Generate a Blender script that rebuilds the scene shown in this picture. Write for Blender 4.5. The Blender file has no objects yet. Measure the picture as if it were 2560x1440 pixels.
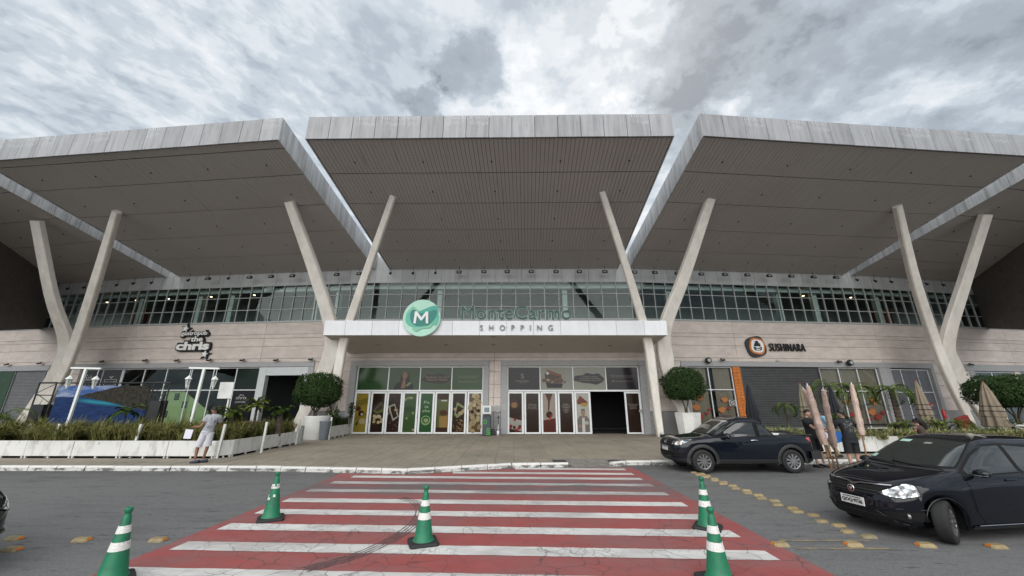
import bpy, bmesh, math, random
from math import sin, cos, tan, atan, atan2, pi, sqrt, radians as R
from mathutils import Vector, Matrix, noise as mnoise
random.seed(7)
SC = bpy.context.scene
COL = SC.collection

# ------------------------------------------------------------------ camera
CF = 950.0; CH = 1.8; CP = atan((1008 - 720) / 950.0)
cam = bpy.data.cameras.new('camera'); cam.sensor_width = 36; cam.lens = CF / 2560 * 36
cam.clip_start = 0.05; cam.clip_end = 3000
camo = bpy.data.objects.new('camera', cam); COL.objects.link(camo)
camo.location = (0, 0, CH); camo.rotation_euler = (pi / 2 + CP, R(0.0), 0)
SC.camera = camo

# ------------------------------------------------------------------ world: overcast sky
SUN_EL = R(49); SUN_AZ = R(24)          # azimuth east of +Y
W_ = bpy.data.worlds.new('World'); SC.world = W_; W_.use_nodes = True
def build_world():
    nt = W_.node_tree; N = nt.nodes; L = nt.links; N.clear()
    out = N.new('ShaderNodeOutputWorld'); bg = N.new('ShaderNodeBackground'); add = N.new('ShaderNodeMixShader'); add.inputs[0].default_value = 0.04
    sky = N.new('ShaderNodeTexSky'); sky.sky_type = 'NISHITA'; sky.sun_disc = False
    sky.sun_elevation = SUN_EL; sky.sun_rotation = SUN_AZ; sky.air_density = 1.5; sky.dust_density = 3
    bgs = N.new('ShaderNodeBackground'); bgs.inputs[1].default_value = 0.05
    L.new(sky.outputs[0], bgs.inputs[0])
    tc = N.new('ShaderNodeTexCoord'); sep = N.new('ShaderNodeSeparateXYZ'); L.new(tc.outputs['Generated'], sep.inputs[0])
    def m(op, a, b=None, c=None):
        n = N.new('ShaderNodeMath'); n.operation = op
        for i, v in enumerate((a, b, c)):
            if v is None: continue
            if hasattr(v, 'links') or hasattr(v, 'is_output'): L.new(v, n.inputs[i])
            else: n.inputs[i].default_value = v
        return n.outputs[0]
    z = m('ADD', m('MAXIMUM', sep.outputs[2], 0.0), 0.30)
    u = m('DIVIDE', sep.outputs[0], z); v = m('DIVIDE', sep.outputs[1], z)
    cmb = N.new('ShaderNodeCombineXYZ'); L.new(u, cmb.inputs[0]); L.new(v, cmb.inputs[1])
    def noise(scale, detail, rough, off, dist=0.0, vec=None, st=None):
        mp = N.new('ShaderNodeMapping'); mp.inputs['Location'].default_value = off
        src = vec or cmb.outputs[0]
        if st:
            m0 = N.new('ShaderNodeMapping'); m0.inputs['Rotation'].default_value = (0, 0, st[1]); L.new(src, m0.inputs[0]); src = m0.outputs[0]; mp.inputs['Scale'].default_value = st[0]
        L.new(src, mp.inputs[0])
        n = N.new('ShaderNodeTexNoise'); n.inputs['Scale'].default_value = scale; n.inputs['Detail'].default_value = detail
        n.inputs['Roughness'].default_value = rough; n.inputs['Distortion'].default_value = dist
        L.new(mp.outputs[0], n.inputs['Vector']); return n.outputs['Fac']
    def ramp(fac, pts):
        r = N.new('ShaderNodeValToRGB'); el = r.color_ramp.elements
        while len(el) < len(pts): el.new(0.5)
        for e, (p, c) in zip(el, pts): e.position = p; e.color = tuple(c) + (1,) if len(c) == 3 else c
        r.color_ramp.interpolation = 'EASE'
        L.new(fac, r.inputs[0]); return r.outputs[0]
    def sm(x, a, b, c=0.0, d=1.0):
        r = N.new('ShaderNodeMapRange'); r.interpolation_type = 'SMOOTHSTEP'; L.new(x, r.inputs[0])
        for i, q in enumerate((a, b, c, d)): r.inputs[i + 1].default_value = q
        return r.outputs[0]
    big = noise(1.5, 3, 0.5, (3.1, 1.7, 0)); cum = noise(3.6, 12, 0.58, (7.9, 2.9, 0)); puff = noise(9.0, 10, 0.6, (2.3, 5.2, 0))
    # rippled altocumulus rows on the left, thicker cumulus on the right
    rip = noise(1.0, 8, 0.56, (1.3, 9.2, 0), 0.25, st=((6.0, 9.5, 1), R(-55))); rip2 = noise(1.0, 6, 0.55, (4.3, 2.2, 0), 0.3, st=((22.0, 30.0, 1), R(-46)))
    side = sm(u, -0.55, 0.15)
    left = m('ADD', m('MULTIPLY', m('SUBTRACT', rip, 0.5), 0.85), m('MULTIPLY', m('SUBTRACT', rip2, 0.5), 0.5))
    right = m('ADD', m('MULTIPLY', m('SUBTRACT', cum, 0.5), 1.35), m('MULTIPLY', m('SUBTRACT', puff, 0.5), 0.85))
    mixv = N.new('ShaderNodeMix'); mixv.data_type = 'FLOAT'; L.new(side, mixv.inputs[0]); L.new(left, mixv.inputs[2]); L.new(right, mixv.inputs[3])
    t = m('ADD', m('ADD', 0.515, mixv.outputs[0]), m('MULTIPLY', m('SUBTRACT', big, 0.5), 0.40))
    sd = (cos(SUN_EL) * sin(SUN_AZ), cos(SUN_EL) * cos(SUN_AZ), sin(SUN_EL))
    def dist(vec):
        d = N.new('ShaderNodeVectorMath'); d.operation = 'DISTANCE'; L.new(tc.outputs['Generated'], d.inputs[0]); d.inputs[1].default_value = Vector(vec).normalized(); return d.outputs['Value']
    t = m('ADD', t, m('MULTIPLY', sm(dist((0.17, 0.70, 0.69)), 0.50, 0.0), 0.10)); t = m('SUBTRACT', t, m('MULTIPLY', sm(u, 0.42, 1.1), 0.10))
    edge = m('MULTIPLY_ADD', m('SUBTRACT', puff, 0.5), 0.20, m('MULTIPLY', m('SUBTRACT', cum, 0.5), 0.12))
    def mass(vec, r0, r1, k):
        nonlocal t
        f = sm(m('ADD', dist(vec), edge), r1, r0); t = m('SUBTRACT', t, m('MULTIPLY', f, k))
    mass((-0.083, 0.692, 0.717), 0.050, 0.100, 0.22); mass((-0.205, 0.72, 0.663), 0.025, 0.055, 0.25); mass((0.37, 0.61, 0.70), 0.06, 0.21, 0.24); mass((0.36, 0.73, 0.60), 0.04, 0.13, 0.16); mass((0.80, 0.40, 0.62), 0.08, 0.24, 0.10)
    t = m('ADD', t, m('MULTIPLY', sm(m('ADD', dist(sd), m('MULTIPLY', edge, 2.6)), 0.085, 0.0), 0.34))
    colr = ramp(t, [(0.06, (0.25, 0.29, 0.34)), (0.24, (0.35, 0.40, 0.455)), (0.38, (0.42, 0.48, 0.545)), (0.50, (0.54, 0.60, 0.66)), (0.62, (0.68, 0.725, 0.77)), (0.76, (0.83, 0.85, 0.88)), (0.96, (1.0, 1.0, 1.0))])
    # ground side of the world dome
    L.new(colr, bg.inputs[0]); bg.inputs[1].default_value = SKY_STRENGTH
    L.new(bg.outputs[0], add.inputs[1]); L.new(bgs.outputs[0], add.inputs[2]); L.new(add.outputs[0], out.inputs[0])
SKY_STRENGTH = 0.55
build_world()
sun = bpy.data.lights.new('sun', 'SUN'); sun.energy = 1.5; sun.angle = R(80); sun.color = (1, 0.97, 0.92)
suno = bpy.data.objects.new('sun', sun); COL.objects.link(suno)
suno.rotation_euler = (R(56), 0, R(-10))  # light comes from behind the camera, put there to brighten the facade
suno.location = (30, 60, 80)
SC.view_settings.view_transform = 'Standard'; SC.view_settings.look = 'None'; SC.view_settings.gamma = 1
SC.view_settings.use_curve_mapping = False
SC.view_settings.exposure = 1.05
SC.cycles.max_bounces = 8; SC.cycles.transparent_max_bounces = 12; SC.cycles.diffuse_bounces = 4
SC.cycles.caustics_reflective = False; SC.cycles.caustics_refractive = False

# ------------------------------------------------------------------ helpers
def ray(px, py):
    x = px - 1280; u = 720 - py
    return (x, CF * cos(CP) - u * sin(CP), CF * sin(CP) + u * cos(CP))
def G(px, py, z=0.0):                   # point on a level plane
    r = ray(px, py); t = (z - CH) / r[2]; return Vector((r[0] * t, r[1] * t, z))
def A(px, py, Y):                       # point at depth Y
    r = ray(px, py); t = Y / r[1]; return Vector((r[0] * t, Y, CH + r[2] * t))
ROAD = -0.12
# ---- materials
MATS = {}
def mat(name, col, rough=0.6, metal=0.0, var=0.0, vs=6.0, vscale=(1, 1, 1), bump=0.0, bs=40.0, coat=0.0, col2=None, thr=None, spec=0.5, rand=0.0, emit=None, thrw=0.06):
    if name in MATS: return MATS[name]
    m = bpy.data.materials.new(name); m.use_nodes = True; nt = m.node_tree; N = nt.nodes; L = nt.links
    b = N['Principled BSDF']; b.inputs['Roughness'].default_value = rough; b.inputs['Metallic'].default_value = metal
    b.inputs['Specular IOR Level'].default_value = spec; b.inputs['Coat Weight'].default_value = coat; b.inputs['Coat Roughness'].default_value = 0.03
    b.inputs['Base Color'].default_value = (*col, 1)
    if emit: b.inputs['Emission Color'].default_value = (*emit[:3], 1); b.inputs['Emission Strength'].default_value = emit[3]
    geo = N.new('ShaderNodeNewGeometry')
    cur = None
    if var or col2:
        mp = N.new('ShaderNodeMapping'); mp.inputs['Scale'].default_value = vscale; L.new(geo.outputs['Position'], mp.inputs[0])
        n = N.new('ShaderNodeTexNoise'); n.inputs['Scale'].default_value = vs; n.inputs['Detail'].default_value = 6; n.inputs['Roughness'].default_value = 0.6
        L.new(mp.outputs[0], n.inputs['Vector'])
        mx = N.new('ShaderNodeMix'); mx.data_type = 'RGBA'
        a = col; c2 = col2 or tuple(min(1, c * (1 + var)) for c in col)
        if not col2: a = tuple(c * (1 - var) for c in col)
        mx.inputs[6].default_value = (*a, 1); mx.inputs[7].default_value = (*c2, 1)
        mr = N.new('ShaderNodeMapRange'); t0 = 0.3 if thr is None else thr - thrw; t1 = 0.7 if thr is None else thr + thrw
        mr.inputs[1].default_value = t0; mr.inputs[2].default_value = t1; L.new(n.outputs['Fac'], mr.inputs[0]); L.new(mr.outputs[0], mx.inputs[0])
        cur = mx.outputs[2]
    if rand:
        oi = N.new('ShaderNodeObjectInfo'); mr = N.new('ShaderNodeMapRange'); mr.inputs[3].default_value = 1 - rand; mr.inputs[4].default_value = 1 + rand
        L.new(oi.outputs['Random'], mr.inputs[0]); h = N.new('ShaderNodeVectorMath'); h.operation = 'SCALE'
        if cur: L.new(cur, h.inputs[0])
        else: h.inputs[0].default_value = col
        L.new(mr.outputs[0], h.inputs['Scale']); cur = h.outputs[0]
    if cur: L.new(cur, b.inputs['Base Color'])
    if bump:
        n = N.new('ShaderNodeTexNoise'); n.inputs['Scale'].default_value = bs; n.inputs['Detail'].default_value = 4; L.new(geo.outputs['Position'], n.inputs['Vector'])
        bp = N.new('ShaderNodeBump'); bp.inputs['Strength'].default_value = bump; bp.inputs['Distance'].default_value = 0.02
        L.new(n.outputs['Fac'], bp.inputs['Height']); L.new(bp.outputs[0], b.inputs['Normal'])
    MATS[name] = m; return m
class NB:                                # small node builder on top of a principled material
    def __init__(s, m): s.nt = m.node_tree; s.N = s.nt.nodes; s.L = s.nt.links; s.b = s.N['Principled BSDF']
    def n(s, t, **k):
        x = s.N.new(t)
        for a, v in k.items(): setattr(x, a, v)
        return x
    def math(s, op, *v):
        x = s.n('ShaderNodeMath', operation=op)
        for i, a in enumerate(v):
            if hasattr(a, 'is_output'): s.L.new(a, x.inputs[i])
            else: x.inputs[i].default_value = a
        return x.outputs[0]
    def noise(s, vec, scale, detail=5, rough=0.6, dist=0.0, st=None):
        if st: vec = s.map(vec, sc=st)
        x = s.n('ShaderNodeTexNoise'); x.inputs['Scale'].default_value = scale; x.inputs['Detail'].default_value = detail
        x.inputs['Roughness'].default_value = rough; x.inputs['Distortion'].default_value = dist; s.L.new(vec, x.inputs['Vector']); return x.outputs['Fac']
    def map(s, vec, loc=(0, 0, 0), sc=(1, 1, 1), rot=(0, 0, 0)):
        x = s.n('ShaderNodeMapping'); x.inputs[1].default_value = loc; x.inputs[2].default_value = rot; x.inputs[3].default_value = sc
        s.L.new(vec, x.inputs[0]); return x.outputs[0]
    def rng(s, f, a, b, c=0.0, d=1.0):
        x = s.n('ShaderNodeMapRange'); s.L.new(f, x.inputs[0])
        for i, v in enumerate((a, b, c, d)): x.inputs[i + 1].default_value = v
        return x.outputs[0]
    def mix(s, f, a, b):
        x = s.n('ShaderNodeMix', data_type='RGBA')
        for i, v in ((0, f), (6, a), (7, b)):
            if hasattr(v, 'is_output'): s.L.new(v, x.inputs[i])
            elif i: x.inputs[i].default_value = (*v, 1)
            else: x.inputs[i].default_value = v
        return x.outputs[2]
    def vor(s, vec, scale, feat='DISTANCE_TO_EDGE', rnd=1.0):
        x = s.n('ShaderNodeTexVoronoi', feature=feat); x.inputs['Scale'].default_value = scale; x.inputs['Randomness'].default_value = rnd
        s.L.new(vec, x.inputs['Vector']); return x.outputs['Distance']
    def base(s, c): s.L.new(c, s.b.inputs['Base Color'])
    def pos(s): return s.n('ShaderNodeNewGeometry').outputs['Position']
    def obj(s): return s.n('ShaderNodeTexCoord').outputs['Object']
    def bump(s, h, st=0.5, d=0.02):
        x = s.n('ShaderNodeBump'); x.inputs['Strength'].default_value = st; x.inputs['Distance'].default_value = d
        s.L.new(h, x.inputs['Height']); s.L.new(x.outputs[0], s.b.inputs['Normal'])
# ---- mesh builder
class MB:
    def __init__(s): s.v = []; s.f = []; s.m = []; s.sm = []
    def add(s, vs, fs, mi=0, sm=False):
        o = len(s.v); s.v += [tuple(p) for p in vs]
        for f in fs: s.f.append([i + o for i in f]); s.m.append(mi); s.sm.append(sm)
        return s
    def box(s, x0, x1, y0, y1, z0, z1, mi=0, M=None):
        vs = [Vector((x, y, z)) for x in (x0, x1) for y in (y0, y1) for z in (z0, z1)]
        if M: vs = [M @ p for p in vs]
        return s.add(vs, [(0, 1, 3, 2), (4, 6, 7, 5), (0, 4, 5, 1), (2, 3, 7, 6), (0, 2, 6, 4), (1, 5, 7, 3)], mi)
    def bbox(s, x0, x1, y0, y1, z0, z1, c=0.01, mi=0):   # box chamfered on the -y face
        vs = [(x0, y0 + c, z0), (x1, y0 + c, z0), (x1, y0 + c, z1), (x0, y0 + c, z1), (x0 + c, y0, z0 + c), (x1 - c, y0, z0 + c), (x1 - c, y0, z1 - c), (x0 + c, y0, z1 - c), (x0, y1, z0), (x1, y1, z0), (x1, y1, z1), (x0, y1, z1)]
        return s.add(vs, [(4, 5, 6, 7), (0, 1, 5, 4), (1, 2, 6, 5), (2, 3, 7, 6), (3, 0, 4, 7), (8, 9, 1, 0), (9, 10, 2, 1), (10, 11, 3, 2), (11, 8, 0, 3), (11, 10, 9, 8)], mi)
    def prism(s, pts, y0, y1, mi=0, sm=False):           # outline in x,z extruded along y
        n = len(pts); vs = [(x, y0, z) for x, z in pts] + [(x, y1, z) for x, z in pts]
        fs = [tuple(range(n)), tuple(range(2 * n - 1, n - 1, -1))]
        s.add(vs, fs, mi)
        return s.add(vs, [(i, i + n, (i + 1) % n + n, (i + 1) % n) for i in range(n)], mi, sm)
    def tube(s, path, rad, n=8, mi=0, caps=True, sm=True):
        path = [Vector(p) for p in path]; k = len(path); rr = rad if hasattr(rad, '__len__') else [rad] * k
        vs = []; up = Vector((0, 0, 1)); prev = None
        for i, p in enumerate(path):
            d = (path[min(i + 1, k - 1)] - path[max(i - 1, 0)]).normalized()
            a = prev if prev else (Vector((1, 0, 0)) if abs(d.z) > 0.9 else up)
            x = (a - d * a.dot(d)).normalized(); prev = x; y = d.cross(x)
            for j in range(n):
                t = 2 * pi * j / n; vs.append(p + (x * cos(t) + y * sin(t)) * rr[i])
        fs = [(i * n + j, i * n + (j + 1) % n, (i + 1) * n + (j + 1) % n, (i + 1) * n + j) for i in range(k - 1) for j in range(n)]
        s.add(vs, fs, mi, sm)
        if caps: s.add(vs, [tuple(range(n - 1, -1, -1)), tuple(range((k - 1) * n, k * n))], mi)
        return s
    def lathe(s, prof, n=16, mi=0, c=(0, 0), sm=True, mod=None, axis='z', caps=True):
        vs = []
        for r, z in prof:
            for j in range(n):
                t = 2 * pi * j / n; q = r * (mod(t, z) if mod else 1)
                p = (c[0] + q * cos(t), c[1] + q * sin(t), z)
                if axis == 'y': p = (q * cos(t) + c[0], z, q * sin(t) + c[1])
                vs.append(p)
        k = len(prof)
        fs = [(i * n + j, i * n + (j + 1) % n, (i + 1) * n + (j + 1) % n, (i + 1) * n + j) for i in range(k - 1) for j in range(n)]
        s.add(vs, fs, mi, sm)
        if caps: s.add(vs, [tuple(range(n - 1, -1, -1)), tuple(range((k - 1) * n, k * n))], mi)
        return s
    def loft(s, cs, rx, ry, ax, n=16, mi=0, caps=(True, True)):
        vs = []
        for c, a, b in zip(cs, rx, ry):
            c = Vector(c)
            for j in range(n):
                t = 2 * pi * j / n; y = Vector((-ax.y, ax.x, 0)); vs.append(c + ax * a * cos(t) + y * b * sin(t))
        k = len(cs); s.add(vs, [(i * n + j, i * n + (j + 1) % n, (i + 1) * n + (j + 1) % n, (i + 1) * n + j) for i in range(k - 1) for j in range(n)], mi, True)
        if caps[0]: s.add(vs, [tuple(range(n - 1, -1, -1))], mi)
        if caps[1]: s.add(vs, [tuple(range((k - 1) * n, k * n))], mi)
        return s
    def mesh(s, name, mats):
        me = bpy.data.meshes.new(name); me.from_pydata(s.v, [], s.f); me.update()
        me.polygons.foreach_set('material_index', s.m); me.polygons.foreach_set('use_smooth', s.sm)
        for m in (mats if isinstance(mats, (list, tuple)) else [mats]): me.materials.append(m)
        return me
I4 = Matrix.Identity(4)
WM = {}
def tag(o, label=None, cat=None, group=None, kind=None):
    if label: o['label'] = label
    if cat: o['category'] = cat
    if group: o['group'] = group
    if kind: o['kind'] = kind
    return o
def T(*p): return Matrix.Translation(Vector(p))
def put(name, me, M=I4, parent=None, label=None, cat=None, group=None, kind=None):
    o = bpy.data.objects.new(name, me); COL.objects.link(o)
    if parent is not None: o.parent = parent; o.matrix_basis = WM[parent].inverted() @ M
    else: o.matrix_basis = M
    WM[o] = M.copy(); return tag(o, label, cat, group, kind)
def thing(name, label, cat, M=I4, group=None): return put(name, None, M, None, label, cat, group)
def part(name, mb, mats, parent, M=None, label=None, kind=None):   # mb in the parent's own axes unless M is given
    return put(name, mb.mesh(name, mats) if isinstance(mb, MB) else mb, WM[parent] if M is None else M, parent, label=label, kind=kind)
def copy_tree(o, M, label=None, parent=None):
    c = o.copy(); COL.objects.link(c)
    if parent is None: c.parent = None; c.matrix_basis = M; WM[c] = M.copy()
    else:
        c.parent = parent; WM[c] = WM[parent] @ o.matrix_basis
    if label: c['label'] = label
    for ch in [x for x in KIDS.get(o, [])]: copy_tree(ch, None, None, c)
    return c
KIDS = {}
_put = put
def put(name, me, M=I4, parent=None, label=None, cat=None, group=None, kind=None):
    o = _put(name, me, M, parent, label, cat, group, kind)
    if parent is not None: KIDS.setdefault(parent, []).append(o)
    return o
def text_mesh(txt, w=None, h=None, depth=0.03, mat_=None, bold=0.0, shear=0.0, spacing=1.0, align='CENTER', line=1.0):
    c = bpy.data.curves.new('t', 'FONT'); c.body = txt; c.extrude = 0.5; c.bevel_depth = bold; c.bevel_resolution = 1; c.shear = shear; c.space_character = spacing; c.align_x = align; c.space_line = line; c.resolution_u = 3
    o = bpy.data.objects.new('t', c); me = bpy.data.meshes.new_from_object(o)
    bpy.data.objects.remove(o); bpy.data.curves.remove(c)
    xs = [v.co.x for v in me.vertices]; ys = [v.co.y for v in me.vertices]
    sx = w / (max(xs) - min(xs)) if w else None; sy = h / (max(ys) - min(ys)) if h else None
    sx = sx or sy; sy = sy or sx; cx = (max(xs) + min(xs)) / 2; cy = (max(ys) + min(ys)) / 2
    for v in me.vertices:
        x, y, z = v.co; v.co = ((x - cx) * sx, -z * depth, (y - cy) * sy)
    me.materials.clear()
    if mat_: me.materials.append(mat_)
    me.update(); me.name = 'lettering'; return me
CACHE = {}
def boxm(w, d, h, m, c=0.006):           # shared panel mesh, origin at its low left back corner; -y is the face
    k = (round(w, 3), round(d, 3), round(h, 3), m.name)
    if k not in CACHE: CACHE[k] = MB().bbox(0, w, 0, d, 0, h, c).mesh('panel', m)
    return CACHE[k]
ORD = ['first', 'second', 'third', 'fourth', 'fifth', 'sixth', 'seventh', 'eighth', 'ninth', 'tenth', 'eleventh', 'twelfth', 'thirteenth', 'fourteenth', 'fifteenth', 'sixteenth', 'seventeenth', 'eighteenth', 'nineteenth', 'twentieth']
def lerp(a, b, t): return a + (b - a) * t
def interp(x, tab):
    if x <= tab[0][0]: return tab[0][1]
    for (a, b), (c, d) in zip(tab, tab[1:]):
        if x <= c: t = (x - a) / (c - a); return b + (d - b) * t
    return tab[-1][1]
def smooth(pts, k=6):                    # catmull-rom through points
    P = [Vector(p) for p in pts]; P = [P[0] * 2 - P[1]] + P + [P[-1] * 2 - P[-2]]; out = []
    for i in range(1, len(P) - 2):
        for j in range(k):
            t = j / k; a, b, c, d = P[i - 1:i + 3]
            out.append(0.5 * ((2 * b) + (c - a) * t + (2 * a - 5 * b + 4 * c - d) * t * t + (3 * b - a - 3 * c + d) * t ** 3))
    return out + [P[-2]]
# ------------------------------------------------------------------ materials of the place
def m_asphalt():
    m = mat('asphalt', (0.105, 0.105, 0.108), 0.85); b = NB(m); p = b.pos()
    f = b.noise(p, 90, 4, 0.75); g = b.noise(p, 2.2, 8, 0.68, st=(0.35, 1.6, 1)); h = b.noise(p, 0.25, 4)
    c = b.mix(b.rng(f, 0.35, 0.68), (0.078, 0.079, 0.083), (0.225, 0.222, 0.218)); ag = b.noise(p, 28, 3, 0.7); c = b.mix(b.rng(ag, 0.45, 0.68, 0, 0.5), c, (0.215, 0.21, 0.205)); c = b.mix(b.rng(ag, 0.42, 0.30, 0, 0.5), c, (0.05, 0.05, 0.053))
    c = b.mix(b.rng(g, 0.50, 0.68, 0, 0.5), c, (0.07, 0.07, 0.073)); c = b.mix(b.rng(h, 0.40, 0.62, 0, 0.30), c, (0.155, 0.152, 0.147))
    pt = b.noise(p, 5.5, 3, 0.5, st=(0.45, 2.6, 1)); c = b.mix(b.rng(pt, 0.655, 0.675, 0, 0.7), c, (0.045, 0.045, 0.048))
    yy = b.n('ShaderNodeSeparateXYZ'); b.L.new(p, yy.inputs[0]); c = b.mix(b.math('MULTIPLY', b.rng(yy.outputs[1], 10.9, 12.2), b.rng(b.noise(p, 1.1, 6, .7), .35, .6, .15, .6)), c, (0.06, 0.058, 0.056))
    st = b.noise(p, 0.9, 7, .75, st=(.14, 1.0, 1)); c = b.mix(b.rng(st, .56, .66, 0, .32), c, (0.055, 0.055, 0.057))
    b.base(c); b.bump(b.noise(p, 140, 3), 0.5, 0.01); return m
def m_paint(name, col, wear, crack=1.0):
    m = mat(name, col, 0.65); b = NB(m); p = b.pos(); w = b.n('ShaderNodeVectorMath', operation='ADD'); b.L.new(p, w.inputs[0])
    n3 = b.n('ShaderNodeTexNoise'); n3.inputs['Scale'].default_value = 2.5; n3.inputs['Detail'].default_value = 4; b.L.new(p, n3.inputs['Vector']); sc = b.n('ShaderNodeVectorMath', operation='SCALE'); b.L.new(n3.outputs['Color'], sc.inputs[0]); sc.inputs['Scale'].default_value = 0.34; b.L.new(sc.outputs[0], w.inputs[1])
    d = b.vor(w.outputs[0], 2.6); d2 = b.vor(w.outputs[0], 7.5)
    msk = b.rng(b.noise(p, 0.5, 3), 0.36, 0.56); m2 = b.rng(b.noise(p, 0.9, 3), 0.50, 0.60)
    y = b.n('ShaderNodeSeparateXYZ'); b.L.new(p, y.inputs[0]); near = b.rng(y.outputs[1], 10.5, 6.0)
    ck = b.math('MULTIPLY', b.rng(d, 0.028, 0.008), b.math('MULTIPLY', msk, near))
    ck2 = b.math('MULTIPLY', b.rng(d2, 0.06, 0.015), b.math('MULTIPLY', m2, near)); ck = b.math('MULTIPLY', b.math('MAXIMUM', ck, ck2 if crack > 0.9 else b.math('MULTIPLY', ck2, 0.15)), 0.58)
    g = b.noise(p, 1.3, 7, 0.7, st=(0.5, 1.4, 1)); f = b.noise(p, 70, 4, 0.8)
    c = b.mix(b.rng(b.noise(p, 3, 6), 0.3, 0.7), tuple(x * 0.86 for x in col), col)
    c = b.mix(b.rng(g, 0.40, 0.66, 0, 0.5), c, (0.19, 0.155, 0.155))
    # the belt of wheel traffic wears the paint thin
    wy = b.math('SUBTRACT', 1.0, b.math('MULTIPLY', b.math('ABSOLUTE', b.math('SUBTRACT', y.outputs[1], 10.05)), 0.72)); wy2 = b.n('ShaderNodeClamp'); b.L.new(wy, wy2.inputs[0])
    wr = b.math('MULTIPLY', wy2.outputs[0], b.rng(b.noise(p, 2.6, 8, 0.75, st=(0.35, 2.2, 1)), 0.30, 0.58)); wr = b.math('ADD', wr, b.math('MULTIPLY', b.rng(f, 0.6, 0.72), 0.24 + 0.3 * wear))
    wr2 = b.n('ShaderNodeClamp'); b.L.new(b.math('MULTIPLY', wr, wear), wr2.inputs[0])
    c = b.mix(wr2.outputs[0], c, (0.12, 0.12, 0.123)); c = b.mix(ck, c, (0.05, 0.045, 0.045)); b.base(c); b.bump(b.math('SUBTRACT', b.noise(p, 110, 3), ck), 0.4, 0.01); return m
def m_fascia(name, col, arcs=True, streak=0.5):
    m = mat(name, col, 0.55); b = NB(m); p = b.pos()
    s = b.noise(p, 1.0, 7, 0.7, st=(4.5, 4.5, 0.35)); g = b.noise(p, 0.9, 4); h = b.noise(p, 9, 5, 0.7, st=(1, 1, 0.12))
    c = b.mix(b.rng(s, 0.42, 0.66, 0, streak), col, tuple(x * 0.42 for x in col)); c = b.mix(b.rng(g, 0.4, 0.7, 0, 0.35), c, tuple(min(1, x * 1.18) for x in col))
    c = b.mix(b.rng(h, 0.58, 0.75, 0, 0.55 * streak), c, tuple(x * 0.3 for x in col))
    if arcs:                              # pale rope scuffs hanging from the top edge
        o = b.obj(); oi = b.n('ShaderNodeObjectInfo'); ox = b.rng(oi.outputs['Random'], 0, 1, -0.95, -0.05)
        se = b.n('ShaderNodeSeparateXYZ'); b.L.new(o, se.inputs[0]); dx = b.math('ADD', se.outputs[0], ox); dz = b.math('MULTIPLY', b.math('SUBTRACT', se.outputs[2], 1.08), 1.55)
        r = b.math('SQRT', b.math('ADD', b.math('MULTIPLY', dx, dx), b.math('MULTIPLY', dz, dz))); rn = b.math('ADD', r, b.math('MULTIPLY', b.noise(o, 3, 3), 0.14))
        ring = b.rng(b.math('SINE', b.math('MULTIPLY', rn, 60)), 0.72, 0.95); lim = b.rng(r, 0.74, 0.66); pw = b.rng(b.noise(o, 5, 3), 0.42, 0.58); pres = b.rng(b.math('FRACT', b.math('MULTIPLY', oi.outputs['Random'], 7.31)), 0.40, 0.44)
        k = b.math('MULTIPLY', b.math('MULTIPLY', ring, lim), b.math('MULTIPLY', pw, b.math('MULTIPLY', pres, 0.95))); c = b.mix(k, c, (0.72, 0.73, 0.73))
    oi2 = b.n('ShaderNodeObjectInfo'); h2 = b.n('ShaderNodeVectorMath', operation='SCALE'); b.L.new(c, h2.inputs[0]); b.L.new(b.rng(oi2.outputs['Random'], 0, 1, 0.90, 1.08), h2.inputs['Scale']); b.base(h2.outputs[0]); return m
def m_glass(name, tint=(0.55, 0.62, 0.60), refl=0.9, trans=0.6):
    m = bpy.data.materials.new(name); m.use_nodes = True; nt = m.node_tree; N = nt.nodes; L = nt.links; N.clear()
    o = N.new('ShaderNodeOutputMaterial'); t = N.new('ShaderNodeBsdfTransparent'); g = N.new('ShaderNodeBsdfGlossy'); mx = N.new('ShaderNodeMixShader'); f = N.new('ShaderNodeFresnel')
    f.inputs[0].default_value = 1.5; t.inputs[0].default_value = (*[c * trans for c in tint], 1); g.inputs['Roughness'].default_value = 0.02; g.inputs[0].default_value = (refl * .88, refl, refl * .97, 1)
    L.new(f.outputs[0], mx.inputs[0]); L.new(t.outputs[0], mx.inputs[1]); L.new(g.outputs[0], mx.inputs[2]); L.new(mx.outputs[0], o.inputs[0])
    # panes are never quite flat
    ge = N.new('ShaderNodeNewGeometry'); n = N.new('ShaderNodeTexNoise'); n.inputs['Scale'].default_value = 0.7; L.new(ge.outputs['Position'], n.inputs['Vector'])
    bp = N.new('ShaderNodeBump'); bp.inputs['Strength'].default_value = 0.12; bp.inputs['Distance'].default_value = 0.05; L.new(n.outputs['Fac'], bp.inputs['Height']); L.new(bp.outputs[0], g.inputs['Normal'])
    MATS[name] = m; return m
ASPH = m_asphalt()
RED = m_paint('red_paint', (0.35, 0.078, 0.072), 1.0, 0.5)
WHT = m_paint('white_line_paint', (0.74, 0.73, 0.70), 1.0)
FASC = m_fascia('fascia_cladding', (0.345, 0.35, 0.365), True, .6); FASC2 = m_fascia('fascia_cladding_side', (0.58, 0.59, 0.60), False, 0.85)
CLAD = m_fascia('grey_cladding', (0.50, 0.52, 0.52), False, 0.3)
CANW = m_fascia('white_canopy_cladding', (0.80, 0.82, 0.85), False, 0.12)
def m_soffit():
    m = mat('soffit_boards', (0.25, 0.225, 0.215), 0.7); b = NB(m); p = b.pos()
    s = b.noise(p, 1.0, 6, 0.7, st=(5.5, 0.35, 0.35)); g = b.noise(p, 0.35, 3); oi = b.n('ShaderNodeObjectInfo')
    c = b.mix(b.rng(s, 0.60, 0.72, 0, 0.55), (0.52, 0.49, 0.475), (0.22, 0.205, 0.195)); c = b.mix(b.rng(g, 0.35, 0.7, 0, 0.4), c, (0.43, 0.405, 0.39)); b.base(c); return m
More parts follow.
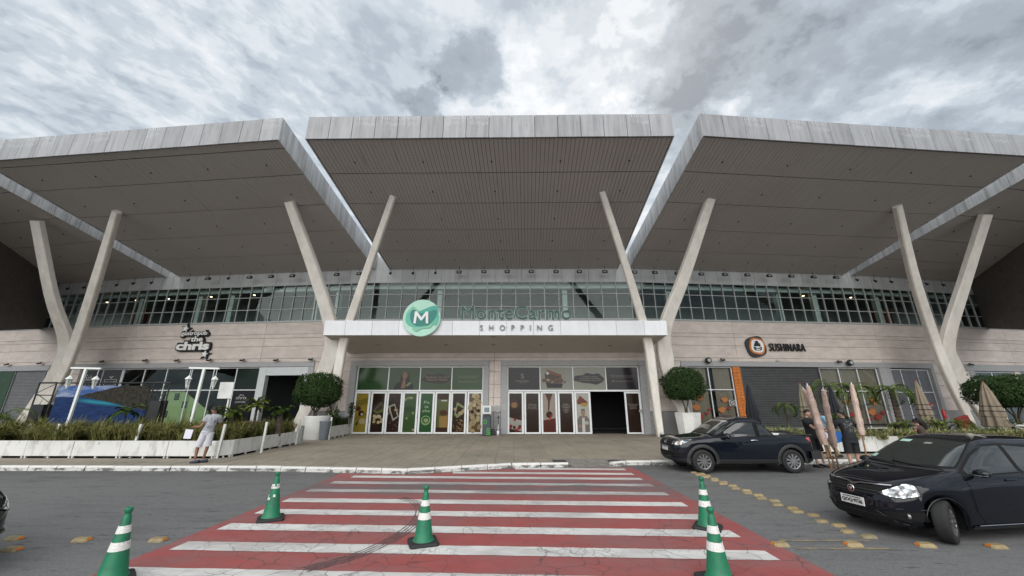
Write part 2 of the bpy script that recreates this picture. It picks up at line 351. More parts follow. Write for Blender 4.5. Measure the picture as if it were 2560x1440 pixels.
SOFF = m_soffit()
SOFJ = mat('soffit_joint', (0.05, 0.045, 0.042), 0.9)
PINK = mat('pink_wall_cladding', (0.60, 0.53, 0.485), 0.75, var=0.13, vs=1.4, vscale=(1, 1, 2.2), rand=0.035, bump=0.12, bs=60)
nb = NB(PINK)
GRAN = mat('grey_granite', (0.26, 0.26, 0.265), 0.55, var=0.38, vs=42, bump=0.05)
LINT = mat('grey_stone_surround', (0.34, 0.345, 0.35), 0.6, var=0.16, vs=14)
COLM = mat('cream_painted_concrete', (0.84, 0.80, 0.735), 0.7, var=0.13, vs=2.2, vscale=(1, 1, .35), bump=0.05, bs=30)
WFR = mat('white_aluminium', (0.78, 0.80, 0.81), 0.35, var=0.05)
GFR = mat('grey_aluminium', (0.40, 0.43, 0.42), 0.4)
SHUT = mat('grey_roller_shutter', (0.20, 0.205, 0.21), 0.45, metal=0.3, var=0.15, vs=3)
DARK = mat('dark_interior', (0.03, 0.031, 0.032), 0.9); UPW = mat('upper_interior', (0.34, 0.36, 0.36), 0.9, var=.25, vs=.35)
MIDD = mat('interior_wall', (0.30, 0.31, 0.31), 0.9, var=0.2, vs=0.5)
GLS = m_glass('upper_glass', (0.74, 0.84, 0.81), 0.95, 1.0); GLS2 = m_glass('shop_glass', (0.78, 0.84, 0.82), 0.95, 0.9)
BRN = mat('brown_corrugated_cladding', (0.13, 0.112, 0.103), 0.7, var=0.15, vs=3)
BLK = mat('black_metal', (0.012, 0.012, 0.013), 0.4); LAMPG = mat('lamp_lens', (0.35, 0.36, 0.37), 0.15)
WPL = mat('white_plastered', (0.72, 0.72, 0.70), 0.7, var=0.14, vs=2.0, bump=0.08)
WDIRT = mat('white_paint_dirty', (0.70, 0.70, 0.68), 0.6, col2=(0.45, 0.44, 0.41), vs=5, vscale=(1, 1, .4), thr=0.60, thrw=0.12)
ALL = {}
# ------------------------------------------------------------------ ground
put('road', MB().add([(-400, -200, ROAD), (400, -200, ROAD), (400, 300, ROAD), (-400, 300, ROAD)], [(0, 1, 2, 3)]).mesh('road', ASPH), label='worn grey asphalt road in front of the mall', kind='structure')
KERB = [(-60, 12.75), (-15.24, 12.36), (-7.57, 12.29), (-4.5, 12.0), (-2.97, 11.79), (0.0, 12.85), (1.78, 13.02)]
KERB2 = [(3.18, 13.1), (3.7, 13.42), (5.36, 13.51), (11.52, 13.69), (60, 14.6)]
def chop(line, step):
    out = []; P = [Vector(p) for p in line]
    for a, b in zip(P, P[1:]):
        L_ = (b - a).length; k = max(1, round(L_ / step))
        for i in range(k): out.append((a.lerp(b, i / k), a.lerp(b, (i + 1) / k)))
    return out
def m_kerb():
    m = mat('kerb_whitewash', (0.62, 0.61, 0.58), 0.8); b = NB(m); p = b.pos(); s = b.n('ShaderNodeSeparateXYZ'); b.L.new(p, s.inputs[0])
    low = b.rng(s.outputs[2], -0.03, -0.05); n = b.noise(p, 3.2, 8, 0.72, st=(0.7, 0.7, 1.5)); f = b.noise(p, 26, 4, 0.7)
    c = b.mix(b.rng(n, 0.47, 0.56), (0.60, 0.59, 0.56), (0.13, 0.13, 0.125)); top = b.mix(b.rng(b.noise(p, 9, 6, 0.75), 0.60, 0.66), (0.68, 0.67, 0.64), (0.22, 0.22, 0.21))
    c = b.mix(low, top, c); c = b.mix(b.rng(f, 0.55, 0.75, 0, 0.3), c, (0.2, 0.2, 0.19)); b.base(c); b.bump(f, 0.6, 0.02); return m
KM = m_kerb()
kerb = put('kerb', None, label='whitewashed worn concrete kerb along the pavement', kind='structure')
kc = {}
for a, b_ in chop(KERB, 0.86) + chop(KERB2, 0.86):
    d = b_ - a; L_ = d.length; ang = atan2(d.y, d.x) + random.uniform(-.008, .008)
    if not (-21 < a.x < 22):
        continue
    k = round(L_, 2)
    if k not in kc:
        g = 0.012; kc[k] = MB().add([(g, 0.0, -0.16), (L_ - g, 0, -0.16), (L_ - g, 0.012, -0.02), (g, 0.012, -0.02), (g, 0.04, 0.012), (L_ - g, 0.04, 0.012), (g, 0.15, 0.012), (L_ - g, 0.15, 0.012), (g, 0.15, -0.16), (L_ - g, 0.15, -0.16)],
            [(0, 1, 2, 3), (3, 2, 5, 4), (4, 5, 7, 6), (6, 7, 9, 8), (0, 3, 4, 6, 8), (1, 9, 7, 5, 2)]).mesh('kerb_stone', KM)
    put('kerb_stone', kc[k], T(a.x, a.y + random.uniform(-.01, .01), random.uniform(-.006, .006)) @ Matrix.Rotation(ang, 4, 'Z'), kerb)
for x0, x1 in ((-60, -21), (22, 60)):
    pts = [p for p in (KERB if x0 < 0 else KERB2)]
    y0, y1 = interp(x0, KERB + KERB2), interp(x1, KERB + KERB2); s = (y1 - y0) / (x1 - x0)
    put('kerb_run', MB().add([(x0, y0, -.16), (x1, y1, -.16), (x1, y1 + .03, .01), (x0, y0 + .03, .01), (x1, y1 + .15, .01), (x0, y0 + .15, .01)], [(0, 1, 2, 3), (3, 2, 4, 5)]).mesh('kerb_run', KM), I4, kerb)
def m_paving():
    m = mat('beige_paving', (0.24, 0.21, 0.17), 0.75); b = NB(m); p = b.pos(); n = b.noise(p, 3.4, 7, 0.7, st=(1.0, 4.5, 1)); g = b.noise(p, 0.45, 4)
    c = b.mix(b.rng(n, 0.35, 0.7), (0.20, 0.175, 0.138), (0.40, 0.35, 0.275)); c = b.mix(b.rng(g, 0.45, 0.68, 0, 0.45), c, (0.155, 0.14, 0.118))
    oi = b.n('ShaderNodeObjectInfo'); h = b.n('ShaderNodeVectorMath', operation='SCALE'); b.L.new(c, h.inputs[0]); b.L.new(b.rng(oi.outputs['Random'], 0, 1, 0.94, 1.06), h.inputs['Scale'])
    b.base(h.outputs[0]); b.bump(n, 0.2, 0.01); return m
PAV = m_paving(); JNT = mat('paving_bed', (0.05, 0.045, 0.038), 0.95)
kl = [(x, y + .14) for x, y in KERB] + [(x, y + .14) for x, y in KERB2]
pv = [(x, y, -.012) for x, y in kl] + [(60, 40, -.012), (-60, 40, -.012)]
ramp_x = (1.78, 3.18)
pavement = put('pavement', None, label='beige slab pavement between the kerb and the mall doors', kind='structure')
put('paving_bed', MB().add([(x, y, -.014) for x, y in kl[:7]] + [(1.78, 14.35, -.014), (3.18, 14.35, -.014)] + [(x, y, -.014) for x, y in kl[7:]] + [(60, 45, -.014), (-60, 45, -.014)], [tuple(range(18))[:len(kl) + 4]]).mesh('paving_bed', JNT), I4, pavement)
# slabs
def kerb_y(x): return interp(x, kl)
tw, tl = 0.62, 1.02
cands = []
for i in range(-60, 60):
    for j in range(0, 14):
        x0 = -0.55 + i * tw; y0 = 11.95 + j * tl - 0.018 * x0
        if x0 < -32 or x0 > 30: continue
        if y0 > 24.6 + max(0, abs(x0) - 9) * .085 or y0 + tl < min(kerb_y(x0), kerb_y(x0 + tw)): continue
        if 1.2 < x0 + tw / 2 < 3.75 and y0 < 13.8: continue
        cands.append((x0, y0))
vis = [c for c in cands if -9.6 < c[0] < 8.3]
vis.sort(key=lambda c: c[1] + abs(c[0]) * .3)
ps = MB().add([(.017, .004, 0), (tw - .017, .004, 0), (tw - .017, tl - .004, 0), (.017, tl - .004, 0), (0, 0, -.012), (tw, 0, -.012), (tw, tl, -.012), (0, tl, -.012)], [(0, 1, 2, 3), (0, 4, 5, 1), (1, 5, 6, 2), (2, 6, 7, 3), (3, 7, 4, 0)])
psm = ps.mesh('slab', PAV)
big = set(vis[:298])
rest = MB()
for c in cands:
    x0, y0 = c; dz = random.uniform(-.002, .002)
    cut = y0 < max(kerb_y(x0), kerb_y(x0 + tw)) + .002
    vs = [(x0 + .006, max(y0 + .006, kerb_y(x0) + .01), dz), (x0 + tw - .006, max(y0 + .006, kerb_y(x0 + tw) + .01), dz), (x0 + tw - .006, y0 + tl - .006, dz), (x0 + .006, y0 + tl - .006, dz)]
    if min(vs[2][1] - vs[1][1], vs[3][1] - vs[0][1]) < 0.03: continue
    if c in big:
        if cut:
            put('paving_slab', MB().add([(a - x0, b - y0, d) for a, b, d in vs], [(0, 1, 2, 3)]).mesh('slab', PAV), T(x0, y0, 0), pavement)
        else: put('paving_slab', psm, T(x0, y0, dz), pavement)
    else: rest.add(vs, [(0, 1, 2, 3)])
put('paving_slabs_far', rest.mesh('paving_slabs_far', PAV), I4, pavement, kind='stuff')
RMP = mat('ramp_concrete', (0.20, 0.185, 0.165), 0.8, var=0.3, vs=6, bump=0.3, bs=60)
put('kerb_ramp', MB().add([(1.95, 13.16, -.112), (3.12, 13.2, -.112), (3.12, 13.96, .004), (1.95, 13.98, .004), (1.22, 13.12, .004), (3.84, 13.56, .004), (1.22, 13.99, .004), (3.84, 13.95, .004)],
    [(0, 1, 2, 3), (0, 3, 6, 4), (1, 5, 7, 2)]).mesh('kerb_ramp', RMP), I4, pavement)
put('gutter_plate', MB().add([(1.6, 12.84, -.114), (3.5, 12.92, -.114), (3.2, 13.24, -.106), (1.9, 13.18, -.106)], [(0, 1, 2, 3)]).mesh('gutter', RMP), I4, pavement)
# crossing
cross = put('crossing', MB().add([(-4.88, 1.0, ROAD + .004), (3.75, 0.9, ROAD + .004), (3.75, 12.9, ROAD + .004), (3.2, 13.0, ROAD + .004), (1.8, 12.9, ROAD + .004), (0, 12.72, ROAD + .004), (-2.9, 11.7, ROAD + .004), (-4.5, 11.92, ROAD + .004), (-4.88, 11.95, ROAD + .004)], [tuple(range(9))]).mesh('crossing', RED), label='red painted zebra crossing with cracked white stripes', kind='structure')
ys = [12.72, 11.95, 11.20, 10.40, 9.50, 8.58, 7.72, 6.82, 5.95, 5.05, 4.2, 3.35, 2.5, 1.65]
for i, y in enumerate(ys):
    s = -.045; hw = .15 if i < 5 else .165; x0 = [0.1, -1.7, -4.35, -4.55][i] if i < 4 else -4.68; x1 = 3.42; mb = MB(); n = 60
    pt = []
    for k in range(n + 1):
        x = lerp(x0, x1, k / n); pt.append((x, y + s * x - hw + random.uniform(-.007, .007), ROAD + .008)); pt.append((x, y + s * x + hw + random.uniform(-.007, .007), ROAD + .008))
    put('white_stripe', mb.add(pt, [(2 * k, 2 * k + 2, 2 * k + 3, 2 * k + 1) for k in range(n)]).mesh('stripe', WHT), I4, cross)
TYRE = mat('tyre_rubber_mark', (0.085, 0.07, 0.07), 0.8, col2=(.17, .13, .13), vs=16, thr=.52, thrw=.12)
mk = MB(); pth = smooth([G(760, 1425, ROAD), G(900, 1385, ROAD), G(1000, 1335, ROAD), G(1040, 1300, ROAD), G(1048, 1275, ROAD), G(1035, 1258, ROAD), G(1000, 1246, ROAD)], 10)
for off in (-.11, -.055, 0, .06):
    vs = []
    for i, p in enumerate(pth):
        d = (pth[min(i + 1, len(pth) - 1)] - pth[max(i - 1, 0)]).normalized(); nrm = Vector((-d.y, d.x, 0)); w = .013 * (0.35 + 0.65 * abs(sin(i * .9 + off * 40)))
        for q in (off - w, off + w): vs.append((p.x + nrm.x * q, p.y + nrm.y * q, ROAD + .012))
    mk.add(vs, [(2 * i, 2 * i + 2, 2 * i + 3, 2 * i + 1) for i in range(len(pth) - 1)])
put('tyre_marks', mk.mesh('tyre_marks', TYRE), I4, cross)
YL = mat('faded_yellow_line', (0.28, 0.22, 0.13), 0.8, col2=(0.13, 0.125, 0.12), vs=9, thr=0.5, thrw=0.15)
yl = MB()
for y in (6.02, 6.34): yl.add([(3.9, y, ROAD + .004), (5.2, y, ROAD + .004), (5.2, y + .07, ROAD + .004), (3.9, y + .07, ROAD + .004)], [(0, 1, 2, 3)])
put('yellow_road_lines', yl.mesh('yellow_lines', YL), label='two faded yellow lines on the asphalt beside the crossing', kind='structure')
# trees and grass strip far behind the viewer (seen only as reflections in the shop glass)
# ------------------------------------------------------------------ the building
CN = [(-43.3, 29.2), (-26.2, 26.3), (-9.3, 24.55), (7.9, 24.35), (24.9, 25.85), (42, 28.7)]
MBAY = []; LB = []
for (x0, y0), (x1, y1) in zip(CN, CN[1:]):
    MBAY.append(T(x0, y0, 0) @ Matrix.Rotation(atan2(y1 - y0, x1 - x0), 4, 'Z')); LB.append(sqrt((x1 - x0) ** 2 + (y1 - y0) ** 2))
def WP(px, py, off=0.0):                 # where a sight line meets the facade (off: in front of it)
    r = ray(px, py)
    for b in range(5):
        Mi = MBAY[b].inverted(); o = Mi @ Vector((0, 0, CH)); d = Mi.to_3x3() @ Vector(r)
        t = (-off - o.y) / d.y; u = o.x + d.x * t; z = o.z + d.z * t
        if u <= LB[b] or b == 4: return b, u, z
def WW(b, u, z, out=0.0): return MBAY[b] @ Vector((u, -out, z))
mall = thing('mall_building', 'long convex shopping mall with five tilted roof canopies, slanting Y columns and pink walls', 'building', T(-0.8, 24.4, 0))
SL = .231; SB = 10.54; DF = 10.45
redge = [(2.0, 1.5, 18.6, 18.5), (2.2, 1.65, 16.95, 17.06), (0.95, 0.31, 16.5, 16.5), (.05, -.5, 15.75, 15.9), (-.7, -.6, 15.5, 15.4)]
FH = 1.17
for b, (lb, lf, rb, rf) in enumerate(redge):
    M = MBAY[b]; K = Matrix.Identity(4)
    def P(u, d, dz=0): return (u, -d, SB + SL * d + dz)
    # slab core
    core = MB(); ins = .05
    core.add([P(lb + ins, -.4, .1), P(rb - ins, -.4, .1), P(rf - ins, DF - ins, .06), P(lf + ins, DF - ins, .06), P(lb + ins, -.4, FH - .04), P(rb - ins, -.4, FH - .04), P(rf - ins, DF - ins, FH - .04), P(lf + ins, DF - ins, FH - .04)],
             [(3, 2, 1, 0), (4, 5, 6, 7), (0, 1, 5, 4), (1, 2, 6, 5), (2, 3, 7, 6), (3, 0, 4, 7)])
    roof = put('roof', core.mesh('roof', [SOFJ]), M, mall)
    W = rf - lf; n = 16; w = W / n; fm = boxm(w - .018, .05, FH, FASC, .008)
    for i in range(n): put('fascia_panel', fm, M @ T(lf + i * w + .009, -DF - random.uniform(0, .006), SB + SL * DF - .02 + random.uniform(-.004, .004)), roof)
    for side, (ub, uf) in enumerate(((lb, lf), (rb, rf))):
        n = 12; key = ('side', b, side); step = (DF + .4) / n; mbp = MB(); th = .05
        du = (uf - ub) / n; g = .008; s0 = -1 if side == 0 else 1
        x0 = 0; vs = [(x0, -g, SL * g), (x0 + du, -step + g, SL * (step - g)), (x0 + du, -step + g, SL * (step - g) + FH), (x0, -g, SL * g + FH)]
        vs2 = [(x - s0 * th, y, z) for x, y, z in vs]
        me = mbp.add(vs + vs2, [(0, 1, 2, 3), (7, 6, 5, 4), (0, 3, 7, 4), (1, 5, 6, 2), (3, 2, 6, 7), (0, 4, 5, 1)]).mesh('side_fascia', FASC2)
        if (b, side) in ((0, 0), (4, 1)): continue
        for i in range(n):
            d = -.4 + i * step; put('fascia_panel', me, M @ T(ub + du * i, -d, SB + SL * d - .02), roof)
    # soffit: six rows of boards
    rows = [(0, 2.1), (2.1, 4.2), (4.2, 6.35), (6.35, 8.42), (8.42, 10.36)] if b != 1 else [(0, 2.1), (2.1, 4.2), (4.2, 6.35), (6.35, 8.42), (8.42, 9.95), (9.95, 10.38)]
    for d0, d1 in rows:
        sm = MB(); nb_ = 84
        for i in range(nb_):
            def uu(k, d): t = d / DF; a = lerp(lb, lf, t) + .07; c = lerp(rb, rf, t) - .07; return lerp(a, c, k / nb_)
            gg = .008; o = random.uniform(0, .007)
            a0, a1, b0, b1 = uu(i, d0 + .03) + gg, uu(i + 1, d0 + .03) - gg, uu(i, d1 - .03) + gg, uu(i + 1, d1 - .03) - gg
            sm.add([P(a0, d0 + .03, .02 + o), P(a1, d0 + .03, .02 + o), P(b1, d1 - .03, .02 + o), P(b0, d1 - .03, .02 + o), P(a0, d0 + .03, .1), P(a1, d0 + .03, .1), P(b1, d1 - .03, .1), P(b0, d1 - .03, .1)],
                   [(3, 2, 1, 0), (0, 1, 5, 4), (1, 2, 6, 5), (2, 3, 7, 6), (3, 0, 4, 7)])
        put('soffit_boards', sm.mesh('soffit_boards', SOFF), M, roof, kind='stuff')
    # tiny recessed spot fittings
    sp = MB().lathe([(.032, -.02), (.036, .03)], 8).mesh('soffit_spot', BLK)
    for d in (1.15, 3.1, 5.1, 7.2, 9.1):
        for k in range(5):
            u = lerp(lerp(lb, lf, d / DF), lerp(rb, rf, d / DF), (k + .5) / 5); put('soffit_spot', sp, M @ T(u, -d, SB + SL * d), roof)
# Y columns
WS = .74
def sweep(mb, pts, wid, thk, k=7):
    P4 = smooth([tuple(p) + (w,) for p, w in zip(pts, wid)], k) if False else None
    P3 = smooth(pts, k); n = len(P3); vs = []
    for i, p in enumerate(P3):
        t = i / (n - 1) * (len(wid) - 1); j = min(int(t), len(wid) - 2); w = lerp(wid[j], wid[j + 1], t - j) / 2 * WS; th = thk / 2
        d = (P3[min(i + 1, n - 1)] - P3[max(i - 1, 0)]).normalized(); x = Vector((1, -.0, 0)); x = (x - d * x.dot(d)).normalized(); y = d.cross(x).normalized(); c = .05
        for a, b in ((-w + c, -th), (w - c, -th), (w, -th + c), (w, th - c), (w - c, th), (-w + c, th), (-w, th - c), (-w, -th + c)): vs.append(p + x * a + y * b)
    mb.add(vs, [(i * 8 + j, i * 8 + (j + 1) % 8, (i + 1) * 8 + (j + 1) % 8, (i + 1) * 8 + j) for i in range(n - 1) for j in range(8)])
    mb.add(vs, [tuple(range(8)), tuple(range(n * 8 - 1, n * 8 - 9, -1))]); return mb
ycols = [
 ([(728, 516, 18.1), (790, 690, 20.2), (830, 830, 21.9), (822, 905, 22.7), (790, 975, 23.4), (733, 1088, 24.2)], [.62, .85, 1.02, 1.18, 1.0, .8],
  [(980, 500, 17.8), (905, 715, 20.2), (862, 845, 21.7), (846, 930, 22.3), (834, 1010, 22.8), (822, 1096, 23.3)], [.45, .6, .72, .72, .6, .5]),
 ([(1772, 508, 18.05), (1710, 690, 20.2), (1662, 820, 21.9), (1664, 895, 22.7), (1683, 965, 23.3), (1733, 1088, 24.2)], [.62, .85, 1.02, 1.18, 1.0, .8],
  [(1508, 490, 17.5), (1575, 700, 20.0), (1617, 845, 21.7), (1630, 930, 22.2), (1640, 1010, 22.6), (1652, 1096, 22.8)], [.45, .6, .72, .72, .6, .5]),
 ([(95, 563, 19.9), (130, 740, 22.0), (165, 850, 23.7), (152, 915, 24.4), (108, 985, 25.3), (35, 1088, 26.3)], [.85, 1.0, 1.25, 1.3, 1.05, .85],
  [(290, 538, 19.1), (243, 695, 21.3), (198, 835, 23.3), (165, 920, 24.1), (125, 995, 24.8), (68, 1090, 25.3)], [.5, .7, .8, .8, .65, .55]),
 ([(2460, 548, 19.4), (2412, 700, 21.4), (2368, 850, 23.1), (2383, 915, 23.8), (2425, 985, 24.6), (2490, 1085, 25.5)], [.85, 1.0, 1.25, 1.3, 1.05, .85],
  [(2245, 525, 18.7), (2285, 695, 20.9), (2330, 835, 22.9), (2362, 920, 23.5), (2398, 1000, 24.1), (2440, 1085, 24.6)], [.5, .7, .8, .8, .65, .55])]
for ci, (a, wa, c, wc) in enumerate(ycols):
    if ci > 1: wa = [w * .84 for w in wa]
    pa = [A(*p) for p in a]; pc = [A(*p) for p in c]
    for P_, wd in ((pa, wa), (pc, wc)):
        P_[0] = P_[0] + (P_[0] - P_[1]).normalized() * .25; P_[-1].z = -.05
    yc = put('column', sweep(MB(), pa, wa, .36).mesh('column', COLM), I4, mall)
    put('column_branch', sweep(MB(), pc, [w * .92 for w in wc], .34).mesh('column_branch', COLM), I4, yc)
    tp = A(*a[0])
# upper glazing, cladding band and the wall below
ZB, ZT = 7.04, 9.65
up_end = {0: WP(103, 818)[1], 4: WP(2470, 817)[1]}
PANE = {}
for b in range(5):
    M = MBAY[b]; L_ = LB[b]; u0 = up_end[0] if b == 0 else 0; u1 = up_end[4] if b == 4 else L_
    # structural wall strips behind the cladding
    step = .94 if b == 2 else .80; n = round((u1 - u0) / step); w = (u1 - u0) / n
    band = put('upper_window', MB().box(u0, u1, -.04, .06, ZB, ZB + .07).box(u0, u1, -.04, .06, ZT - .06, ZT).mesh('window_frame', GFR), M, mall)
    for k in (1, 2):
        z = lerp(ZB, ZT, k / 3); put('transom', boxm(u1 - u0, .09, .05, GFR), M @ T(u0, -.05, z - .025), band)
    mu = boxm(.055, .12, ZT - ZB - .13, GFR)
    for i in range(n + 1): put('mullion', mu, M @ T(u0 + i * w - .0275, -.065, ZB + .07), band)
    h = (ZT - ZB) / 3; pm = MB().add([(.03, 0, .03), (w - .03, 0, .03), (w - .03, 0, h - .03), (.03, 0, h - .03)], [(0, 1, 2, 3)]).mesh('pane', GLS)
    for i in range(n):
        for k in range(3): put('pane', pm, M @ T(u0 + i * w, .0, ZB + k * h) @ Matrix.Rotation(random.uniform(-.004, .004), 4, 'Z'), band)
    # cladding band above the glass
    n2 = round(L_ / .9); w2 = L_ / n2; cb = put('cladding_band', MB().box(0, L_, .06, .2, ZT, 11.5).mesh('backing', SOFJ), M, mall)
    cm = boxm(w2 - .012, .05, SB - ZT - .01, CLAD, .005); cm2 = boxm(w2 - .012, .05, .95, CLAD, .005)
    for i in range(n2):
        put('cladding_panel', cm, M @ T(i * w2 + .006, 0, ZT + .005), cb); put('cladding_panel', cm2, M @ T(i * w2 + .006, 0.004, SB + .002), cb)
# dark side volumes at both ends
for s, (b, u) in ((-1, (0, up_end[0])), (1, (4, up_end[4]))):
    p0 = WW(b, u + (-.05 if s < 0 else .05), 0, .1); q = A(0 if s < 0 else 2560, 667, 23.3); d = Vector((q.x - p0.x, q.y - p0.y, 0)); e = p0 + d * 3.2; e.z = 0
    nrm = Vector((-d.y, d.x, 0)).normalized() * .3 * (-s); mb = MB(); zb0, zb1 = 7.05, 7.05 - .75 * 3.2
    zlow = A(0 if s < 0 else 2560, 825, 23.3).z; zb1 = 7.05 + (zlow - 7.05) * 3.2
    zt1 = 14.5
    mb.add([(p0.x, p0.y, zb0), (e.x, e.y, zb1), (e.x, e.y, zt1), (p0.x, p0.y, 11)] + [(p0.x + nrm.x, p0.y + nrm.y, zb0), (e.x + nrm.x, e.y + nrm.y, zb1), (e.x + nrm.x, e.y + nrm.y, zt1), (p0.x + nrm.x, p0.y + nrm.y, 11)],
           [(0, 1, 2, 3), (7, 6, 5, 4), (0, 4, 5, 1), (1, 5, 6, 2), (2, 6, 7, 3), (3, 7, 4, 0)])
    put('side_wall', mb.mesh('side_wall', BRN), I4, mall)
# inside
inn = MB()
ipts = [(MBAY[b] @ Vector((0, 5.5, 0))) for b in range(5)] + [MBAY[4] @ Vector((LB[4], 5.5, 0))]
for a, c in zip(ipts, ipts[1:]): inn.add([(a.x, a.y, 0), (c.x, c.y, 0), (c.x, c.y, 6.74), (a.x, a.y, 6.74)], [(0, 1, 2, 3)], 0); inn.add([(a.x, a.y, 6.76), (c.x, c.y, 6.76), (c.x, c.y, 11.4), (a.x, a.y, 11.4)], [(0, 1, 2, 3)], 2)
fr = [MBAY[b] @ Vector((0, .15, 0)) for b in range(5)] + [MBAY[4] @ Vector((LB[4], .15, 0))]
for k_ in (0, 5): inn.add([(fr[k_].x, fr[k_].y, 0), (ipts[k_].x, ipts[k_].y, 0), (ipts[k_].x, ipts[k_].y, 11.4), (fr[k_].x, fr[k_].y, 11.4)], [(0, 1, 2, 3)], 0)
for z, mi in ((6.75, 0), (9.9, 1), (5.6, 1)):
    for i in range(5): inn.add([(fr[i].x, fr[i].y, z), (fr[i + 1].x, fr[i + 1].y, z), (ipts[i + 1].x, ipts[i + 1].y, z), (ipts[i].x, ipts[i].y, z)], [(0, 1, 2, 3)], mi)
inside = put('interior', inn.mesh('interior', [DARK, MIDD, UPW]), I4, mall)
BEAM = mat('interior_beam', (0.75, 0.80, 0.78), 0.8); ICOL = mat('interior_column', (0.80, 0.86, 0.84), 0.8)
for b in range(5):
    put('interior_beam', MB().box(up_end.get(b, 0) if b == 0 else 0, LB[b] if b != 4 else up_end[4], .5, .7, 9.32, 9.62).mesh('interior_beam', BEAM), MBAY[b], inside)
icm = MB().box(-.16, .16, -.16, .16, 6.76, 9.9).mesh('interior_column', ICOL)
for px in (165, 318, 470, 552, 770, 825, 1092, 1417, 1690, 1975, 2068, 2230):
    b, u, z = WP(px, 760); put('interior_column', icm, MBAY[b] @ T(u, 1.0, 0), inside)
IRED = mat('interior_red_panel', (0.22, 0.045, 0.03), 0.8)
for px0, px1 in ((262, 300), (2245, 2300)):
    b, u0, z = WP(px0, 800); _, u1, _ = WP(px1, 800); put('red_panel', MB().box(u0, u1, 1.6, 1.7, 6.8, 8.6).mesh('red_panel', IRED), MBAY[b], inside)
DL = mat('downlight_glow', (1, .8, .5), 0.5, emit=(1, .72, .38, 4.0)); dlm = MB().lathe([(.07, -.015), (.07, .015)], 10).mesh('downlight', DL)
for px, py in ((205, 761), (268, 756), (341, 751), (421, 747), (528, 742), (636, 738), (2008, 740), (2127, 744), (2290, 753)):
    b, u, z = WP(px, py, -1.4); put('ceiling_downlight', dlm, MBAY[b] @ T(u, 1.4, z), inside)
# ---- lower wall
JPX = [(47, 822), (332, 812), (669, 803), (847, 800), (1237, 800), (1632, 800), (1828, 802), (2187, 811), (2505, 822)]
joints = {b: [] for b in range(5)}
for p in JPX: b, u, z = WP(*p); joints[b].append(u)
lower = put('wall', MB().box(0, 1, .30, .34, 7.0, 7.03).mesh('wall', DARK), MBAY[2], mall)
def seg(b, u0, u1, z0, z1, m=None, thick=.3, out=0.0, name='wall_panel'):
    cuts = [u0] + [j for j in joints[b] if u0 + .25 < j < u1 - .25] + [u1]
    for a, c in zip(cuts, cuts[1:]):
        put(name, MB().bbox(a + .006, c - .006, -out, thick, z0 + .006, z1 - .006, .014).mesh(name, m or PINK), MBAY[b], lower)
for b in range(5):
    for z0, z1 in ((4.38, 4.60), (4.60, 5.40), (5.40, 5.95), (5.95, 6.20), (6.20, 7.0)):
        if b == 2:
            seg(b, 0, LB[b], z0, z1)
        else: seg(b, 0, LB[b], z0, z1)
    put('wall_coping', boxm(LB[b], .36, .045, GFR), MBAY[b] @ T(0, -.035, 7.0), lower)
def U(px, py=918): b, u, z = WP(px, py); return b, u
def UB(b, px, py=918):
    r = ray(px, py); Mi = MBAY[b].inverted(); o = Mi @ Vector((0, 0, CH)); d = Mi.to_3x3() @ Vector(r); return o.x - d.x * o.y / d.y
def U2(px0, px1): b = U((px0 + px1) / 2)[0]; return b, UB(b, px0), UB(b, px1)
ROWS = [(0, 1.33, GRAN), (1.33, 2.13, PINK), (2.13, 2.93, PINK), (2.93, 3.73, PINK), (3.73, 4.38, PINK)]
def wallfill(px0, px1, z0=0, z1=4.38):
    b0, u0 = U(px0); b1, u1 = U(px1)
    spans = [(b0, u0, u1)] if b0 == b1 else [(b0, u0, LB[b0]), (b1, 0, u1)]
    for b, a, c in spans:
        for r0, r1, m in ROWS:
            if r1 > z0 + .01 and r0 < z1 - .01: seg(b, a, c, max(r0, z0), min(r1, z1), m, out=.03 if m is GRAN else 0)
def stone(px0, px1, z0, z1, out=.06):
    b0, u0 = U(px0); b1, u1 = U(px1)
    spans = [(b0, u0, u1)] if b0 == b1 else [(b0, u0, LB[b0]), (b1, 0, u1)]
    for b, a, c in spans: put('stone_surround', MB().bbox(a, c, -out, .32, z0 + .003, z1 - .003, .012).mesh('stone_surround', LINT), MBAY[b], lower)
for p0, p1 in ((122, 203), (786, 877), (1223, 1253), (1613, 1702), (2331, 2428), (2600, 2900)): wallfill(p0, p1)
stone(-200, 126, 4.0, 4.38); stone(178, 786, 4.06, 4.38); stone(772, 786, 0, 4.06)
stone(877, 1223, 4.06, 4.40); stone(877, 893, 0, 4.06); stone(1209, 1223, 0, 4.06)
stone(1253, 1613, 4.06, 4.40); stone(1253, 1268, 0, 4.06); stone(1597, 1613, 0, 4.06)
stone(1702, 2331, 4.06, 4.38); stone(1702, 1717, 0, 4.06); stone(2194, 2223, 0, 4.06); stone(2323, 2331, 0, 4.06)
stone(2412, 2760, 3.95, 4.38); stone(2418, 2430, 0, 3.95)
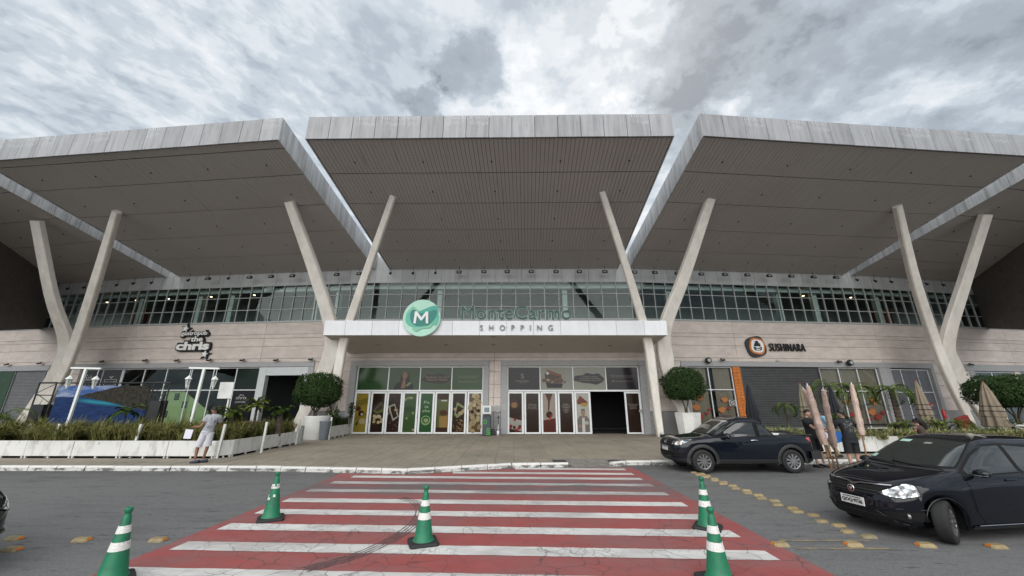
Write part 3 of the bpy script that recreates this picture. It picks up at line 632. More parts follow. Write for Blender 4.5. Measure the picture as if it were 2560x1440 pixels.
# ------------------------------------------------------------------ flat print helper
def flat(name, col, rough=0.5): return mat('print_' + name, col, rough)
def hexname(c): return '%02x%02x%02x' % tuple(int(v * 255) for v in c)
def pmat(c): return mat('ink_' + hexname(c), tuple(v * (.40 if c[1] > c[0] * 1.5 and c[1] < .3 else .62) for v in c), 0.15, var=0.06, vs=3, spec=.25)
def poster(w, h, bg, shapes, y=0.0):
    mb = MB(); mats = [pmat(bg)]; mb.box(0, w, y, y + .01, 0, h, 0); idx = {bg: 0}; off = .0025
    for k, s in enumerate(shapes):
        c = s[-1]
        if c not in idx: idx[c] = len(mats); mats.append(pmat(c))
        mi = idx[c]; yy = y - off * (1 + k * .55)
        if s[0] == 'e':
            _, cx, cz, rx, rz, _c = s; n = 14
            mb.add([((cx + rx * cos(2 * pi * i / n)) * w, yy, cz * h + rz * w * sin(2 * pi * i / n)) for i in range(n)], [tuple(range(n))], mi)
        elif s[0] == 'p': mb.add([(x * w, yy, z * h) for x, z in s[1]], [tuple(range(len(s[1])))], mi)
        elif s[0] == 't':
            _, t, cx, cz, tw_, th_, _c = s; me = text_mesh(t, tw_ * w, th_ * h if th_ else None, .002)
            mb.add([(v.co.x + cx * w, yy + v.co.y, v.co.z + cz * h) for v in me.vertices], [tuple(p.vertices) for p in me.polygons], mi)
    return mb.mesh('poster', mats)
def blobs(n, cols, seed, r=(.08, .16), zr=(0.02, .98)):
    rr = random.Random(seed); return [('e', rr.uniform(.08, .92), rr.uniform(*zr), rr.uniform(*r), rr.uniform(*r), rr.choice(cols)) for _ in range(n)]
CHO, CRM, GRN, OLV, YLO, PIS = (.035, .018, .012), (.50, .40, .22), (.07, .16, .045), (.12, .14, .04), (.36, .27, .04), (.28, .33, .14)
WHI, GRY = (.75, .75, .72), (.42, .42, .36)
P_L = [
 (YLO, [('p', [(0, .62), (1, .75), (1, .9), (0, .8)], (.24, .18, .03)), ('p', [(0, .30), (1, .42), (1, .50), (.3, .45)], (.26, .20, .03)), ('e', .25, .60, .22, .2, (.10, .03, .02)), ('e', .52, .48, .24, .22, CHO), ('e', .6, .46, .12, .12, CRM), ('e', .7, .28, .3, .22, CRM), ('p', [(.1, .2), (.4, .34), (.3, .16)], GRN)]),
 (CHO, [('p', [(.1, .55), (.75, .78), (.98, .62), (.95, .52), (.4, .46)], OLV), ('p', [(.3, .58), (.75, .74), (.95, .62), (.5, .53)], (.05, .03, .02)), ('e', .45, .3, .42, .35, (.06, .035, .02))] + blobs(11, [CRM, (.6, .52, .3)], 3, (.10, .14), (.24, .42))),
 (CHO, blobs(26, [(.07, .035, .025), (.12, .06, .05)], 9, (.05, .09), (.02, .98)) + [('p', [(.0, .66), (.55, .74), (.98, .40), (.5, .28)], GRY), ('p', [(.15, .64), (.52, .69), (.85, .41), (.52, .35)], CHO)] + blobs(7, [CRM, PIS], 5, (.05, .08), (.42, .62))),
 (GRN, [('e', .5, .88, .4, .16, (.10, .2, .07)), ('e', .5, .60, .45, .2, (.05, .12, .04)), ('e', .3, .42, .3, .15, (.09, .19, .06))] + blobs(7, [CRM, PIS], 15, (.07, .12), (.05, .95))),
 ((.04, .17, .05), [('t', 'Pis\nta\nche', .5, .66, .62, .30, (.55, .66, .42)), ('e', .5, .30, .4, .38, (.30, .42, .2)), ('e', .5, .31, .3, .28, (.05, .2, .06)), ('e', .52, .30, .2, .16, (.36, .42, .2))]),
 ((.05, .022, .015), [('p', [(.05, .12), (.95, .12), (.95, .85), (.05, .85)], OLV), ('p', [(.3, .12), (.95, .12), (.95, .42), (.25, .40)], (.38, .24, .08)), ('e', .6, .5, .34, .22, (.10, .035, .02)), ('p', [(.35, .8), (.85, .8), (.85, .83), (.35, .83)], WHI)]),
 (CHO, [('p', [(.15, .45), (.35, .78), (.98, .66), (.98, .5), (.4, .36)], PIS), ('p', [(.28, .48), (.42, .70), (.95, .6), (.6, .44)], CHO)] + blobs(5, [CRM], 21, (.10, .15), (.48, .64)) + blobs(34, [(.2, .11, .05), (.33, .2, .09), (.06, .03, .02)], 22, (.045, .07), (.01, .33))),
 ((.16, .11, .06), blobs(36, [CRM, (.60, .50, .30), (.44, .33, .17)], 31, (.15, .2)) + [('e', .3, .52, .15, .15, CHO), ('e', .8, .55, .14, .14, CHO)]),
]
P_R = [
 (CHO, [('e', .4, .72, .4, .38, (.07, .03, .02)), ('e', .4, .7, .25, .22, (.32, .18, .07)), ('p', [(0, .1), (1, .02), (1, .3), (0, .38)], GRY)] + blobs(9, [(.30, .03, .03), (.45, .06, .05), (.1, .03, .02)], 41, (.1, .15), (.04, .4))),
 (CHO, [('t', 'Trufas Cacau\nShow. Intensas\nque encantam\ne surpreendem.', .5, .66, .8, .15, (.45, .40, .34))]),
 ((.42, .36, .30), [('p', [(.2, 1), (.8, 1), (.58, .8), (.5, .55), (.4, .55), (.42, .8)], (.10, .025, .012)), ('p', [(0, 0), (1, 0), (1, .36), (0, .3)], (.12, .03, .02)), ('e', .5, .45, .26, .26, (.05, .015, .01)), ('p', [(.45, .3), (.6, .44), (.7, .46), (.6, .3)], (.5, .05, .03))]),
 (CHO, [('t', 'Receitas\nCacau Show.\nTransmita o\ncoração e\naqueça a\nalma.', .5, .62, .66, .24, (.55, .50, .44))]),
 ((.55, .55, .48), [('p', [(.05, .8), (.3, .95), (.9, .78), (.85, .7), (.1, .72)], (.20, .05, .03)), ('p', [(.35, .75), (.85, .76), (.8, .66), (.4, .66)], (.50, .33, .06)), ('p', [(.05, 0), (.02, .32), (.25, .42), (.75, .42), (.97, .32), (.95, 0)], (.24, .22, .20)), ('p', [(.38, 0), (.40, .40), (.60, .40), (.62, 0)], WHI), ('p', [(.42, .42), (.42, .36), (.58, .36), (.58, .42)], (.42, .25, .17)), ('e', .5, .49, .17, .21, (.45, .27, .19)), ('p', [(.33, .50), (.36, .60), (.64, .60), (.67, .50), (.6, .555), (.4, .555)], (.18, .17, .16)), ('e', .22, .16, .14, .12, (.45, .27, .19)), ('e', .75, .24, .16, .14, (.60, .58, .5))]),
 None, None,
 (CHO, [('t', 'Entre agora nesta\nCacau Show.\nLindamente\nembrulhada.', .5, .67, .8, .13, (.5, .45, .40))]),
]
CANT = (.40, .33, .26)
brush = [(-.02, .45), (.1, .55), (.22, .7), (.4, .66), (.6, .74), (.85, .64), (1.0, .5), (.9, .36), (.7, .26), (.4, .3), (.15, .34)]
T_L = [((.07, .17, .06), [('t', 'CS', .5, .62, .16, .2, (.02, .05, .02)), ('t', 'Cacau Show', .5, .38, .4, .07, (.02, .05, .02))]),
 ((.08, .16, .07), [('p', [(.15, 0), (.22, .25), (.4, .40), (.55, .45), (.72, .36), (.80, .2), (.80, 0)], (.012, .011, .012)), ('e', .51, .58, .13, .16, (.02, .013, .010)), ('p', [(.36, .3), (.38, .68), (.64, .68), (.68, .3)], (.02, .013, .010)), ('e', .51, .64, .085, .115, (.30, .16, .10)), ('p', [(.40, .06), (.46, .50), (.52, .52), (.54, .3), (.55, .08)], (.30, .16, .10)), ('p', [(.55, .2), (.68, .36), (.74, .30), (.62, .14)], (.20, .32, .12))]),
 ((.10, .16, .08), [('p', brush, (.045, .03, .03)), ('t', 'Paixão por Chocolate.\nPaixão por Pistache.', .55, .50, .76, .22, CANT)]),
 ((.09, .18, .08), [('t', 'Venha conhecer a nossa loja\npiso térreo do Shopping', .5, .58, .74, .12, (.28, .30, .2)), ('t', '@shoppingmontecarmo', .5, .36, .66, .07, (.30, .33, .24))])]
T_R = [((.035, .032, .038), [('t', 'S', .46, .62, .10, .22, CANT), ('e', .46, .62, .001, .001, CANT), ('t', 'Cacau Show', .46, .40, .42, .09, CANT), ('t', 'ALPHA', .46, .31, .2, .03, CANT)]),
 ((.36, .37, .31), [('p', [(.16, .62), (.20, .92), (.66, .68), (.66, .5)], (.26, .10, .06)), ('p', [(.15, .3), (.13, .75), (.3, .7), (.62, .6), (.72, .4), (.66, .3)], (.10, .06, .05)), ('p', [(.16, .30), (.70, .28), (.66, .08), (.20, .08)], (.03, .025, .03)), ('e', .22, .74, .05, .05, WHI)] + blobs(9, [(.42, .36, .25), (.2, .1, .07)], 61, (.035, .06), (.33, .55))),
 ((.36, .37, .31), [('p', [(-.02, .42), (.05, .62), (.3, .66), (.42, .76), (.62, .7), (.8, .74), (.98, .5), (.92, .34), (.72, .22), (.5, .28), (.3, .3), (.12, .36)], (.045, .045, .055)), ('t', 'Chegou uma loja\nCacau Show recheada\nde novidades para você!', .52, .50, .68, .25, CANT)]),
 ((.035, .032, .038), [('t', 'Visite a nossa loja no piso térreo,\nperto da Praça de Alimentação', .5, .60, .76, .12, CANT), ('t', '@shoppingmontecarmo', .5, .38, .66, .07, CANT)])]
def entrance(px0, px1, posters, transoms, name_label):
    b, u0, u1 = U2(px0, px1); M = MBAY[b]; W = u1 - u0; zt = 2.50; w = W / 8
    fr = MB().box(u0, u1, .16, .30, 3.98, 4.06).box(u0, u1, .14, .30, zt, zt + .10).box(u0, u0 + .07, .14, .30, 0, 4.0).box(u1 - .07, u1, .14, .30, 0, 4.0)
    ent = put('entrance', fr.mesh('entrance_frame', WFR), M, mall, label=name_label)
    tw_ = W / 4
    for i in range(5):
        if 0 < i < 4: put('transom_mullion', boxm(.06, .1, 1.38, WFR), M @ T(u0 + i * tw_ - .03, .17, zt + .10), ent)
    for i, (bg, sh) in enumerate(transoms): put('transom_window', poster(tw_ - .08, 1.36, bg, sh), M @ T(u0 + i * tw_ + .04, .22, zt + .11), ent)
    for i, p in enumerate(posters):
        if p is None: continue
        x = u0 + i * w + .02; lw = w - .03; f = .115; yy = .10 if i % 3 == 0 else .16
        leaf = put('door_leaf', MB().bbox(0, f, 0, .06, .02, zt - .02, .008).bbox(lw - f, lw, 0, .06, .02, zt - .02, .008).bbox(f, lw - f, 0.002, .058, .02, .11, .008).bbox(f, lw - f, 0.002, .058, zt - .12, zt - .02, .008).box(lw - .035, lw - .015, -.03, 0, .95, 1.15).mesh('door_leaf', WFR), M @ T(x, yy, 0), mall)
        put('door_poster', poster(lw - 2 * f, zt - .24, p[0], p[1]), M @ T(x + f, yy + .028, .11), leaf)
    return b, u0, u1
e1 = entrance(893, 1209, P_L, T_L, None)
e2 = entrance(1268, 1597, P_R, T_R, None)
# rooms behind the doors and shops: floor, far wall
flo = MB()
for i in range(5): flo.add([(fr[i].x, fr[i].y, -.005), (fr[i + 1].x, fr[i + 1].y, -.005), (ipts[i + 1].x, ipts[i + 1].y, -.005), (ipts[i].x, ipts[i].y, -.005)], [(0, 1, 2, 3)])
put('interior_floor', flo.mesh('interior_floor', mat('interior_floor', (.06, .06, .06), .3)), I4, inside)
# ---- shop fronts
def glazing(px0, px1, z0, z1, mull, trans, name='shop_window', fm=WFR, glass=None, yg=.17):
    b, u0, u1 = U2(px0, px1); M = MBAY[b]; us = [u0] + [UB(b, p) for p in mull] + [u1]; t = .055
    zs = [z0] + trans + [z1]
    f = MB().box(u0, u1, yg - .05, yg + .06, z0, z0 + t).box(u0, u1, yg - .05, yg + .06, z1 - t, z1)
    win = put(name, f.mesh('window_frame', fm), M, mall)
    for u in us: 
        uu = min(max(u - t / 2, u0), u1 - t); put('mullion', boxm(t, .09, z1 - z0 - 2 * t - .004, fm), M @ T(uu, yg - .04, z0 + t + .002), win)
    for z in trans:
        for a, c in zip(us, us[1:]): put('transom', boxm(round(c - a - t - .004, 3), .08, t, fm), M @ T(max(a, u0) + t / 2 + .002, yg - .035, z - t / 2), win)
    for a, c in zip(us, us[1:]):
        for q0, q1 in zip(zs, zs[1:]): put('pane', MB().add([(a, 0, q0), (c, 0, q0), (c, 0, q1), (a, 0, q1)], [(0, 1, 2, 3)]).mesh('pane', glass or GLS2), M @ T(0, yg + random.uniform(-.003, .003), 0), win)
    return win, b, us
gw0, _, _ = glazing(205, 305, .1, 4.05, [256], [2.62])
gw, gb, gus = glazing(307, 650, .1, 4.05, [360, 416, 478, 533, 590], [2.62])
# prints behind the left shop glass
def sheet(px0, px1, z0, z1, bg, shapes, yy=.142, parent=None, name='poster'):
    b, u0, u1 = U2(px0, px1); return put(name, poster(u1 - u0, z1 - z0, bg, shapes), MBAY[b] @ T(u0, yy, z0), parent or mall)
BKC = (.018, .018, .02)
sheet(208, 254, 2.66, 4.0, BKC, [('t', 'Sabor', .5, .62, .66, .30, WHI), ('t', '& Arte', .5, .2, .55, .2, (.55, .33, .04))], parent=gw0)
sheet(258, 303, 2.66, 4.0, (.04, .04, .045), [('p', [(.16, .22), (.84, .22), (.84, .24), (.16, .24)], WHI), ('p', [(.16, .50), (.84, .50), (.84, .52), (.16, .52)], WHI), ('p', [(.16, .22), (.19, .22), (.19, .52), (.16, .52)], WHI), ('p', [(.81, .22), (.84, .22), (.84, .52), (.81, .52)], WHI), ('t', 'DO CHEF', .5, .37, .58, .12, WHI), ('p', [(.38, .66), (.5, .55), (.62, .66), (.56, .68), (.5, .62), (.44, .68)], WHI)], parent=gw0)
sheet(588, 640, .5, 2.58, BKC, [('t', 'the', .5, .87, .2, .05, WHI), ('t', 'chris', .5, .79, .48, .10, WHI), ('t', 'COWORK', .5, .66, .5, .055, WHI)], parent=gw)
sheet(592, 649, 2.66, 4.0, (.02, .045, .03), [], parent=gw)
GW = mat('green_interior_wall', (.55, .74, .36), .8)
b, ua, ub = U2(418, 520)
gwall = put('green_wall', MB().prism([(ua, 0), (ub + .5, 0), (ub + .4, 1.3), (lerp(ua, ub, .42), 2.62), (lerp(ua, ub, .02), 2.6)], .34, .40).mesh('green_wall', GW), MBAY[b], inside)
PF = poster(.34, .42, BKC, [('p', [(.12, .1), (.88, .1), (.88, .9), (.12, .9)], (.28, .36, .30)), ('e', .5, .5, .2, .22, (.12, .18, .2))])
for px, z in ((424, .9), (443, 2.0), (466, 1.5), (492, .85)):
    u = UB(b, px); put('picture', PF, MBAY[b] @ T(u, .325, z), inside)
# white portal of the pub with a dark doorway
b, ua, ub = U2(650, 668); uc = UB(b, 764); ud = UB(b, 772)
put('portal', MB().bbox(ua, ub, -.02, .3, 0, 4.05, .01).bbox(uc + .01, ud, -.02, .3, 0, 3.52, .01).bbox(ub, ud, -.018, .3, 3.52, 4.05, .01).mesh('portal', mat('pale_grey_portal', (.52, .55, .56), .5, var=.08)), MBAY[b], mall)
# shutters: every slat row is real geometry
SHUTD = mat('dark_roller_shutter', (0.085, 0.087, 0.09), 0.5, metal=0.2, var=0.15, vs=3)
def shutter(px0, px1, z0, z1, label, SHUT=SHUT):
    b, u0, u1 = U2(px0, px1); n = int((z1 - z0) / .10); h = (z1 - z0) / n
    sh = put('roller_shutter', MB().box(u0, u1, .10, .12, z0, z1).box(u0 - .03, u0 + .05, .02, .14, z0, z1).box(u1 - .05, u1 + .03, .02, .14, z0, z1).mesh('shutter', SHUT), MBAY[b], mall, label=label)
    s = MB(); w = u1 - u0 - .12
    s.add([(0, 0.03, .004), (w, .03, .004), (w, 0, h * .35), (0, 0, h * .35), (w, 0, h * .7), (0, 0, h * .7), (w, .03, h - .004), (0, .03, h - .004)], [(0, 1, 2, 3), (3, 2, 4, 5), (5, 4, 6, 7)])
    me = s.mesh('slat', SHUT)
    for i in range(n): put('slat', me, MBAY[b] @ T(u0 + .06, .07, z0 + i * h), sh)
    return sh
shutter(42, 118, 0, 4.0, 'grey roller shutter beside the dark green panel at far left')
shutter(1851, 2046, .35, 4.05, 'wide dark grey roller shutter between orange ribs and curtains', SHUTD)
wallfill(1845, 2050, 0, .35)
b, u0, u1 = U2(-60, 40)
put('green_panel', MB().bbox(u0, u1, .0, .2, 0, 4.0).mesh('green_panel', mat('dark_green_paint', (.02, .06, .03), .7, var=.3, vs=5)), MBAY[b], mall)
# orange ribbed strip
ORG = mat('orange_ribbed_brick', (.60, .20, .045), .65, var=.15, vs=6, rand=.08)
b, ua, ub = U2(1831, 1850); w = (ub - ua - .01) / 2
ob = MB().bbox(0, w - .008, -.03, .1, 0, .085, .02).mesh('brick', ORG)
os_ = put('orange_strip', MB().box(ua, ub, .1, .25, 0.0, 4.05).mesh('orange_strip', mat('orange_mortar', (.22, .08, .03), .9)), MBAY[b], mall)
for i in range(45):
    for k in range(2): put('orange_brick', ob, MBAY[b] @ T(ua + .005 + k * w, .01 + (.02 if (i + k) % 2 else 0), i * .09 + .003), os_)
# curtained windows with maple leaf decals
def m_curtain():
    m = mat('pleated_curtain', (.33, .26, .20), .9); nb_ = NB(m); p = nb_.pos(); x = nb_.n('ShaderNodeSeparateXYZ'); nb_.L.new(p, x.inputs[0])
    s = nb_.math('SINE', nb_.math('MULTIPLY', x.outputs[0], 42)); c = nb_.mix(nb_.rng(s, -1, 1), (.12, .09, .07), (.40, .33, .27)); nb_.base(c); return m
CUR = mat('pleated_curtain', (.46, .37, .30), .9)
def curtain(px0, px1, z0, z1, parent):
    b, u0, u1 = U2(px0, px1); mb = MB(); n = int((u1 - u0) / .03); vs = []
    for i in range(n + 1):
        x = lerp(u0, u1, i / n); y = .30 + .05 * sin(i * 1.55) + .015 * sin(i * .37)
        vs += [(x, y, z0), (x, y, z1)]
    put('curtain', mb.add(vs, [(2 * i, 2 * i + 2, 2 * i + 3, 2 * i + 1) for i in range(n)], 0, True).mesh('curtain', CUR), MBAY[b], parent)
def leafpts(cx, cz, s, rot):
    base = [(0, -1), (.08, -.45), (.5, -.6), (.42, -.3), (.95, .05), (.7, .15), (.8, .5), (.45, .38), (.35, .55), (.18, .4), (0, 1), (-.18, .4), (-.35, .55), (-.45, .38), (-.8, .5), (-.7, .15), (-.95, .05), (-.42, -.3), (-.5, -.6), (-.08, -.45)]
    return [(cx + s * (x * cos(rot) - z * sin(rot)), cz + s * (x * sin(rot) + z * cos(rot))) for x, z in base]
LO, LR, LD = mat('orange_leaf_decal', (.42, .15, .04), .5), mat('red_leaf_decal', (.26, .03, .018), .5), mat('dark_red_leaf_decal', (.20, .02, .015), .5)
def decals(px0, px1, items, parent):
    b, u0, u1 = U2(px0, px1)
    for fx, z, s, r, m in items: put('leaf_decal', MB().add([(x, .0, zz) for x, zz in leafpts(lerp(u0, u1, fx), z, s, r)], [tuple(range(20))]).mesh('leaf_decal', m), MBAY[b] @ T(0, .152, 0), parent)
wa, wb, wu = glazing(1717, 1831, .25, 4.05, [1772], [2.62], glass=GLS2)
curtain(1719, 1768, .3, 4.0, wa); curtain(1786, 1829, .3, 4.0, wa)
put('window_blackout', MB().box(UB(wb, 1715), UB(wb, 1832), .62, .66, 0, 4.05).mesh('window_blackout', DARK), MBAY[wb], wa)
decals(1717, 1831, [(.22, 2.15, .30, .3, LO), (.12, 1.55, .34, .0, LO), (.20, 1.0, .24, .5, LR), (.33, 1.2, .17, -.3, LR), (.14, .75, .2, .2, LD), (.40, 1.45, .12, 0, LR), (.75, 2.0, .27, -.2, LO), (.66, 1.4, .30, .2, LO), (.82, 1.5, .14, 0, LR), (.72, .9, .26, .3, LR), (.86, .8, .14, 0, LD), (.6, .7, .18, .6, LD), (.3, .6, .2, .1, LR)], wa)
sheet(1812, 1830, 1.62, 2.0, (.6, .6, .6), [('e', .5, .5, .36, .36, BKC), ('e', .5, .5, .28, .28, (.6, .6, .6)), ('p', [(.25, .3), (.3, .25), (.78, .72), (.72, .77)], BKC)], yy=.135, parent=wa, name='no_smoking_sticker')
wc, wcb, _ = glazing(2050, 2194, .25, 4.05, [2098, 2145], [2.55], glass=GLS2)
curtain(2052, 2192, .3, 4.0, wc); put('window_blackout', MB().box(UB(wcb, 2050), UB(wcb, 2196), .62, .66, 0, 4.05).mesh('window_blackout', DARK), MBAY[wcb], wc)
decals(2050, 2194, [(.36, 1.9, .3, .3, LO), (.82, 1.95, .38, -.2, LO), (.74, 1.25, .36, .3, LO), (.83, .95, .32, .5, LR), (.68, .8, .2, .2, LR), (.93, 1.2, .2, .1, LD), (.4, 1.1, .25, .4, LR)], wc)
wd, wdb, _ = glazing(2224, 2322, .25, 4.0, [2254, 2294], [2.5], glass=GLS2)
sheet(2225, 2321, .28, 3.97, (.24, .25, .28), [('t', 'Em breve', .55, .64, .5, .045, (.55, .58, .60))] + [('p', [(x, z), (x + .07, z), (x + .07, z + .008), (x, z + .008)], (.15, .155, .17)) for x in (.06, .26, .46, .66, .86) for z in (.08, .2, .32, .44, .56, .72, .84, .94)], parent=wd, name='paper_blind')
we, web, _ = glazing(2430, 2532, .25, 3.92, [2480], [2.5], glass=GLS2)
sheet(2431, 2531, .28, 3.9, (.15, .19, .20), [], parent=we, name='paper_blind')
wallfill(2532, 2545, 0, 4.0); wf, _, _ = glazing(2545, 2760, .25, 3.92, [2600, 2660], [2.5], glass=GLS2); sheet(2546, 2758, .28, 3.9, (.10, .12, .14), [], parent=wf, name='paper_blind')
# entrance canopy
cx0, cx1, cy, cz0, cz1 = -10.52, 8.68, 21.0, 5.42, 6.25
can = put('entrance_canopy', MB().add([(cx0 + .05, cy + .05, cz0 + .02), (cx1 - .05, cy + .05, cz0 + .02), (cx1 - .3, 24.5, 4.86), (cx0 + .05, 24.6, 4.86), (cx0 + .05, cy + .05, cz1 - .03), (cx1 - .05, cy + .05, cz1 - .03), (cx1 - .3, 24.5, cz1 - .03), (cx0 + .05, 24.6, cz1 - .03)],
    [(0, 1, 2, 3), (7, 6, 5, 4), (0, 4, 5, 1), (1, 5, 6, 2), (2, 6, 7, 3), (3, 7, 4, 0)]).mesh('canopy', mat('canopy_soffit', (.56, .515, .47), .7, var=.06, vs=2)), I4, mall, label='white clad flat canopy over the two glass entrances')
sx = [cx0] + [A(p, 820, cy).x for p in (863, 930, 997, 1064, 1131, 1199, 1267, 1334, 1402, 1472, 1541, 1611)] + [cx1]
for a, c in zip(sx, sx[1:]): put('fascia_panel', boxm(round(c - a - .014, 3), .05, cz1 - cz0, CANW, .008), T(a + .007, cy - random.uniform(0, .004), cz0), can)
for x, s in ((cx0, -1), (cx1, 1)):
    for i in range(3): put('fascia_panel', MB().box(-.025, .025, .01, 1.14, 0, cz1 - cz0).mesh('side', CANW), T(x, cy + .05 + i * 1.16, cz0), can)
cf = MB().lathe([(.12, -.012), (.12, .0)], 16).mesh('canopy_spot', mat('spot_trim', (.22, .2, .19), .5))
for px, py in ((946, 862), (1115, 862), (1233, 852), (1233, 862), (1352, 862), (1525, 863)):
    p = G(px, py, 5.15); z = lerp(cz0, 4.86, (p.y - cy) / 3.45); put('canopy_spot', cf, T(p.x, p.y, z + .012), can)
# notices beside the doors
def note(px, py, w, h, label, bg=(.75, .75, .74), sh=None):
    b, u, z = WP(px, py, .08); o = put('wall_notice', poster(w, h, bg, sh if sh is not None else [('p', [(.15, .2 + k * .1), (.85, .2 + k * .1), (.85, .23 + k * .1), (.15, .23 + k * .1)], (.35, .35, .36)) for k in range(7)]), MBAY[b] @ T(u - w / 2, -.09, z - h / 2)); return tag(o, label, 'notice')
note(1232, 1021, .22, .34, 'left of two tall white paper notices beside the ticket machine'); note(1243, 1021, .26, .40, 'wider white paper notice right of the wall joint between the entrances')
note(1259, 1018, .18, .24, 'small white notice just left of the right hand doors'); note(1602, 1027, .2, .16, 'small cream notice on granite right of the open doorway')
note(1946, 901, .26, .14, 'small white box label on the lintel over the wide shutter', sh=[])
note(2329, 1012, .22, .24, 'small red and white fire sign left of the column foot', (.6, .05, .03), [('p', [(.1, .1), (.9, .1), (.9, .3), (.1, .3)], WHI), ('p', [(.2, .4), (.5, .8), (.8, .4)], WHI)])
note(2430, 987, .28, .26, 'red fire equipment sign beside the outer right column', (.6, .05, .03), [('p', [(.15, .3), (.55, .3), (.55, .75), (.15, .75)], WHI)])
# ------------------------------------------------------------------ signs
TEAL = mat('teal_sign_letter', (.003, .055, .045), .4); SILV = mat('letter_edge', (.50, .66, .62), .4); GLET = mat('grey_sign_letter', (.18, .18, .19), .4)
def letters(name, txt, widths, x0, z0, h, M, mats_, label, cat='sign', depth=.12, bold=0.0, rim=False, gap=0, shear=0, tight=1.0):
    """each letter a part; one text object laid out to a total width"""
    full = None; root = thing(name, label, cat, M)
    # layout from blender's own advance widths
    xs = []; c = bpy.data.curves.new('t', 'FONT'); o = bpy.data.objects.new('t', c)
    def dims(s):
        c.body = s; c.bevel_depth = bold; c.shear = shear; me = bpy.data.meshes.new_from_object(o); v = [p.co for p in me.vertices]
        r = (min(p.x for p in v), max(p.x for p in v), min(p.y for p in v), max(p.y for p in v)); bpy.data.meshes.remove(me); return r
    r = dims('H' + 'H'); hc = dims('H')[3]; pos = []
    for i, ch in enumerate(txt):
        a = dims('H' + txt[:i + 1] + '')[1]; w = dims(ch); pos.append((a - (w[1] - w[0]) + i * gap, w))
    bpy.data.objects.remove(o); bpy.data.curves.remove(c)
    xa = pos[0][0]; xb = pos[-1][0] + (pos[-1][1][1] - pos[-1][1][0]); sx = widths / (xb - xa); sz = h / hc
    for (px_, w), ch in zip(pos, txt):
        wd = (w[1] - w[0]) * sx; ht = (w[3] - w[2]) * sz
        me = text_mesh(ch, wd * tight, ht, depth, mats_[0], bold=bold, shear=shear)
        mm = T((px_ - xa) * sx + x0 + wd / 2, 0, z0 + (w[2] + w[3]) / 2 * sz)
        lo = put('letter', me, M @ mm, root)
        if rim:
            me2 = text_mesh(ch, wd + .05, ht + .05, depth * .5, mats_[1], bold=bold + .025, shear=shear)
            put('letter_rim', me2, M @ mm @ T(0, depth * .45, 0), lo)
    return root
xl, xr_ = A(1153, 790, 20.92).x, A(1428, 790, 20.92).x
zc = A(1300, 799, 20.92).z
letters('mall_name_sign', 'MonteCarmo', xr_ - xl, 0, 0, .76, T(xl, 20.92, zc + .03), (TEAL, SILV), 'dark teal mall name letters standing on the white canopy', rim=True)
xl, xr_ = A(1200, 819, 20.94).x, A(1382, 819, 20.94).x
letters('shopping_sign', 'SHOPPING', xr_ - xl, 0, 0, .30, T(xl, 20.93, A(1300, 826, 20.93).z), (GLET,), 'thin grey SHOPPING letters spread along the white canopy edge', depth=.05, gap=.75)
# round logo
lg = A(1055, 795, 20.86); LR_ = 1.03
logo = thing('round_logo_sign', 'round mint green disc with a white letter M on overlapping teal blobs', 'sign', T(*lg))
MINT = mat('mint_disc', (.42, .72, .58), .4, var=.06, vs=8); TE1 = mat('pale_green_blob', (.20, .52, .36), .4); TE2 = mat('mid_teal_blob', (.03, .36, .28), .4); TE3 = mat('deep_teal_blob', (.0, .19, .16), .4); TE4 = mat('soft_green_blob', (.10, .45, .33), .4)
part('disc', MB().lathe([(LR_, -.08), (LR_, .06)], 48, axis='y'), MINT, logo); part('rim', MB().lathe([(LR_ + .02, -.06), (LR_ + .02, .10)], 48, axis='y'), SILV, logo)
def blob(pts, m, y, name='blob'):
    P_ = [(x * LR_, 0, z * LR_) for x, z in pts]; q = smooth(P_ + [P_[0], P_[1]], 6)[:len(P_) * 6 + 1]; part(name, MB().prism([(v.x, v.z) for v in q[:-1]], y, y + .01), m, logo)
blob([(-.75, .42), (-.5, .62), (-.25, .45), (.0, .25), (.1, -.1), (-.5, -.1), (-.85, .1)], TE1, -.10)
blob([(-.88, -.1), (-.8, .2), (-.5, .32), (.3, .2), (.85, .2), (.95, -.05), (.82, -.42), (.5, -.35), (.1, -.55), (-.5, -.5), (-.75, -.35)], TE4, -.105)
blob([(-.2, .32), (.3, .55), (.7, .66), (.86, .5), (.86, .15), (.6, -.2), (.3, -.45), (-.3, -.45), (-.1, .1)], TE2, -.115)
blob([(-.6, .35), (-.45, .45), (-.1, .25), (.3, .3), (.7, .42), (.82, .3), (.7, -.05), (.45, -.35), (.1, -.44), (-.35, -.42), (-.6, -.1)], TE3, -.125)
blob([(-.45, -.55), (.0, -.52), (.4, -.45), (.65, -.3), (.5, -.55), (.1, -.6), (-.25, -.75)], TE1, -.13)
part('letter', MB().prism([(-.42, -.34), (-.29, -.34), (-.26, .12), (-.03, -.18), (.03, -.18), (.24, .12), (.27, -.34), (.40, -.34), (.36, .34), (.24, .34), (.0, .0), (-.26, .34), (-.38, .34)], -.165, -.135), mat('white_letter', (.80, .82, .82), .4), logo)
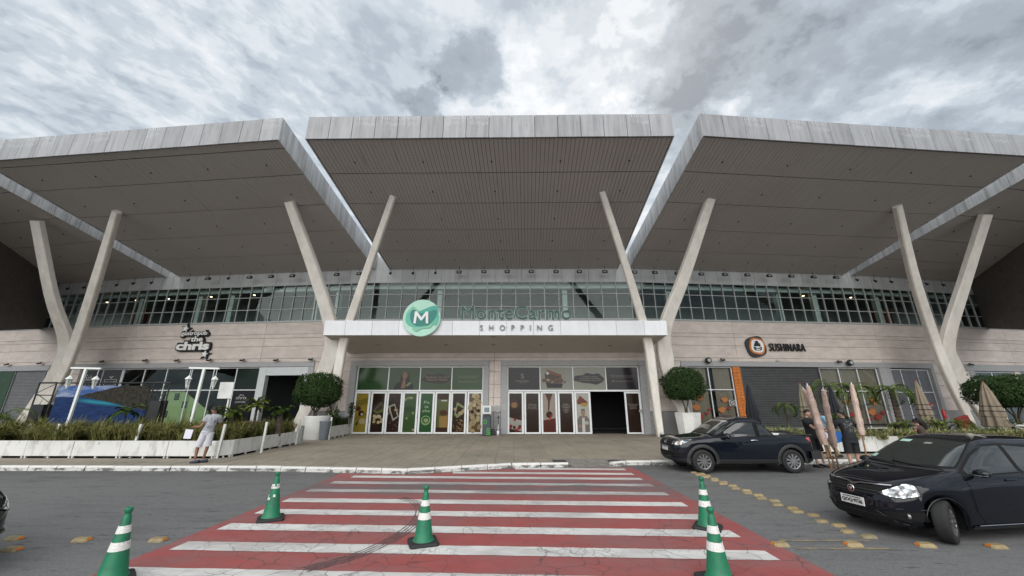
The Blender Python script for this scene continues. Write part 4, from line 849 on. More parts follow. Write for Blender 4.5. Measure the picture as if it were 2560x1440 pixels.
# gastropub sign
WL = mat('white_sign_face', (.80, .80, .78), .4); BKS = mat('black_sign_body', (.012, .012, .014), .5)
b, u, z = WP(489, 857); MS = MBAY[b] @ T(u, -.12, z)
gp = thing('pub_sign', 'black and white gastropub sign with two stars on the pink wall', 'sign', MS)
sc = 1.0 / (950 / 25.5)
def gpx(px, py): b_, u_, z_ = WP(px, py); return u_ - u, z_ - z
def gtext(t, px0, px1, py0, py1, bold=.03, depth=.05, back=.075):
    (xa, za), (xb, zb) = gpx(px0, (py0 + py1) / 2), gpx(px1, (py0 + py1) / 2); zt_, zb_ = gpx((px0 + px1) / 2, py0)[1], gpx((px0 + px1) / 2, py1)[1]
    w, h = xb - xa, zt_ - zb_; me = text_mesh(t, w, h, depth, WL, bold=bold); l = put('lettering', me, MS @ T((xa + xb) / 2, -.06, (zt_ + zb_) / 2), gp)
    me2 = text_mesh(t, w + .2, h + .2, .12, BKS, bold=bold + .13); put('backing', me2, MS @ T((xa + xb) / 2, .02, (zt_ + zb_) / 2), gp)
    part('backing_plate', MB().prism([(xa - .02, zb_ + .0), (xb + .02, zb_ + .0), (xb + .02, zt_ - .05), (xa - .02, zt_ - .05)], -.03, .08), BKS, gp)
gtext('gastropub', 460, 524, 829, 842, bold=.012); gtext('the', 484, 513, 842, 855, bold=.02); gtext('chris', 447, 529, 855, 876, bold=.045)
def star(cx, cz, r, y0, y1, m, name):
    pts = [(cx + (r if k % 2 == 0 else r * .45) * sin(k * pi / 5 + .15), cz + (r if k % 2 == 0 else r * .45) * cos(k * pi / 5 + .15)) for k in range(10)]
    part(name, MB().prism(pts, y0, y1), m, gp)
for px, py in ((470, 823), (517, 886)):
    x, zz = gpx(px, py); star(x, zz, .42, -.02, .09, BKS, 'star_backing'); star(x, zz, .25, -.08, -.02, WL, 'star')
# restaurant sign at the right
b, u, z = WP(1887, 867); ME = MBAY[b] @ T(u, -.14, z)
em = thing('restaurant_emblem', 'dark round cornered emblem with orange ring and topknot head', 'sign', ME)
def sq(r, rot, n=40, e=3.0, sy=1): return [((abs(cos(t)) ** (2 / e) * (1 if cos(t) > 0 else -1) * cos(rot) - abs(sin(t)) ** (2 / e) * (1 if sin(t) > 0 else -1) * sin(rot)) * r, (abs(cos(t)) ** (2 / e) * (1 if cos(t) > 0 else -1) * sin(rot) + abs(sin(t)) ** (2 / e) * (1 if sin(t) > 0 else -1) * cos(rot)) * r * sy) for t in [2 * pi * k / n for k in range(n)]]
part('backing', MB().prism(sq(.66, .25), .0, .13), mat('charcoal_sign', (.03, .03, .033), .5), em)
part('ring', MB().prism([(x + .05, z_ + .02) for x, z_ in sq(.53, -.2)], -.04, .02), mat('orange_sign_ring', (.55, .19, .05), .5), em)
part('face_plate', MB().prism([(x + .05, z_ + .02) for x, z_ in sq(.42, -.15)], -.06, -.03), WL, em)
part('hair', MB().prism([(-.20, .02), (-.17, .16), (-.08, .25), (-.07, .33), (.02, .38), (.12, .34), (.12, .26), (.22, .17), (.27, .02), (.15, -.02), (.04, .03), (-.08, -.02)], -.08, -.055), BKS, em)
part('mask', MB().prism([(-.25, -.02), (-.10, -.06), (.04, -.12), (.2, -.06), (.32, -.02), (.30, -.2), (.2, -.27), (-.12, -.27), (-.22, -.2)], -.08, -.055), BKS, em)
part('mouth', MB().prism([(-.13, -.13), (.04, -.19), (.22, -.13), (.14, -.24), (-.06, -.24)], -.09, -.075), WL, em)
part('hair_pin', MB().tube([(-.16, -.07, .32), (.22, -.07, .2)], .014, 6), BKS, em)
b, u, z = WP(1922, 878); _, u2, z2 = WP(2012, 879)
letters('restaurant_name_sign', 'SUSHINARA', u2 - u, 0, 0, .50, MBAY[b] @ T(u, -.10, z), (mat('dark_sign_letter', (.02, .02, .024), .4),), 'dark narrow restaurant name letters on the pink wall', depth=.10, bold=.0, tight=.88)
# ------------------------------------------------------------------ floodlights
def make_flood(M, label, s=1.0):
    t = thing('floodlight', label, 'floodlight', M, 'floodlights hung under the roofs over the upper glazing')
    part('housing', MB().add([(-.17, -.10, -.10), (.17, -.10, -.10), (.17, -.02, .12), (-.17, -.02, .12), (-.13, .10, -.06), (.13, .10, -.06), (.13, .12, .08), (-.13, .12, .08)], [(0, 1, 2, 3), (7, 6, 5, 4), (0, 4, 5, 1), (1, 5, 6, 2), (2, 6, 7, 3), (3, 7, 4, 0)]), BLK, t)
    part('lens', MB().add([(-.09, -.092, -.05), (.09, -.092, -.05), (.09, -.047, .07), (-.09, -.047, .07)], [(0, 1, 2, 3)]), LAMPG, t)
    part('bracket', MB().tube([(0, .02, .08), (0, .02, .45)], .012, 6), BLK, t); return t
def make_small(M, label):
    t = thing('spotlight', label, 'spotlight', M, 'small spotlights hung under the roofs')
    part('head', MB().tube([(0, -.08, -.08), (0, .05, .05)], [.085, .05], 10), BLK, t); part('bracket', MB().tube([(0, .02, .03), (0, .02, .45)], .012, 6), BLK, t); return t
FL = [(520, 697), (624, 694), (678, 692), (731, 690), (789, 689), (842, 687), (898, 685), (1148, 681), (1210, 680), (1268, 680), (1328, 680), (1390, 680), (1448, 680), (1512, 680), (1586, 681), (1637, 682), (1693, 684), (1753, 686), (1812, 687), (1868, 688), (1923, 690), (1978, 691), (2034, 693), (2090, 694)]
SS = [(171, 721), (211, 718), (252, 716), (293, 712), (335, 708), (380, 706), (472, 700), (572, 695), (977, 682), (1033, 682), (1089, 681), (2141, 699), (2187, 702), (2227, 704), (2273, 706), (2315, 709), (2357, 712)]
LM = {520: 'right of the lower end of the left roof gap', 624: 'over the pub sign and to its right', 678: 'halfway between pub sign and left Y column', 731: 'just left of the left centre Y column', 789: 'half hidden behind the left centre Y column', 842: 'between the two arms of the left Y column', 898: 'beside the thin arm of the left Y column'}
fl0 = sp0 = None
for i, (px, py) in enumerate(FL):
    if px in LM: lab = 'black square floodlight %s' % LM[px]
    elif px < 1540: lab = 'black square floodlight under the middle roof, %s from its left' % ORD[i - 7]
    else: lab = 'black square floodlight under the right roof, %s from its left edge' % ORD[i - 14]
    b, u, z = WP(px, py, .7); M = MBAY[b] @ T(u, -.7, z)
    if not fl0: fl0 = make_flood(M, lab)
    else: copy_tree(fl0, M, lab)
for i, (px, py) in enumerate(SS):
    lab = 'small dark spotlight under the ' + ('far left roof, %s from the building end' % ORD[i] if i < 6 else 'left roof, %s from the roof gap' % ORD[i - 6] if i < 8 else 'middle roof, %s from its left corner' % ORD[i - 8] if i < 11 else 'far right roof, %s from the roof gap' % ORD[i - 11])
    b, u, z = WP(px, py, .7); M = MBAY[b] @ T(u, -.7, z)
    if not sp0: sp0 = make_small(M, lab)
    else: copy_tree(sp0, M, lab)
wl0 = None
for px, py, where in ((99, 909, 'left of the outer left column'), (17, 912, 'above the far left shutter'), (255, 905, 'above the poster window at left'), (363, 902, 'above the third clear pane'), (442, 902, 'left of the pub sign foot'), (523, 901, 'under the lower star of the pub sign'), (606, 901, 'right of the pub sign'), (690, 901, 'over the white pub portal'), (777, 899, 'at the corner of the pub portal'), (1806, 900, 'over the curtained window left'), (2098, 905, 'over the second curtained window'), (2427, 912, 'right of the outer right column')):
    b, u, z = WP(px, py, .2); M = MBAY[b] @ T(u, -.2, z); lab = 'small black wall lamp on the lintel ' + where
    if wl0 is None:
        wl0 = thing('wall_lamp', lab, 'wall lamp', M, 'small lamps along the stone lintel')
        part('housing', MB().add([(-.13, -.12, .0), (.13, -.12, .0), (.13, .0, .12), (-.13, .0, .12), (-.11, -.08, -.06), (.11, -.08, -.06), (.11, .06, .06), (-.11, .06, .06)], [(3, 2, 1, 0), (4, 5, 6, 7), (0, 1, 5, 4), (1, 2, 6, 5), (2, 3, 7, 6), (3, 0, 4, 7)]), BLK, wl0)
        part('lens', MB().add([(-.09, -.095, .035), (.09, -.095, .035), (.09, -.02, .11), (-.09, -.02, .11)], [(0, 1, 2, 3)]), LAMPG, wl0); part('arm', MB().tube([(0, .02, .0), (0, .2, -.04)], .015, 6), BLK, wl0)
    else: copy_tree(wl0, M, lab)
for px, py, w in ((1770, 901, 'over the maple leaf window by the round tree'), (2124, 907, 'over the curtained window behind the palms')):
    b, u, z = WP(px, py, .25); t = thing('wall_speaker', 'chunky black outdoor speaker ' + w, 'speaker', MBAY[b] @ T(u, -.25, z), 'wall speakers')
    part('cabinet', MB().lathe([(.12, -.14), (.19, -.12), (.20, .02), (.13, .12), (.06, .2)], 8, axis='y'), BLK, t); part('cone', MB().lathe([(.11, -.15), (.03, -.142)], 12, axis='y'), GFR, t)
# ------------------------------------------------------------------ vehicles
PAINT = mat('black_car_paint', (.004, .005, .009), .5, coat=1.0, spec=.0); PAINT2 = mat('dark_navy_car_paint', (.006, .008, .014), .5, coat=1.0, spec=.02)
CGL = mat('tinted_car_glass', (.012, .014, .015), .04, spec=.8, coat=.4); CGL2 = mat('windscreen_glass', (.022, .028, .027), .03, spec=.9, coat=.6)
SEAM = mat('panel_gap', (.001, .001, .001), .9); PLAS = mat('black_plastic', (.025, .025, .026), .55, bump=.1, bs=90); RUB = mat('tyre_rubber', (.018, .018, .018), .8, bump=.15, bs=60)
CHR = mat('chrome', (.75, .76, .78), .12, metal=1.0); ALLOY = mat('grey_alloy', (.42, .42, .43), .3, metal=.85); TLR = mat('red_tail_lamp', (.5, .06, .06), .15, coat=1)
def m_headlamp():
    m = mat('headlamp_lens', (.6, .62, .64), .08, metal=.75, coat=1); b = NB(m); d = b.vor(b.obj(), 9, 'F1'); n = b.noise(b.obj(), 14, 2)
    b.base(b.mix(b.rng(n, .42, .58), (.16, .17, .18), (.86, .88, .90))); b.bump(d, 1.0, .05); return m
HLM = m_headlamp(); LAMPW = mat('clear_lamp', (.20, .21, .21), .1, metal=.4, coat=1); AMB = mat('amber_lamp', (.7, .35, .06), .3)
PLT = mat('plate_white', (.66, .66, .64), .4); PLB = mat('plate_letter', (.03, .03, .03), .5)
class Car:
    def __init__(s, rings, ax, rw, zt=.78, n_f=5.0, n_r=5.5, arch=1.12, gz=.90):
        s.R = rings; s.ax = ax; s.rw = rw; s.zt = zt; s.nf = n_f; s.nr = n_r; s.ar = rw * arch; s.zb = rings[0][0]; s.gz = gz
    def nfz(s, z): return lerp(s.nf, 6.5, min(1, max(0, (z - s.gz) / .12)))
    def at(s, z):
        R_ = s.R
        if z <= R_[0][0]: return R_[0][1:]
        for a, b in zip(R_, R_[1:]):
            if z <= b[0]:
                t = (z - a[0]) / (b[0] - a[0]); return tuple(lerp(x, y, t) for x, y in zip(a[1:], b[1:]))
        return R_[-1][1:]
    def sy(s, x, z):
        xf, xr, w = s.at(z); xm = (xf + xr) / 2; A_ = xf - xm; t = min(1, abs(x - xm) / A_); n = s.nfz(z) if x > xm else s.nr
        return w * (max(0, 1 - t ** n)) ** (1 / n)
    def fx(s, y, z):
        xf, xr, w = s.at(z); xm = (xf + xr) / 2; t = min(1, abs(y) / w); return xm + (xf - xm) * (max(0, 1 - t ** s.nfz(z))) ** (1 / s.nfz(z))
    def rx(s, y, z):
        xf, xr, w = s.at(z); xm = (xf + xr) / 2; t = min(1, abs(y) / w); return xm - (xf - xm) * (max(0, 1 - t ** s.nr)) ** (1 / s.nr)
    def za(s, x):
        z = s.zb
        for a in s.ax:
            if abs(x - a) < s.ar: z = max(z, s.rw + sqrt(s.ar ** 2 - (x - a) ** 2))
        return z
    def body(s, n=300):
        # refine rings
        zs = []
        for a, b in zip(s.R, s.R[1:]):
            k = max(1, int((b[0] - a[0]) / .045 + .5)); zs += [lerp(a[0], b[0], i / k) for i in range(k)]
        zs.append(s.R[-1][0]); mb = MB(); vs = []
        for z in zs:
            xf, xr, w = s.at(z); xm = (xf + xr) / 2; A_ = xf - xm; raw = []
            m = 160
            for q, (sx_, sy_) in enumerate(((1, 1), (-1, 1), (-1, -1), (1, -1))):
                for i in range(m):
                    t = i / m * pi / 2; t = t if q % 2 == 0 else pi / 2 - t; nn = s.nfz(z) if sx_ > 0 else s.nr
                    raw.append(Vector((xm + sx_ * A_ * cos(t) ** (2 / nn), sy_ * w * sin(t) ** (2 / nn), z)))
            acc = [0]
            for a, b in zip(raw, raw[1:] + raw[:1]): acc.append(acc[-1] + (b - a).length)
            tot = acc[-1]; j = 0
            for i in range(n):
                d = tot * i / n
                while acc[j + 1] < d: j += 1
                f = (d - acc[j]) / max(1e-9, acc[j + 1] - acc[j]); p = raw[j].lerp(raw[(j + 1) % len(raw)], f).copy()
                if z < s.zt and abs(p.y) > .45 * w:
                    za = s.za(p.x)
                    if za > s.zb: p.z = za + (z - s.zb) * (s.zt - za) / (s.zt - s.zb)
                vs.append(p)
        k = len(zs); mb.add(vs, [(i * n + j, i * n + (j + 1) % n, (i + 1) * n + (j + 1) % n, (i + 1) * n + j) for i in range(k - 1) for j in range(n)], 0, True)
        mb.add(vs, [tuple(range((k - 1) * n, k * n))]); return mb
    def side(s, x0, x1, lo, hi, sd, off, nx=24, nz=8):
        vs = []
        for i in range(nx + 1):
            x = lerp(x0, x1, i / nx); a, b = (lo(x) if callable(lo) else lo), (hi(x) if callable(hi) else hi)
            for k in range(nz + 1):
                z = lerp(a, max(a + .0005, b), k / nz); vs.append((x, sd * (s.sy(x, z) + off), z))
        return MB().add(vs, [(i * (nz + 1) + k, (i + 1) * (nz + 1) + k, (i + 1) * (nz + 1) + k + 1, i * (nz + 1) + k + 1)[::-1 if sd > 0 else 1] for i in range(nx) for k in range(nz)], 0, True)
    def front(s, y0, y1, lo, hi, off, ny=30, nz=10):
        vs = []
        for i in range(ny + 1):
            y = lerp(y0, y1, i / ny); a, b = (lo(y) if callable(lo) else lo), (hi(y) if callable(hi) else hi)
            for k in range(nz + 1):
                z = lerp(a, max(a + .0005, b), k / nz); xx = s.fx(y, z); e = .01; gx = (s.fx(y, z + e) - s.fx(y, z - e)) / (2 * e); nl = 1 / sqrt(1 + gx * gx)
                vs.append((xx + off * nl, y, z - gx * off * nl))
        return MB().add(vs, [(i * (nz + 1) + k, (i + 1) * (nz + 1) + k, (i + 1) * (nz + 1) + k + 1, i * (nz + 1) + k + 1) for i in range(ny) for k in range(nz)], 0, True)
def tab(*p): return lambda x: interp(x, p)
def wheel(parent, M, r, wd, spokes, sd, Mcar):
    w = put('wheel', MB().lathe([(r * .62, -wd * .42), (r * .66, -wd * .5), (r * .93, -wd * .5), (r * .985, -wd * .40), (r, -wd * .2), (r, wd * .2), (r * .985, wd * .4), (r * .93, wd * .5), (r * .66, wd * .5), (r * .62, wd * .42)], 40, axis='y', caps=False).mesh('tyre', RUB), Mcar @ M, parent)
    rm = MB(); rm.lathe([(r * .64, -wd * .46), (r * .60, -wd * .44), (r * .57, -wd * .2), (.01, -wd * .16)], 32, axis='y', caps=False)
    put('rim', rm.mesh('rim', mat('dark_rim', (.06, .06, .062), .4, metal=.6)), Mcar @ M, w)
    sp = MB()
    for i in range(spokes):
        a = 2 * pi * i / spokes; Mr = Matrix.Rotation(a, 4, 'Y'); q = [(-.016, r * .12), (.016, r * .12), (.032, r * .60), (-.032, r * .60)] if spokes <= 10 else [(-.016, r * .12), (.016, r * .12), (.022, r * .6), (-.022, r * .6)]
        vs = [Mr @ Vector((x, y, z)) for y in (-wd * .49, -wd * .42) for x, z in q]; sp.add(vs, [(0, 1, 2, 3), (7, 6, 5, 4), (0, 4, 5, 1), (1, 5, 6, 2), (2, 6, 7, 3), (3, 7, 4, 0)])
    sp.lathe([(r * .17, -wd * .50), (r * .17, -wd * .4)], 16, axis='y'); sp.lathe([(r * .635, -wd * .49), (r * .595, -wd * .49), (r * .59, -wd * .40), (r * .635, -wd * .40)], 32, axis='y', caps=False)
    put('spokes', sp.mesh('spokes', ALLOY), Mcar @ M, w)
    return w
def plate(car, parent, M, txt, top_blue=False):
    pl = put('number_plate', MB().bbox(-.20, .20, 0, .012, -.065, .065, .003).mesh('plate', PLT), M, parent)
    put('plate_text', text_mesh(txt, .35, .068, .004, PLB, bold=.03), M @ T(0, -.003, -.012), pl)
    put('plate_band', MB().box(-.15 if not top_blue else -.195, .15 if not top_blue else .195, -.003, 0, .038, .052 if not top_blue else .062).mesh('band', mat('plate_band', (.05, .08, .3), .5) if top_blue else PLB), M, pl)
# ---- black hatchback: x forward, y left
ET = Car([(.17, 1.80, -1.72, .78), (.22, 1.93, -1.80, .81), (.30, 1.985, -1.84, .832), (.42, 2.01, -1.86, .845), (.55, 2.005, -1.87, .848), (.64, 1.985, -1.87, .848), (.70, 1.955, -1.86, .846), (.76, 1.90, -1.86, .842), (.82, 1.80, -1.85, .834), (.87, 1.66, -1.84, .826), (.91, 1.47, -1.83, .815), (.95, 1.22, -1.82, .797), (.985, .98, -1.81, .775), (1.02, .86, -1.80, .752), (1.12, .66, -1.77, .715), (1.24, .43, -1.72, .672), (1.34, .21, -1.66, .632), (1.42, -.02, -1.58, .585), (1.46, -.18, -1.5, .54), (1.485, -.36, -1.35, .46), (1.50, -.6, -1.15, .34), (1.507, -.75, -1.0, .16)], (1.24, -1.22), .30, zt=.80, n_f=3.7)
def hatch(M, label, name='black_hatchback', steer=0.47):
    c = thing(name, label, 'car', M); E = ET
    part('body', E.body(), PAINT, c)
    part('underbody', MB().box(-1.6, 1.7, -.56, .56, .16, .8).box(-.85, .85, -.74, .74, .15, .5), SEAM, c)
    P_ = lambda n, mb, m, par=None: put(n, mb.mesh(n, m), M, par or c)
    # windscreen with black edge, seen from the front
    trim = E.front(-.685, .685, tab((-.685, 1.03), (0, 1.0), (.685, 1.03)), tab((-.685, 1.04), (-.64, 1.18), (-.575, 1.33), (-.51, 1.41), (0, 1.43), (.51, 1.41), (.575, 1.33), (.64, 1.18), (.685, 1.04)), .003, 40, 12)
    ws = P_('windscreen_surround', trim, SEAM)
    P_('windscreen', E.front(-.665, .665, tab((-.665, 1.05), (0, 1.025), (.665, 1.05)), tab((-.665, 1.06), (-.62, 1.19), (-.555, 1.33), (-.5, 1.395), (0, 1.415), (.5, 1.395), (.555, 1.33), (.62, 1.19), (.665, 1.06)), .007, 40, 12), CGL2)
    stk = mat('pale_green_sticker', (.42, .62, .55), .5)
    P_('sticker', E.front(-.44, -.26, 1.35, 1.385, .010, 3, 3), stk); P_('sticker', E.front(-.63, -.5, 1.075, 1.12, .010, 3, 3), stk)
    P_('cowl', E.front(-.74, .74, .985, tab((-.74, 1.02), (0, .998), (.74, 1.02)), .005, 30, 3), PLAS)
    P_('mirror_inside', E.front(-.02, .10, 1.34, 1.365, .009, 3, 2), mat('grey_mirror_shell', (.25, .25, .25), .5))
    for s_ in (.22, -.42):
        pts = [(E.fx(y, z) + .02, y, z + .01) for y, z in ((s_ + .42, 1.0), (s_ + .2, 1.015), (s_ - .12, 1.03), (s_ - .36, 1.05))]; P_('wiper', MB().tube(pts, .009, 6), BLK)
    # bonnet outline
    for sd in (1, -1):
        g = MB(); vs = []; ln = [(.98, .985), (.955, 1.18), (.915, 1.42), (.875, 1.60), (.82, 1.72)]
        for z, _x in ln:
            for dz in (-.004, .004): 
                y = sd * .655 * (1 - .03 * (1 - z)); vs.append((E.fx(y, z + dz) + .003, y, z + dz + .003))
        g = MB().tube([(E.fx(sd * (.60 + (z - .8) * .5), z), sd * (.60 + (z - .8) * .5), z + .002) for z, _ in ln], .004, 5); P_('bonnet_gap', g, SEAM)
    ff = lambda y0, y1, lo, hi, off, m, n, ny=30, nz=6: P_(n, E.front(y0, y1, lo, hi, off, ny, nz), m)
    # nose: upper grille, chrome strip with centre notch, lower intake
    ff(-.50, .50, tab((-.50, .66), (-.3, .60), (0, .585), (.3, .60), (.5, .66)), tab((-.50, .755), (-.28, .745), (0, .715), (.28, .745), (.50, .755)), .004, SEAM, 'grille')
    for zz in (.625, .665): ff(-.40, .40, zz, zz + .012, .014, PLAS, 'grille_bar', 20, 1)
    ff(-.52, .52, tab((-.52, .766), (-.1, .745), (-.05, .722), (0, .712), (.05, .722), (.1, .745), (.52, .766)), tab((-.52, .778), (-.1, .762), (-.05, .748), (0, .742), (.05, .748), (.1, .762), (.52, .778)), .013, CHR, 'chrome_strip', 50, 2)
    ff(-.56, .56, tab((-.56, .24), (-.4, .215), (.4, .215), (.56, .24)), tab((-.56, .27), (-.38, .375), (.38, .375), (.56, .27)), .004, SEAM, 'lower_intake')
    for zz in (.25, .285, .32): ff(-.42, .42, zz, zz + .009, .012, PLAS, 'intake_slat', 20, 1)
    em_ = put('emblem', MB().lathe([(.056, -.01), (.062, 0), (.056, .012), (.048, .012), (.048, -.01)], 24, axis='y').mesh('emblem', CHR), M @ T(E.fx(0, .655) + .02, 0, .655) @ Matrix.Rotation(pi / 2, 4, 'Z'), c)
    put('emblem_bar', MB().lathe([(.022, -.012), (.027, 0), (.022, .012)], 16, axis='y').tube([(-.045, -.008, .02), (.045, -.008, .02)], .006, 5).mesh('emblem_bar', CHR), M @ T(E.fx(0, .655) + .02, 0, .655) @ Matrix.Rotation(pi / 2, 4, 'Z'), em_)
    plate(c, c, M @ T(E.fx(0, .45) + .022, 0, .475) @ Matrix.Rotation(pi / 2, 4, 'Z') @ Matrix.Rotation(R(-4), 4, 'X'), 'QOQ·9736')
    # headlights wrap round the corner: two patches share one housing
    for sd in (1, -1):
        L_ = MB(); vs = []; n, k = 26, 8
        xs0 = 1.56
        for i in range(n + 1):
            t = i / n
            # follow the plan outline at this height from y=.44 round to x=xs0
            lo_ = interp(t, ((0, .655), (.25, .615), (.6, .605), (1, .655))); hi_ = interp(t, ((0, .672), (.3, .745), (.6, .805), (.85, .82), (1, .79)))
            for j in range(k + 1):
                z = lerp(lo_, hi_, j / k); xf, xr, w = E.at(z); xm = (xf + xr) / 2
                a = []  # outline point by angle
                th = lerp(.0, 1, t); y = .42
                ang0 = math.asin(min(1, (.40 / w) ** (E.nf / 2))); ang1 = math.acos(min(1, ((xs0 - xm) / (xf - xm)) ** (E.nf / 2))); th = lerp(ang0, ang1, t)
                x = xm + (xf - xm) * cos(th) ** (2 / E.nf); yy = w * sin(th) ** (2 / E.nf); vs.append((x + .008 * cos(th), sd * (yy + .008 * sin(th)), z + .003))
        fcs = [(i * (k + 1) + j, (i + 1) * (k + 1) + j, (i + 1) * (k + 1) + j + 1, i * (k + 1) + j + 1) for i in range(n) for j in range(k)]
        hl = P_('headlight', MB().add(vs, fcs, 0, True), HLM)
        P_('headlight_edge', MB().tube([Vector(vs[i * (k + 1)]) for i in range(n + 1)] + [Vector(vs[n * (k + 1) + j]) for j in range(k + 1)] + [Vector(vs[i * (k + 1) + k]) for i in range(n, -1, -1)], .006, 5), SEAM, hl)
        # fog lamp in its recess
        rc = E.front(min(sd * .44, sd * .74), max(sd * .44, sd * .74), .30, tab((-.74, .43), (-.44, .40), (.44, .40), (.74, .43)), .004, 14, 5); fr_ = P_('fog_recess', rc, SEAM)
        put('fog_lamp', MB().lathe([(.034, -.012), (.040, 0), (.040, .02)], 18, axis='y').mesh('fog_lamp', LAMPW), M @ T(E.fx(sd * .64, .36) + .008, sd * .64, .36) @ Matrix.Rotation(pi / 2, 4, 'Z') @ Matrix.Rotation(R(-28 * sd), 4, 'Z') , c)
        P_('bumper_crease', MB().tube([(E.fx(sd * y, z) + .003, sd * y, z) for y, z in ((.34, .40), (.45, .43), (.60, .455), (.74, .46), (.80, .45))], .007, 6), PAINT)
        P_('bumper_crease', MB().tube([(E.fx(sd * y, z) + .003, sd * y, z) for y, z in ((.33, .39), (.42, .33), (.50, .26), (.60, .225))], .008, 6), PAINT)
        # door and windows
        bel = tab((-1.5, .985), (-.9, .975), (.2, .945), (.75, .93)); 
        door = P_('door', E.side(-.44, .72, tab((-.44, .26), (.6, .26), (.72, .42)), lambda x: bel(x) - .012, sd, .004, 24, 10), PAINT)
        P_('door_gap', MB().tube([(x, sd * (E.sy(x, z) + .004), z) for x, z in ((.74, .90), (.75, .7), (.74, .45), (.62, .25), (.3, .235), (-.44, .235), (-.46, .5), (-.46, .95))], .0045, 5), SEAM)
        top = tab((-1.45, 1.02), (-1.3, 1.23), (-1.0, 1.345), (-.5, 1.385), (-.1, 1.37), (.25, 1.235), (.52, 1.08), (.72, .965))
        P_('window_surround', E.side(-1.42, .72, lambda x: bel(x) - .006, lambda x: top(x) + .014, sd, .003, 40, 8), SEAM)
        P_('side_window', E.side(-.42, .60, lambda x: bel(x) + .014, lambda x: top(x) - .016, sd, .008, 30, 8), CGL)
        P_('side_window', E.side(-1.16, -.51, lambda x: bel(x) + .014, lambda x: top(x) - .016, sd, .008, 24, 8), CGL)
        P_('shoulder_crease', MB().tube([(x, sd * (E.sy(x, z) + .001), z) for x, z in ((1.35, .80), (.9, .82), (.3, .835), (-.6, .85), (-1.4, .87))], .006, 5), PAINT)
        P_('sill', E.side(-.86, .84, .185, .235, sd, .012, 12, 3), PAINT)
        P_('sill_line', MB().tube([(-.8, sd * .85, .245), (.78, sd * .85, .245)], .006, 5), CHR)
        # wheel arch liner
        for ax in E.ax: P_('arch_lip', MB().tube([(ax + E.ar * cos(t), sd * (E.sy(ax + E.ar * cos(t), .5) + .002), E.rw + E.ar * sin(t)) for t in [pi * k / 24 for k in range(25)]], .012, 6), PAINT)
        mi_ = P_('wing_mirror', MB().add([(x * .10 + .50, sd * (y * .115 + .90), z * .062 + .985) for x, y, z in [(cos(a) * cos(e) * (1 if cos(a) > 0 else .55), sin(a) * cos(e), sin(e)) for e in [(-pi / 2) + pi * i / 8 for i in range(9)] for a in [2 * pi * j / 14 for j in range(14)]]], [(i * 14 + j, i * 14 + (j + 1) % 14, (i + 1) * 14 + (j + 1) % 14, (i + 1) * 14 + j) for i in range(8) for j in range(14)], 0, True), PAINT)
        P_('mirror_arm', MB().tube([(.56, sd * .74, .95), (.53, sd * .85, .96)], [.035, .025], 8), PLAS, mi_)
        P_('indicator', MB().tube([(.58, sd * .84, .955), (.585, sd * .92, .955), (.54, sd * 1.0, .962)], .011, 6), LAMPW, mi_)
        P_('door_handle', MB().tube([(-.24, sd * (E.sy(-.2, .86) + .012), .87), (-.10, sd * (E.sy(-.1, .86) + .02), .87), (-.02, sd * (E.sy(0, .86) + .012), .865)], .014, 8), PAINT)
    for ax in E.ax:
        for sd in (1, -1):
            Mw = T(ax, sd * .725, .30) @ (Matrix.Rotation(steer, 4, 'Z') if ax > 0 else I4) @ (Matrix.Rotation(pi, 4, 'Z') if sd > 0 else I4)
            wheel(c, Mw, .30, .185, 14, sd, M)
    P_('aerial', MB().tube([(-.35, .0, 1.49), (-.62, .0, 1.62)], .005, 5), BLK)
    return c
aH = R(180 + 8.5); hx, hy = 6.3, 6.24
# near front wheel stands at (hx, hy): solve for the car origin
Rm = Matrix.Rotation(aH, 4, 'Z'); CS_ = .93; off = Rm @ Vector((1.24 * CS_, .725 * CS_, 0)); MH = T(hx - off.x, hy + .04 - off.y, ROAD) @ Rm @ Matrix.Diagonal((CS_, CS_, CS_, 1))
h1 = hatch(MH, 'shiny black hatchback turning in at right with chrome strip and white plate')
h2M = T(-7.62, 7.6, ROAD) @ Matrix.Rotation(R(6), 4, 'Z')
h2 = copy_tree(h1, T(-8.30, 4.85, ROAD) @ Matrix.Rotation(R(2), 4, 'Z'), 'black car nose just entering the picture at the left edge')
# ---- navy pickup
PK = Car([(.27, 1.95, -2.15, .80), (.33, 2.10, -2.24, .83), (.42, 2.15, -2.27, .85), (.58, 2.16, -2.28, .862), (.74, 2.15, -2.27, .865), (.84, 2.12, -2.27, .862), (.90, 2.04, -2.26, .856), (.95, 1.90, -2.25, .85), (.99, 1.66, -2.245, .842), (1.02, 1.36, -2.24, .83), (1.05, 1.08, -2.23, .815), (1.07, 1.02, -2.2, .80), (1.072, 1.01, -1.12, .80), (1.2, .80, -.98, .775), (1.33, .58, -.84, .74), (1.44, .38, -.72, .705), (1.52, .22, -.62, .66), (1.56, .08, -.54, .58), (1.58, -.06, -.46, .4), (1.585, -.2, -.38, .2)], (1.36, -1.37), .335, zt=.92, arch=1.18, gz=1.0)
a = R(181); off = Matrix.Rotation(a, 4, 'Z') @ Vector((1.36, .74, 0)) * .95; MP = T(5.5 - off.x, 11.95 - off.y, ROAD) @ Matrix.Rotation(a, 4, 'Z') @ Matrix.Diagonal((.95, .95, .95, 1))
